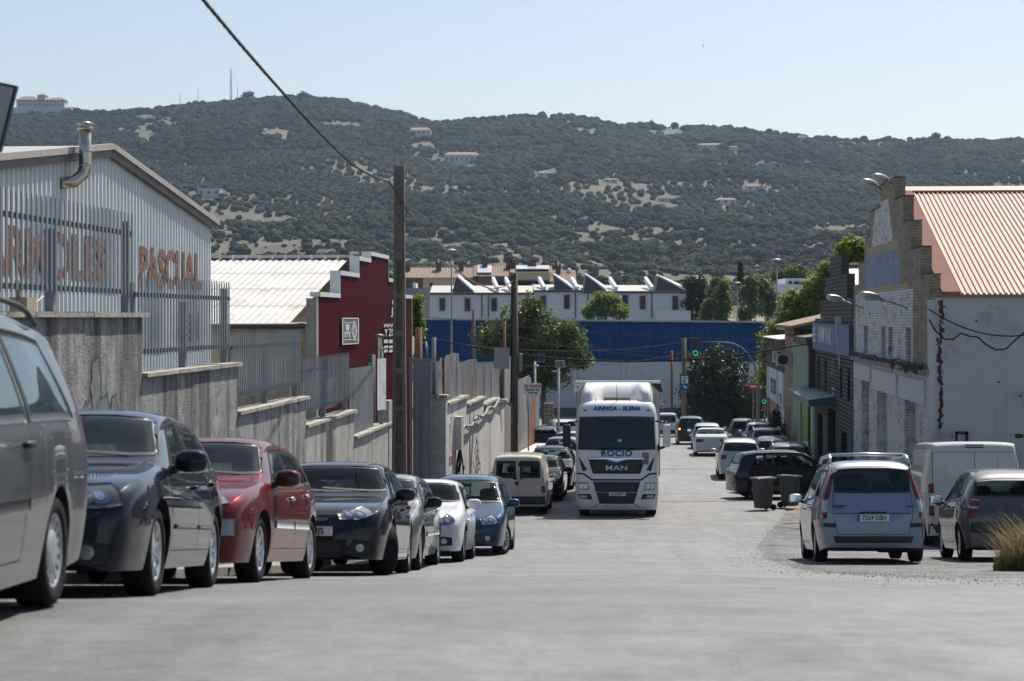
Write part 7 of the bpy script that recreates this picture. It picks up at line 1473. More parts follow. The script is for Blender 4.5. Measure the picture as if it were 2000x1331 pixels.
# traffic driving away down the street
car_at('white_coupe', 'white four-door coupe driving away, nearest car in the lane', 'sedan', (4.80,1.86,1.42,.93,2.71,.33), P_['white'], 1391, 101.5, away(-.01), group='cars driving towards the junction', plate_r='7110 CCL'[0:0]+'', rear=dict(tail=(.48,1.02,.50,.62),plate=.38), mirror_m=P_['black'], wheel_style=9, **SK)
car_at('silver_hatchback', 'silver hatchback driving just ahead of the white coupe', 'hatch', (4.3,1.79,1.48,.86,2.6,.315), P_['lblue'], 1380, 112, away(), group='cars driving towards the junction', dx=.05, mirror_m=P_['black'], **SK)
def blinker(e, c):
    mb = MB(); c.line(mb, 'B', [(.66,.545*c.H),(.80,.545*c.H)], .10, .02); mb.build('lit_indicator', M_blink, e)
car_at('dark_offroader', 'dark off-roader with its amber indicator lit behind the white van', 'suv', (4.5,1.86,1.76,.9,2.65,.36), P_['dgrey'], 1350, 121, away(), group='cars driving towards the junction', rear=dict(tail=(.70,1.0,.50,.62),tint=True), mirror_m=P_['black'], hook=blinker, **SK)
def van_glass(e, c):
    H = c.H
    for sd in (1,-1):
        s0, s1 = (.05, .66) if sd > 0 else (-.66, -.05); c.glaze(e, 'rear_door_window', 'B', [(s0,.60*H),(s1,.60*H)], [(s0+.02*(sd>0),.885*H),(s1-.02*(sd>0),.885*H)], c.glass, frit=.10, nu=10, nv=8)
        mb = MB(); c.patch(mb, 'B', [(sd*.70,.36*H),(sd*.80,.36*H)], [(sd*.70,.47*H),(sd*.79,.47*H)], .012, 3, 5); mb.build('van_taillight', M_red_l, e)
    mb = MB(); c.line(mb, 'B', [(0,.95*H),(0,.25*H)], .010); c.line(mb, 'B', [(-.74,.95*H),(-.76,.25*H)], .008); c.line(mb, 'B', [(.74,.95*H),(.76,.25*H)], .008); mb.build('rear_door_seam', M_seal, e)
    mb = MB(); c.line(mb, 'B', [(-.02,.515*H),(.10,.515*H)], .11, .015); mb.build('rear_door_handle', M_black, e)
    mb = MB(); c.patch(mb, 'B', [(-.78,.13*H),(.78,.13*H)], [(-.80,.30*H),(.80,.30*H)], .025, 10, 4); mb.build('rear_bumper', M_trim, e)
    mb = MB(); c.line(mb, 'B', [(.35,.50*H),(.62,.51*H)], .020, .006); mb.build('rear_badge', M_trim, e)
car_at('white_panel_van', 'white panel van leading the line of traffic', 'smallvan', (4.2,1.80,1.82,.85,2.69,.31), P_['white'], 1302, 149, away(), group='cars driving towards the junction', cat='van', tumble=.16, pr=.93, rb=.03, hook=van_glass, interior=False, rear=dict(tail=(.95,.96,.4,.41),hatchline=False), glass_m=GLT, **SK)
# left side beyond the gate
car_at('beige_van', 'old beige small van with twin rear windows parked before the truck', 'smallvan', (4.11,1.72,1.80,.85,2.69,.30), P_['beige'], 1012, 59.2, away(.0), group='cars parked by the painted wall', cat='van', tumble=.15, pr=.94, rb=.03, hook=van_glass, rear=dict(tail=(.95,.96,.4,.41),hatchline=False), near=True, wheel_style='cap', aerial=False, handle_m=M_black, mirror_m=M_trim)
def left2(name, label, kind, dims, pm, px, y, **k): return left_car(name, label, kind, dims, pm, px, y, TS, near=False, aerial=False, **k)
left2('black_hatchback', 'black hatchback just beyond the beige van', 'hatch', (4.2,1.76,1.47,.85,2.6,.31), P_['black'], 1098, 67.0, glass_m=GL)
left2('black_estate', 'black estate with roof rails squeezed beside the truck', 'suv', (4.4,1.80,1.55,.88,2.65,.32), P_['black'], 1119, 73.5, rails=(.05,M_rim))
left2('silver_saloon', 'silver car facing uphill with a clear windscreen beyond the black estate', 'hatch', (4.3,1.77,1.47,.86,2.6,.31), P_['silver'], 1133, 86.0)
left2('pale_blue_car', 'pale blue car of which only the roof shows beyond the silver car', 'hatch', (4.2,1.75,1.47,.85,2.6,.31), P_['lblue'], 1146, 94.0)
car_at('dark_blue_car', 'dark blue car showing its red tail light by the low yard wall', 'hatch', (4.1,1.72,1.48,.85,2.5,.31), P_['navy'], 1062, 104, away(), group='cars parked by the painted wall', **SK)
car_at('white_car', 'white car with red tail lights below the solar lamp', 'hatch', (4.2,1.75,1.47,.85,2.6,.31), P_['white'], 1092, 126, away(.25), group='cars parked by the painted wall', **SK)
# ================================================================== THE TRUCK
class Shell(Car):
    def __init__(s, V, Fc): s.V, s.Fc = V, Fc; s.bvh = BVHTree.FromPolygons([Vector(p) for p in V], Fc); s.holes = []
tx, ty = (1203-1000)*58/F, 58.0
tr = empty('articulated_truck', M=ground_matrix(tx + TS*.3, ty, toward(-.0)), label='white articulated lorry driving uphill towards the viewer', cat='truck')
M_tw = paint('truck_white',(0.85,0.85,0.845),.0,.40,.03); M_tb = mat('truck_black',(0.014,0.014,0.016),.4,var=.2,vscale=8)
fx = pchip([(.20,-.06),(.30,.0),(.60,.03),(1.0,.02),(1.25,-.02),(1.7,-.05),(1.95,-.08),(2.4,-.17),(2.92,-.29),(3.1,-.34),(3.25,-.42),(3.34,-.52),(3.39,-.72)])
hw = pchip([(.20,1.15),(.30,1.19),(.9,1.22),(1.9,1.22),(2.9,1.18),(3.2,1.12),(3.34,1.04),(3.39,.90)])
zs = [.20,.24,.30,.4,.5,.6,.7,.8,.9,1.0,1.1,1.2,1.3,1.4,1.55,1.7,1.85,1.95,2.1,2.25,2.4,2.55,2.7,2.85,2.95,3.05,3.15,3.22,3.28,3.33,3.36,3.39]
V, rows = [], []
for z in zs:
    w, x0 = hw(z), fx(z); rc = .22; ring = []
    for i in range(25): yy = -(w-rc)+2*(w-rc)*i/24; ring.append((x0 - .10*(yy/w)**2, yy))
    xe = x0 - .10*((w-rc)/w)**2
    cor = [(xe - rc*(1-math.cos(a))*1.25, (w-rc)+rc*math.sin(a)) for a in [math.pi/2*k/8 for k in range(1,9)]]
    left = cor + [(-t, w) for t in (.6,1.0,1.5,2.05) if -t < cor[-1][0]]; right = [(x, -y) for x, y in reversed(left)]
    while len(left) < 12: left.append((-2.05-.001*len(left), w))
    right = [(x,-y) for x, y in reversed(left)]; full = right + ring + left; rows.append([(x, y, z) for x, y in full])
n = len(rows[0]); V = [p for r_ in rows for p in r_]; Fc = []
for i in range(len(rows)-1):
    for k in range(n-1): Fc.append((i*n+k, i*n+k+1, (i+1)*n+k+1, (i+1)*n+k))
Fc.append(tuple((len(rows)-1)*n+k for k in range(n))); Fc.append(tuple(range(n-1,-1,-1)))
for i in range(len(rows)-1): Fc.append((i*n+n-1, i*n, (i+1)*n, (i+1)*n+n-1))
sh = Shell(V, Fc); me = bpy.data.meshes.new('cab'); me.from_pydata(V, [], Fc); me.materials.append(M_tw); me.polygons.foreach_set('use_smooth', [True]*len(Fc)); me.update(); me.set_sharp_from_angle(angle=R(45)); cab = link('cab', me, tr)
def fpatch(name, lo, hi, m, off=.008, nu=12, nv=5, parent=tr): mb = MB(); sh.patch(mb, 'F', lo, hi, off, nu, nv); return mb.build(name, m, parent)
def mir(l): return [(-a,b) for a,b in l][::-1]
M_tglass = mat('truck_windscreen',(0.010,0.013,0.017),.04,spec=.6)
fpatch('windscreen', [(-1.13,1.95),(-.5,1.93),(.5,1.93),(1.13,1.95)], [(-1.09,2.90),(-.5,2.92),(.5,2.92),(1.09,2.90)], M_tglass, .010, 24, 12)
fpatch('grille_panel', [(-.69,1.25),(.69,1.25)], [(-.82,1.66),(-.4,1.67),(.4,1.67),(.82,1.66)], M_tb, .010, 14, 6)
ch = fpatch('chrome_strip', [(-.83,1.665),(-.30,1.66),(0,1.58),(.30,1.66),(.83,1.665)], [(-.84,1.72),(-.3,1.735),(0,1.735),(.3,1.735),(.84,1.72)], M_chrome, .022, 24, 3)
lg_ = fpatch('lower_grille', [(-.50,.38),(.50,.38)], [(-.69,1.03),(.69,1.03)], M_tb, .010, 12, 8)
for z, w, t in ((.71,.585,.018),(1.01,.68,.012)): mb = MB(); sh.line(mb, 'F', [(-w,z),(w,z)], t, .022); mb.build('grille_bar', mat('bar_grey',(0.42,0.42,0.42),.5), tr)
for k in range(6): mb = MB(); z = .44+k*.045; sh.line(mb, 'F', [(-.40,z),(.40,z)], .012, .020); mb.build('grille_slat', M_trim, lg_)
for k in range(5): mb = MB(); z = .77+k*.045; sh.line(mb, 'F', [(-.42,z),(.42,z)], .012, .020); mb.build('grille_slat', M_trim, lg_)
mb = MB(); sh.line(mb, 'F', [(-1.18,1.26),(-.95,1.24),(-.72,1.075),(.72,1.075),(.95,1.24),(1.18,1.26)], .05, .006); mb.build('bumper_gap', M_seal, tr)
mb = MB(); sh.line(mb, 'F', [(-.70,.26),(-.52,.37)], .02, .006); sh.line(mb, 'F', [(.70,.26),(.52,.37)], .02, .006); mb.build('bumper_seam', M_seal, tr)
for sd in (1,-1):
    L0 = lambda l: l if sd > 0 else mir(l)
    hl = fpatch('headlight', L0([(.78,.77),(1.10,.77)]), L0([(.83,1.0),(1.12,1.0)]), M_clear_l, .012, 8, 6)
    for yy in (.90,1.03):
        o, d = sh.ray('F', sd*yy, .88); h = sh.hit(o, d); mb = MB(); Mx = frame_m(h[0]+Vector((.018,0,0)), (0,1,0), (0,0,1), (1,0,0)); mb.lathe([(0,-.01),(.03,-.006),(.06,.004),(.066,0)], 16, Mx); mb.build('reflector', M_refl, hl)
    fpatch('fog_housing', L0([(.70,.50),(1.10,.53)]), L0([(.76,.66),(1.13,.66)]), M_tb, .010, 8, 4)
    fpatch('fog_light', L0([(.86,.545),(1.08,.55)]), L0([(.87,.635),(1.08,.635)]), M_clear_l, .018, 6, 3)
    fpatch('air_deflector', L0([(.86,1.36),(1.00,1.32)]), L0([(1.08,1.72),(1.10,1.72)]), M_tb, .012, 4, 8)
    mb = MB(); sh.line(mb, 'F', [(sd*.88,3.10),(sd*.98,3.10)], .04, .012); mb.build('marker_lamp', M_smoke, tr)
    wheel(tr, .50, .30, 10, -1.45, sd*1.00, sd, 0, 28)
    mo = bpy.data.objects.new('wing_mirror', None); COL.objects.link(mo); mo.parent = tr
    mb = MB(); mb.box((-.18,sd*1.46,2.36), (.16,.23,.68), 0, bev=.04); mb.build('mirror_housing', M_tw if sd > 0 else M_tb, mo)
    mb = MB(); mb.tube([(-.35,sd*1.15,2.78),(-.18,sd*1.42,2.74)], .03, 8); mb.tube([(-.35,sd*1.18,1.95),(-.20,sd*1.40,2.04)], .045, 8); mb.build('mirror_arm', M_tb, mo)
    mb = MB(); mb.box((-.35,sd*1.235,2.02), (.2,.07,.22), 0, bev=.03); mb.build('mirror_bracket', M_tb, mo)
fpatch('side_notice', [(.74,1.52),(.93,1.52)], [(.74,1.86),(.94,1.86)], mat('grey_notice',(0.24,0.22,0.20),.8), .020, 4, 6)
for k in range(3): mb = MB(); y0 = -.30+k*.28; sh.line(mb, 'F', [(y0-.09,.285),(y0-.05,.32),(y0+.05,.32),(y0+.09,.285)], .012, .006); mb.build('step_recess', M_seal, tr)
for y0, y1 in ((-.75,-.02),(.05,.82)): mb = MB(); sh.line(mb, 'F', [(y0,1.97),(y1,2.04)], .025, .03); mb.build('windscreen_wiper', M_black, tr)
fpatch('inspection_sticker', [(.98,2.80),(1.05,2.80)], [(.98,2.86),(1.05,2.86)], mat('sticker_green',(0.12,0.25,0.05),.5), .016, 2, 2)
fpatch('dash_paper', [(.02,2.18),(.16,2.18)], [(.04,2.26),(.14,2.26)], mat('paper_white',(0.55,0.6,0.6),.6), .014, 2, 2)
# lettering
def front_text(body, z, size, m, off=.016, **k):
    o, d = sh.ray('F', 0, z); h = sh.hit(o, d); o2 = sh.hit(*sh.ray('F', 0, z+.05))[0]; up = (o2-h[0]).normalized(); nx = Vector((0,1,0)).cross(up); me = textmesh(body, size, **k); me.transform(frame_m(h[0]+nx*off, (0,1,0), up, nx))
    for v in me.vertices:                                   # wrap round the bowed front
        v.co.x -= .10*(v.co.y/1.2)**2
    me.materials.clear(); me.materials.append(m); return link('lettering', me, tr)
M_tblue = mat('truck_lettering_blue',(0.02,0.10,0.27),.5)
front_text('AINHOA - ELENA', 3.14, .185, M_tblue, bold=.010, shear=.18, sx=.92, spacing=1.05); front_text('ROCIO', 1.835, .24, M_tblue, bold=.010, sx=1.12, spacing=1.1); front_text('MAN', 1.415, .20, mat('brushed_letters',(0.62,0.63,0.64),.45,metal=.4), .022, bold=.002, sx=1.45, extrude=.008, spacing=1.05)
h = sh.hit(*sh.ray('F', 0, .665))[0]; mb = MB(); mb.box((h.x+.03,0,.665), (.012,.52,.112)); pl = mb.build('number_plate', M_plate, tr); mb = MB(); mb.box((h.x+.037,-.238,.665), (.004,.04,.108)); mb.build('plate_band', M_plblue, pl)
me = textmesh('1316 JPY', .105, bold=.003, sx=.92); me.transform(frame_m(Vector((h.x+.0385,.02,.665)), (0,1,0), (0,0,1), (1,0,0))); me.materials.clear(); me.materials.append(M_pltxt); link('plate_text', me, pl)
mb = MB(); sh_b = MB()
# roof fairing: two side lobes, hollow middle with a slot
def fair(u, v):                                             # u across -1..1, v from front lip 0 to rear 1
    au = abs(u); lob = min(1, max(0, (au-.40)/.34)); lob = lob*lob*(3-2*lob); xf = -1.30 + .66*lob; x = xf + (-2.0-xf)*v
    s_ = v**(.55 if lob > .5 else .8); z = 3.34 + .60*(s_*(2-s_)) - .10*(1-lob)*(1-v) ; 
    edge = max(0, (au-.86)/.14); z -= .30*edge**2*(1-.2*v); return (x, u*1.06, z)
rows = [[fair(-1+2*i/40, j/14) for i in range(41)] for j in range(15)]; fr_ = MB(); fr_.grid(rows); fr_.grid([[(p[0],p[1],3.30) for p in rows[0]], rows[0]]); fr_.grid([[r_[0] for r_ in rows], [(r_[0][0],r_[0][1],3.3) for r_ in rows]]); fr_.grid([[(r_[-1][0],r_[-1][1],3.3) for r_ in rows], [r_[-1] for r_ in rows]]); fo_ = fr_.build('roof_fairing', paint('fairing_white',(0.78,0.78,0.76),.0,.40,.05), tr)
boxm('fairing_slot', tr, (-1.0,0,3.44), (.3,.80,.09), mat('slot_tan',(0.22,0.19,0.14),.7), .01)
for yy, z1 in ((0,3.85),(-.62,3.46),(.62,3.46),(-.36,3.44),(.38,3.44)): mb = MB(); mb.tube([(-.62,yy,3.33),(-.66,yy,z1)], [.014,.006], 6); mb.build('roof_aerial' if z1 > 3.5 else 'roof_lamp', M_black, tr)
# trailer
M_trl = mat('trailer_curtain',(0.36,0.35,0.32),.7,var=.10,vscale=1.0); boxm('trailer_box', tr, (-8.9,0,2.53), (12.8,2.55,2.86), M_trl, .03)
mb = MB(); mb.box((-2.47,0,2.55), (.06,2.50,2.82)); mb.build('trailer_headboard', mat('headboard',(0.52,0.51,0.48),.6), tr)
mb = MB(); mb.box((-2.46,0,3.955), (.16,2.60,.09), 0, bev=.02); mb.build('trailer_top_rail', M_tw, tr)
for sd in (1,-1):
    mb = MB(); mb.add([(-2.40,sd*1.02,3.90),(-2.40,sd*1.30,3.90),(-2.40,sd*1.36,3.62),(-2.40,sd*1.20,3.70),(-2.52,sd*1.02,3.90),(-2.52,sd*1.30,3.90),(-2.52,sd*1.36,3.62),(-2.52,sd*1.20,3.70)], [(0,1,2,3),(7,6,5,4),(0,4,5,1),(1,5,6,2),(2,6,7,3),(3,7,4,0)]); mb.build('corner_gusset', M_tw, tr)
    mb = MB(); mb.ellip((-2.39,sd*1.22,3.80), (.015,.03,.03), 10, 6, e=1); mb.build('marker_bolt', M_black, tr)
    for x in (-9.5,-10.8,-12.1): wheel(tr, .50, .30, 10, x, sd*1.05, sd, 0, 20)
    wheel(tr, .50, .32, 10, -5.05, sd*1.03, sd, 0, 20)
    mb = MB(); mb.box((-1.3,sd*1.17,.55), (1.3,.04,.5), 0, bev=.02); mb.build('cab_step', M_tb, tr)
boxm('chassis', tr, (-7.5,0,.80), (13.5,.95,.42), M_under, .02); boxm('front_axle', tr, (-1.45,0,.45), (.4,2.0,.3), M_under, .02)
# ================================================================== STREET FURNITURE
# concrete H-pole with recessed panels
d0 = 41.0; a = P(780,0,d0); zt, zb0 = pz(325,d0), G(d0)-.2
cp_ = empty('concrete_pole', (a.x,d0,G(d0)), label='tall tapering concrete power pole with recessed panels', cat='pole')
M_pole = mat('pole_concrete',(0.155,0.135,0.115),.95,var=.22,vscale=4,bump=.5,bscale=40,streak=((0.08,0.07,0.06),.4,4))
def pw_(z): t = (z-zb0)/(zt-zb0); return .165-.065*t
mb = MB(); hgt = zt-zb0; cells = 9; z = zb0
def slab(z0, z1, depth, wi):
    w0, w1 = pw_(z0)*wi, pw_(z1)*wi; mb.hexa([(a.x-w0,d0-depth,z0),(a.x+w0,d0-depth,z0),(a.x+w0,d0+depth,z0),(a.x-w0,d0+depth,z0),(a.x-w1,d0-depth,z1),(a.x+w1,d0-depth,z1),(a.x+w1,d0+depth,z1),(a.x-w1,d0+depth,z1)])
solid_from = pz(510,d0)
slab(solid_from, zt, .11, 1.0)
n_ = 8; hc = (solid_from-zb0)/n_
for k in range(n_):
    z0, z1 = zb0+k*hc, zb0+(k+1)*hc; slab(z0, z0+.12, .12, 1.0); w0, w1 = pw_(z0), pw_(z1)
    for s_ in (-1,1):
        mb.hexa([(a.x+s_*w0,d0-.12,z0+.12),(a.x+s_*w0*.45,d0-.12,z0+.12),(a.x+s_*w0*.45,d0+.12,z0+.12),(a.x+s_*w0,d0+.12,z0+.12),(a.x+s_*w1,d0-.12,z1),(a.x+s_*w1*.45,d0-.12,z1),(a.x+s_*w1*.45,d0+.12,z1),(a.x+s_*w1,d0+.12,z1)])
    slab(z0+.12, z1, .05, .50)
child(mb, 'shaft', M_pole, cp_)
for k in range(12): mb = MB(); zz_ = pz(345+k*13,d0); mb.lathe([(0,.0),(.014,.0)], 8, Matrix.Translation((a.x,d0-.1115,zz_)) @ Matrix.Rotation(R(90),4,'X')); child(mb, 'bolt_hole', M_dark, cp_)
mb = MB(); mb.tube([(a.x+.10,d0,pz(332,d0)),(a.x+.19,d0,pz(332,d0))], .008, 5); mb.tube([(a.x+.10,d0,pz(349,d0)),(a.x+.19,d0,pz(349,d0))], .008, 5); mb.tube([(a.x+.07,d0,zt),(a.x+.08,d0,zt+.10)], .008, 5); child(mb, 'pin', M_rust, cp_)
mb = MB(); mb.tube([(a.x-.10,d0,pz(337,d0)),(a.x-.20,d0-.05,pz(345,d0))], .010, 5); mb.tube([(a.x-.10,d0,pz(345,d0)),(a.x-.2,d0-.05,pz(345,d0))], .008, 5); mb.tube([(a.x-.19,d0-.05,pz(343,d0)),(a.x-.19,d0-.05,pz(358,d0))], .012, 5); child(mb, 'bracket', M_grey_steel, cp_)
# twisted overhead cable
def twisted(name, pts, rad, label, pitch=.16, n=3, mat_=M_wire):
    pts = [Vector(p) for p in pts]; seg = []; mb = MB()
    for p, q_ in zip(pts[:-1], pts[1:]):
        m_ = max(1, int((q_-p).length/.045)); seg += [p.lerp(q_, i/m_) for i in range(m_)]
    seg.append(pts[-1])
    for s_ in range(n):
        out = []; L_ = 0
        for i, p in enumerate(seg):
            if i: L_ += (p-seg[i-1]).length
            w = 2*math.pi*(L_/pitch + s_/n); out.append(p + Vector((math.cos(w)*rad*.9, 0, math.sin(w)*rad*.9)))
        mb.tube(out, rad*.75, 5)
    return mb.build(name, mat_, label=label, cat='cable')
zf = pchip([(-6,13.6),(4,12.80),(8,12.5),(14,12.25),(18,12.21),(22,12.2),(28,12.24),(35,12.47),(40.8,12.77)])
twisted('overhead_cable', [(-2.02-.0118*d, d, zf(d)) for d in [-6,-2,2,5,8,11,14,16,18,20,22,24,26,28,30,32,34,36,38,40,40.8]], .0105, 'thick twisted cable sweeping from above the viewer to the concrete pole')
c2 = [P(795,412,41.0),P(815,438,44.5),P(832,458,48),P(880,516,55),P(910,542,60),P(932,555,63),P(960,565,66),P(985,560,69),P(1003,548,71)]
mb = MB(); mb.tube([P(762,358,40.8),P(772,375,40.85),P(782,395,40.85),P(795,412,41.0)] + c2[1:], .020, 6); mb.build('overhead_cable', mat('cable_sheath',(0.06,0.06,0.06),.4), label='black cable dipping from the concrete pole to the wooden pole', cat='cable')
# wooden pole
d2 = 71.0; b = P(1005,0,d2); wp = empty('wooden_pole', (b.x,d2,G(d2)), label='dark wooden utility pole before the plane tree', cat='pole')
mb = MB(); mb.tube([(b.x-.02,d2,G(d2)-.2),(b.x,d2,pz(700,d2)),(b.x+.02,d2,pz(534,d2))], [.14,.125,.095], 12); child(mb, 'shaft', M_wood, wp)
mb = MB(); pt_ = [(b.x-.10,d2-.10,pz(540,d2)),(b.x-.10,d2-.13,pz(640,d2)),(b.x-.13,d2-.13,pz(780,d2)),(b.x-.2,d2,pz(792,d2))]; mb.tube(pt_, .03, 6); child(mb, 'cable_run', M_wire, wp)
mb = MB(); mb.box((b.x+.22,d2,pz(708,d2)),(.12,.2,.62),0,bev=.02); child(mb, 'meter', mat('meter_grey',(0.30,0.30,0.30),.6), wp)
mb = MB(); mb.box((b.x-.45,d2-.1,pz(700,d2)),(.55,.04,.75)); child(mb, 'back_board', mat('board_grey',(0.34,0.35,0.36),.7), wp)
# transverse cables
tw = [P(848,662,86)]
lo_, hi_ = P(848,662,86), P(1592,668,88)
twisted('street_cable', catenary(lo_, hi_, .92, 40), .025, 'thick black cable hung right across the street', pitch=.5, n=2)
for i, (p0_, p1_, sag, lb) in enumerate(((P(800,615,120),P(1600,665,120),.4,'thin wire crossing high before the blue warehouse, uppermost'),(P(800,640,118),P(1520,690,118),.5,'thin wire crossing before the blue warehouse, second from the top'),(P(860,668,110),P(1334,668,150),.6,'thin wire ending at the pole by the petrol sign'),(P(925,640,115),P(1480,700,118),.6,'thin wire crossing before the plane tree'),(P(850,700,112),P(1334,690,150),.7,'lowest thin wire before the blue warehouse'))):
    mb = MB(); mb.tube(catenary(p0_, p1_, sag, 24), .016, 5); mb.build('thin_wire', M_wire, label=lb, cat='cable', group='thin wires before the blue warehouse')
# other poles and pipes beyond the wall
def post(name, px, w, top, d, m, label, cat='pole', base=None):
    c = P(px,0,d); mb = MB(); mb.tube([(c.x,d,(G(d) if base is None else base)-.1),(c.x,d,pz(top,d))], [w*1.1,w], 10); return mb.build(name, m, label=label, cat=cat)
post('rusty_stack', 818, .13, 640, 75, M_rust, 'thick rusty pipe beside the red shed', 'pipe'); post('concrete_post', 847.5, .10, 659, 86, M_concrete, 'round topped concrete post above the grey gate'); post('timber_pole', 925, .13, 606, 150, M_wood, 'short dark timber pole before the blue warehouse'); post('slim_rust_post', 985, .10, 628, 130, M_rust, 'slim rusty post left of the wooden pole'); post('rust_post', 1312, .10, 685, 165, M_rust, 'slim rusty post beside the dark shrub'); post('sign_pole', 1336, .17, 660, 150.2, M_wood, 'weathered timber pole carrying the petrol sign')
mb = MB(); c = P(832,640,80); mb.tube([(c.x-.35,80,pz(700,80)),(c.x-.3,80,pz(672,80)),(c.x,80,pz(668,80)),(c.x+.08,80,pz(700,80))], .05, 8); mb.build('vent_pipe', M_galv, label='bent grey vent pipe between the two stacks', cat='pipe')
# tall street lamps
def street_lamp(px, top, d, label):
    c = P(px,0,d); e = empty('street_lamp', (c.x,d,G(d)), label=label, cat='street lamp', group='tall street lamps'); z = pz(top,d)
    mb = MB(); mb.tube([(c.x,d,G(d)-.1),(c.x,d,z)], [.10,.06], 10); child(mb, 'post', mat('lamp_post_grey',(0.25,0.26,0.27),.5,metal=.3), e)
    mb = MB(); mb.lathe([(0,.12),(.25,.08),(.42,.02),(.42,-.02),(0,-.04)], 18, Matrix.Translation((c.x,d,z))); child(mb, 'head', mat('lamp_head_pale',(0.50,0.50,0.49),.4), e)
street_lamp(882, 489, 160, 'tall street lamp standing before the white terrace'); street_lamp(1517, 508, 165, 'tall street lamp before the sunlit plane tree'); street_lamp(1440, 553, 225, 'small far street lamp between the poplars and ash trees')
# petrol sign
def flatsign(name, px0, px1, py0, py1, d, m, label, parts=(), cat='sign', pole=None, group=None):
    A, B = P(px0,py0,d), P(px1,py1,d); e = empty(name, ((A.x+B.x)/2,d,B.z), label=label, cat=cat, group=group); mb = MB(); mb.box(((A.x+B.x)/2,d,(A.z+B.z)/2),(B.x-A.x,.05,A.z-B.z)); child(mb, 'panel', m, e)
    for i, (x0,y0,x1,y1,mm,nm) in enumerate(parts): C, D = P(x0,y0,d), P(x1,y1,d); mb = MB(); mb.box(((C.x+D.x)/2,d-.03-.004*i,(C.z+D.z)/2),(D.x-C.x,.012,C.z-D.z)); child(mb, nm, mm, e)
    if pole: c = P(pole[0],0,d); mb = MB(); mb.tube([(c.x,d+.06,G(d)-.05),(c.x,d+.06,P(0,pole[1],d).z)], pole[2], 8); child(mb, 'post', pole[3], e)
    return e
M_sblue = mat('sign_blue',(0.006,0.07,0.26),.4); M_swht = mat('sign_face_white',(0.66,0.67,0.68),.4); M_sred = mat('sign_red',(0.38,0.02,0.025),.4)
ps_ = flatsign('petrol_sign', 1327.5, 1346, 731.5, 762, 150, M_sblue, 'blue petrol station sign with a pump symbol and arrow', [(1330.8,735,1343.5,749,M_swht,'white_panel'),(1333.2,740.5,1338.5,747.5,M_black,'pump_symbol'),(1334,742,1337.6,744,M_swht,'pump_window')])
mb = MB()
for p, q_ in (((1339,740),(1340.5,737.5)),((1340.5,737.5),(1341.5,741)),((1333.5,740),(1336,737)),((1336,737),(1340,737.3))): mb.tube([P(*p,149.94), P(*q_,149.94)], .02, 5)
child(mb, 'pump_hose', M_black, ps_)
mb = MB(); mb.tube([P(1334.5,753,149.94), P(1339.5,757.5,149.94)], .05, 6); mb.add([P(1341.5,759.5,149.93),P(1336.5,759,149.93),P(1341,754.5,149.93)], [(0,1,2)]); child(mb, 'arrow', M_swht, ps_)
def roundsign(name, px, py, r, d, label, bar=False, text=None, post_to=None):
    c = P(px,py,d); rr = r*d/F; e = empty(name, c, label=label, cat='sign'); rot = Matrix.Rotation(R(90),4,'X')
    mb = MB(); mb.lathe([(0,.0),(rr,.0),(rr,-.03),(0,-.03)], 24, Matrix.Translation((c.x,c.y,c.z)) @ rot, sm=False); child(mb, 'disc', M_sred, e)
    if bar: mb = MB(); mb.box((c.x,c.y-.012,c.z),(rr*1.3,.01,rr*.36)); child(mb, 'bar', M_swht, e)
    else: mb = MB(); mb.lathe([(0,.0),(rr*.78,.0)], 24, Matrix.Translation((c.x,c.y-.008,c.z)) @ rot, sm=False); child(mb, 'face', M_swht, e)
    if text: me = textmesh(text, rr*1.25, bold=.02); me.transform(frame_m(c+Vector((0,-.014,0)), (1,0,0), (0,0,1), (0,-1,0))); me.materials.clear(); me.materials.append(M_black); o = link('numerals', me, e); o.location = -e.location
    mb = MB(); mb.tube([(c.x,c.y+.06,(G(d) if d < 205 else pz(640,d))),(c.x,c.y+.06,c.z+rr)], .035, 8); child(mb, 'post', M_galv, e)
roundsign('speed_limit_sign', 1294.5, 786, 7.3, 156, 'round speed limit sign reading 10 beside the lorry', text='10'); roundsign('no_entry_sign', 1471, 755, 8, 158, 'no entry sign on the post of the traffic light arm', bar=True); roundsign('no_entry_sign', 1356, 610, 4.2, 216, 'tiny no entry sign above the blue warehouse', bar=True)
flatsign('street_name_sign', 1397, 1411, 768.5, 776, 172, mat('sign_green',(0.16,0.30,0.17),.5), 'small green street sign on a thin white post', [(1399,770.5,1409,774.5,mat('sign_green_dark',(0.03,0.14,0.04),.5),'name_strip')], pole=(1404,776,.05,M_swht))
sv = flatsign('for_sale_sign', 1023, 1057, 749, 771, 92, M_swht, 'white sale notice reading SE VENDE by the wooden pole', [], pole=(1032,771,.04,M_galv))
for body, py, sz, m_ in (('SE VENDE',755,.165,mat('notice_red',(0.38,0.015,0.03),.5)),('606 587 181',762,.125,M_black),('WhatsApp',767.5,.10,M_black)):
    c = P(1040,py,92); me = textmesh(body, sz, bold=.006, sx=1.0); me.transform(frame_m(c+Vector((0,-.03,0)), (1,0,0), (0,0,1), (0,-1,0))); me.materials.clear(); me.materials.append(m_); o = link('lettering', me, sv); o.location = -sv.location
flatsign('white_hoarding', 1027, 1037.5, 738, 803, 93.5, M_swht, 'narrow white hoarding panel behind the sale notice', cat='board')
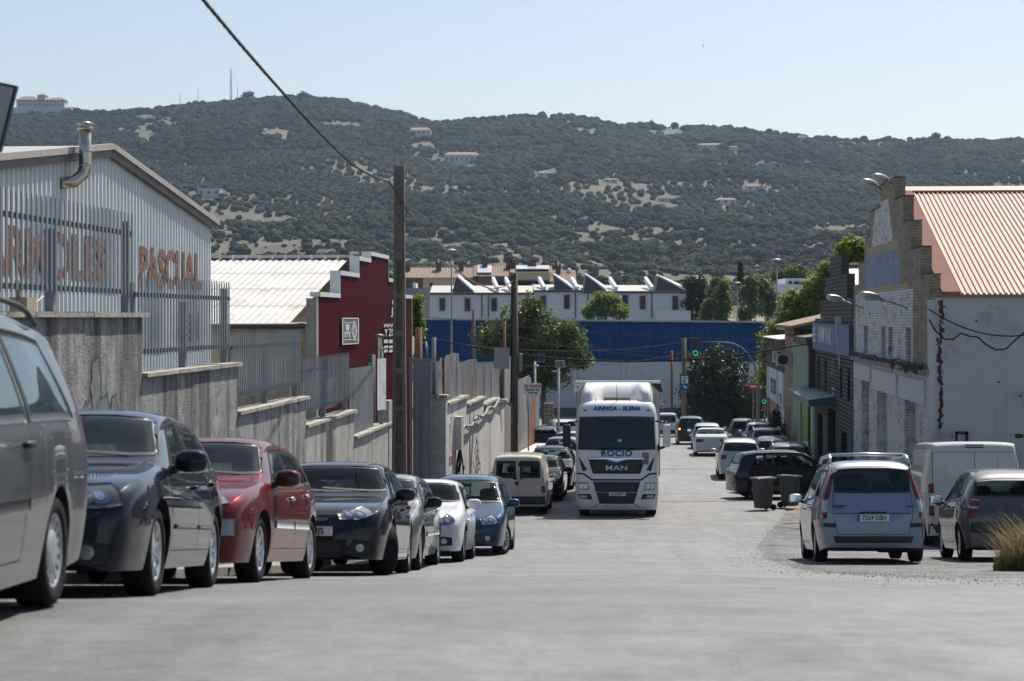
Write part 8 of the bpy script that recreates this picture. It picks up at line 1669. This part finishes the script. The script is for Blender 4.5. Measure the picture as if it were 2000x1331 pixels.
# solar lamp posts
def solar_lamp(px, pxa, pxb, pya, pyb, d, label):
    c = P(px,0,d); e = empty('solar_lamp', (c.x,d,G(d)), label=label, cat='street lamp', group='solar lamp posts'); mb = MB(); mb.tube([(c.x,d,G(d)-.1),(c.x,d,pz(pyb,d))], .065, 10); child(mb, 'post', M_swht, e)
    A, B = P(pxa,pya,d), P(pxb,pyb,d); mb = MB(); mb.hexa([(A.x,d-.15,B.z),(B.x,d-.15,B.z),(B.x,d-.11,B.z-.03),(A.x,d-.11,B.z-.03),(A.x,d+.15,A.z),(B.x,d+.15,A.z),(B.x,d+.19,A.z-.03),(A.x,d+.19,A.z-.03)]); child(mb, 'panel_frame', M_galv, e)
    w = B.x-A.x
    for i in range(4): x0 = A.x+.03+(w-.06)*i/4; x1 = x0+(w-.06)/4-.02; mb = MB(); z0, z1 = B.z+.03, A.z-.03; mb.add([(x0,d-.165,z0),(x1,d-.165,z0),(x1,d+.11,z1),(x0,d+.11,z1)], [(0,1,2,3)]); child(mb, 'solar_cell', M_pv, e)
    mb = MB(); mb.ellip((A.x-.05,d-.1,B.z-.25),(.14,.1,.06),10,8,e=.8); child(mb, 'lamp', M_galv, e)
solar_lamp(1091, 1084, 1103, 704, 717, 105, 'white solar lamp post just left of the lorry'); solar_lamp(1045, 1050, 1064, 690, 707, 118, 'solar lamp post in front of the plane tree trunk')
# traffic lights
M_lit = mat('lit_green_signal',(0.05,0.90,0.66),.3,emit=.9); M_off = mat('unlit_signal',(0.03,0.02,0.02),.3)
def signal(e, px0, px1, py0, py1, d):
    A, B = P(px0,py0,d), P(px1,py1,d); mb = MB(); mb.box(((A.x+B.x)/2,d,(A.z+B.z)/2),(B.x-A.x,.3,A.z-B.z),0,bev=.05); hd = child(mb, 'signal_head', M_black, e); r = (B.x-A.x)*.30
    for k in range(3):
        z = A.z-(A.z-B.z)*(k+.5)/3; mb = MB(); mb.lathe([(0,-.02),(r*.7,-.01),(r,.0)], 16, Matrix.Translation(((A.x+B.x)/2,d-.155,z)) @ Matrix.Rotation(R(90),4,'X')); o = child(mb, 'lens', M_lit if k == 2 else M_off, hd); o.location = (0,0,0)
        mb = MB(); mb.grid([[((A.x+B.x)/2+r*1.1*math.cos(t),d-.15-dd,z+r*1.1*math.sin(t)) for t in [math.pi*i/8 for i in range(9)]] for dd in (0,.16)]); o = child(mb, 'visor', M_black, hd); o.location = (0,0,0)
ta = empty('overhead_traffic_light', P(1478,820,160), label='traffic light hung on a long arm over the road showing green', cat='traffic light'); signal(ta, 1350, 1366, 660, 696, 160)
M_olivep = mat('olive_post',(0.13,0.13,0.10),.6); mb = MB(); c = P(1478,0,160); mb.tube([(c.x,160,G(160)-.1),(c.x-.0,160,pz(735,160)),(c.x-.15,160,pz(715,160)),(c.x-.6,160,pz(695,160)),(c.x-1.2,160,pz(680,160)),(c.x-1.8,160,pz(672,160)),(c.x-2.6,160,pz(669,160)),(P(1364,0,160).x,160,pz(668,160))], [.11,.10,.09,.08,.07,.06,.055,.05], 10); child(mb, 'post', M_olivep, ta)
tb = empty('traffic_light', P(1492,825,150), label='post mounted traffic light showing green beside the white shop', cat='traffic light'); signal(tb, 1485.5, 1498, 757, 790, 150); mb = MB(); c = P(1494,0,150); mb.tube([(c.x,150.2,G(150)-.1),(c.x,150.2,pz(757,150))], .07, 10); child(mb, 'post', M_olivep, tb)
for i, (px, d) in enumerate(((1481,152),(1490.5,148))):
    c = P(px,0,d); mb = MB(); mb.lathe([(.07,0),(.07,.9),(.05,.98),(0,1.0)], 12, Matrix.Translation((c.x,d,G(d)))); mb.build('bollard', M_swht if i else M_galv, label=('grey bollard at the foot of the traffic lights','white bollard at the foot of the traffic lights')[i], cat='bollard')
# lamp arm in the trees on the right
mb = MB(); c = P(1488,0,125); mb.tube([P(1524,667,125),P(1500,667,125),P(1490,672,125),P(1484,690,125),P(1482,830,125)], .045, 8); mb.build('curved_lamp_post', M_olivep, label='curved lamp arm in front of the sunlit plane tree', cat='street lamp')
# wheelie bins
def bin_(px, y, rz, label, tilt=0):
    x = (px-1000)*y/F; e = empty('wheelie_bin', M=ground_matrix(x, y, rz), label=label, cat='bin', group='grey wheelie bins on the verge'); Mb = mat('bin_grey',(0.070,0.072,0.076),.55,var=.2,vscale=5,dirt=((0.12,0.11,0.10),6,.15))
    mb = MB(); lo, hi = (.20,.22), (.28,.29); secs = []
    for z, (ax, ay), sx in ((.06,(.20,.21),0),(.10,(.215,.225),0),(.90,(.275,.285),.0),(.93,(.30,.305),0),(.97,(.30,.305),0)): secs.append([( sx+ax*cx_, ay*cy_, z) for cx_, cy_ in ((1,.8),(.8,1),(-.8,1),(-1,.8),(-1,-.8),(-.8,-1),(.8,-1),(1,-.8))])
    vs = [p for s_ in secs for p in s_]; fs = [(i*8+k,i*8+(k+1)%8,(i+1)*8+(k+1)%8,(i+1)*8+k) for i in range(4) for k in range(8)] + [tuple(range(7,-1,-1))]; mb.add(vs, fs); mb.build('bin_body', Mb, e)
    mb = MB(); mb.hexa([(-.33,-.31,.972),(.33,-.31,.972),(.33,.31,.972),(-.33,.31,.972),(-.30,-.27,1.03),(.30,-.27,1.01),(.30,.27,1.01),(-.30,.27,1.03)]); mb.tube([(-.36,-.25,1.0),(-.36,.25,1.0)], .02, 8); mb.build('bin_lid', mat('bin_lid_grey',(0.075,0.078,0.082),.45), e)
    for s_ in (-1,1): mb = MB(); mb.lathe([(0,-.03),(.095,-.03),(.10,0),(.095,.03),(0,.03)], 16, Matrix.Translation((-.24,s_*.25,.10)) @ Matrix.Rotation(R(90),4,'X')); mb.build('bin_wheel', M_tyre, e)
    return e
bin_(1490, 61.5, R(200), 'grey wheelie bin nearer the road'); bin_(1543, 62.8, R(-25), 'grey wheelie bin farther from the road with open rimmed lid')
# sign panel cut by the frame at upper left
sg_ = empty('tilted_sign_panel', P(-60,400,13), label='back of a tilted sign panel cut off by the upper left frame edge', cat='sign'); dd = 13
c4 = [P(33,168,dd), P(-70,146,dd+.3), P(-108,276,dd+.3), P(0,298,dd)]; ctr = sum(c4, Vector())/4
mb = MB(); mb.add(c4 + [p+Vector((0,.05,0)) for p in c4], [(0,1,2,3),(7,6,5,4),(0,4,5,1),(1,5,6,2),(2,6,7,3),(3,7,4,0)]); child(mb, 'frame', M_black, sg_)
inn = [ctr + (p-ctr)*.92 + Vector((0,-.006,0)) for p in c4]; mb = MB(); mb.add(inn, [(0,1,2,3)]); child(mb, 'panel', mat('sign_back_grey',(0.36,0.35,0.34),.5,var=.06,vscale=2), sg_)
mb = MB(); c = P(-62,0,dd+.2); mb.tube([(c.x,dd+.25,G(dd)),(c.x,dd+.25,ctr.z)], .04, 8); child(mb, 'post', M_galv, sg_)
# things on the hall's yard wall
yb2 = empty('yard_box', wallframe(-7.2)(22.4,0,10.06), label='cream electrical box with a curled wire on the wall top', cat='box'); mb = MB(); fw_ = wallframe(-7.0); wbox(mb, fw_, 21.9,22.25,-.1,.1,10.06,10.22); child(mb, 'housing', mat('cream_plastic',(0.45,0.40,0.28),.6), yb2)
mb = MB(); mb.tube([fw_(21.9,0,10.2),fw_(21.9,0,10.35),fw_(21.85,0,10.42)], .025, 8); child(mb, 'conduit', mat('cream_plastic',(0.45,0.40,0.28),.6), yb2); mb = MB(); mb.tube([fw_(22.3,0,10.2),fw_(22.5,0,10.15),fw_(22.8,0,10.24)], .01, 5); child(mb, 'wire', mat('cream_plastic',(0.45,0.40,0.28),.6), yb2)
post('yard_bollard', 726, .10, 693, 50, M_black, 'short dark round post behind the sheet fence', 'post')
# a bird in the sky
mb = MB(); c = P(1374,90,160); mb.ellip((c.x,c.y,c.z),(.05,.12,.05),10,8,e=1); mb.add([(c.x,c.y-.05,c.z+.02),(c.x,c.y+.06,c.z+.02),(c.x+.02,c.y+.04,c.z+.22),(c.x+.03,c.y-.02,c.z+.20)], [(0,1,2,3)]); mb.add([(c.x,c.y-.05,c.z-.01),(c.x,c.y+.06,c.z-.01),(c.x-.03,c.y+.04,c.z-.15),(c.x-.02,c.y-.02,c.z-.13)], [(0,1,2,3)]); mb.build('bird', M_dark, label='tiny dark bird flying high in the sky', cat='bird')
# dry grass by the right frame edge, weeds under the left wall
def grass_clump(name, cx, cy, rx, ry, n, hmax, m, label, seed, lean=.35, **k):
    rg = np.random.default_rng(seed); V = []; T = []
    a = rg.random(n)*6.283; r = np.sqrt(rg.random(n)); X = cx+rx*r*np.cos(a); Y = cy+ry*r*np.sin(a); h = hmax*rg.uniform(.35,1,n)*(1-.45*r); ld = rg.random(n)*6.283; ll = h*lean*rg.uniform(.2,1.4,n); w = rg.uniform(.004,.010,n)
    Vv = np.zeros((n,6,3)); dx, dy = np.cos(ld), np.sin(ld); px_, py_ = -dy, dx
    G0 = np.array([G(float(y)) for y in Y])
    for s_, (t, wk) in enumerate(((0,1),(.55,.8),(1,.15))):
        bx = X+dx*ll*t**1.8; by = Y+dy*ll*t**1.8; bz = G0+h*t*(1-.12*t)
        for q_, sg in ((0,-1),(1,1)): Vv[:,s_*2+q_,0] = bx+px_*w*wk*sg; Vv[:,s_*2+q_,1] = by+py_*w*wk*sg; Vv[:,s_*2+q_,2] = bz
    b0 = np.arange(n)*6; Fq = np.concatenate([np.stack([b0,b0+1,b0+3,b0+2],1), np.stack([b0+2,b0+3,b0+5,b0+4],1)]); return link(name, npmesh(name, Vv.reshape(-1,3), Fq, m, np.repeat(rg.random(n),6)), label=label, cat='grass', kind='stuff', **k)
M_dry = leafmat('dry_grass',(0.13,0.10,0.035),(0.34,0.27,0.13),.3,.7); M_weed = leafmat('green_weeds',(0.05,0.09,0.02),(0.14,0.16,0.04),.4,.6)
grass_clump('dry_grass', 7.85, 29.6, .62, .5, 1500, 1.2, M_dry, 'tall dry grass clump at the right frame edge', 3, .75); grass_clump('green_weeds', 7.45, 29.45, .34, .3, 420, .42, M_weed, 'small green weeds at the foot of the dry grass', 4)
grass_clump('wall_weeds', -4.45, 18.5, .5, 5.5, 2600, .20, M_dry, 'low dry weeds between the parked cars and the wall', 5, .6); grass_clump('verge_grass', 22, 172, 9, 3, 1800, .7, M_dry, 'dry grass at the junction by the traffic lights', 6)

# loose gravel along the verge edge and the wall foot
def gravel(name, pos, size, m, label, seed):
    rg = np.random.default_rng(seed); n = len(pos); base = np.array([[1,0,-.3],[-.5,.87,-.3],[-.5,-.87,-.3],[.2,.1,.8]]); th = rg.random(n)*6.283; c_, s_ = np.cos(th), np.sin(th); B_ = base[None]*(size[:,None,None]*(1+.4*rg.normal(size=(n,4,1)))); V = np.stack([B_[:,:,0]*c_[:,None]-B_[:,:,1]*s_[:,None], B_[:,:,0]*s_[:,None]+B_[:,:,1]*c_[:,None], B_[:,:,2]*.7], 2) + pos[:,None,:]
    Fq = (np.array([[0,1,3],[1,2,3],[2,0,3],[0,2,1]])[None] + (np.arange(n)*4)[:,None,None]).reshape(-1,3); link(name, npmesh(name, V.reshape(-1,3), Fq, m, np.repeat(rg.random(n),4)), label=label, cat='gravel', kind='stuff')
M_grav = leafmat('loose_stones',(0.11,0.107,0.10),(0.24,0.23,0.215),0,.9)
rg_ = np.random.default_rng(9); yy_ = rg_.uniform(17, 62, 6500); off_ = rg_.gamma(1.3, .55, 6500)*np.where(rg_.random(6500) < .2, -.35, 1.0); xx_ = np.array([RR(float(v)) for v in yy_]) - .15 + off_; zz2 = np.array([G(float(v)) for v in yy_]) + .012
gravel('verge_gravel', np.stack([xx_, yy_, zz2], 1), rg_.uniform(.003,.010,6500)*np.where(rg_.random(6500) < .05, 1.9, 1), M_grav, 'loose gravel scattered along the right-hand road edge', 4)
yy_ = rg_.uniform(12, 58, 3500); xx_ = np.array([RL(float(v)) for v in yy_]) + rg_.normal(.3, .35, 3500); zz2 = np.array([G(float(v)) for v in yy_]) + .012
gravel('kerbside_gravel', np.stack([xx_, yy_, zz2], 1), rg_.uniform(.003,.010,3500), M_grav, 'fine gravel and grit under the parked cars on the left', 5)
# ------------------------------------------------------------------ haze over the valley
hz = MB(); hz.box((0, 1130, 150), (2600, 2340, 340)); 
mh = bpy.data.materials.new('haze'); mh.use_nodes = True; nn = mh.node_tree.nodes; nn.remove(nn['Principled BSDF'])
pv = nn.new('ShaderNodeVolumePrincipled'); pv.inputs['Color'].default_value = (0.58,0.74,0.98,1); pv.inputs['Density'].default_value = 0.00009; pv.inputs['Anisotropy'].default_value = 0.25
mh.node_tree.links.new(pv.outputs[0], nn['Material Output'].inputs['Volume'])
hz.build('haze', mh, kind='stuff', label='thin blue summer haze over the valley', cat='haze')
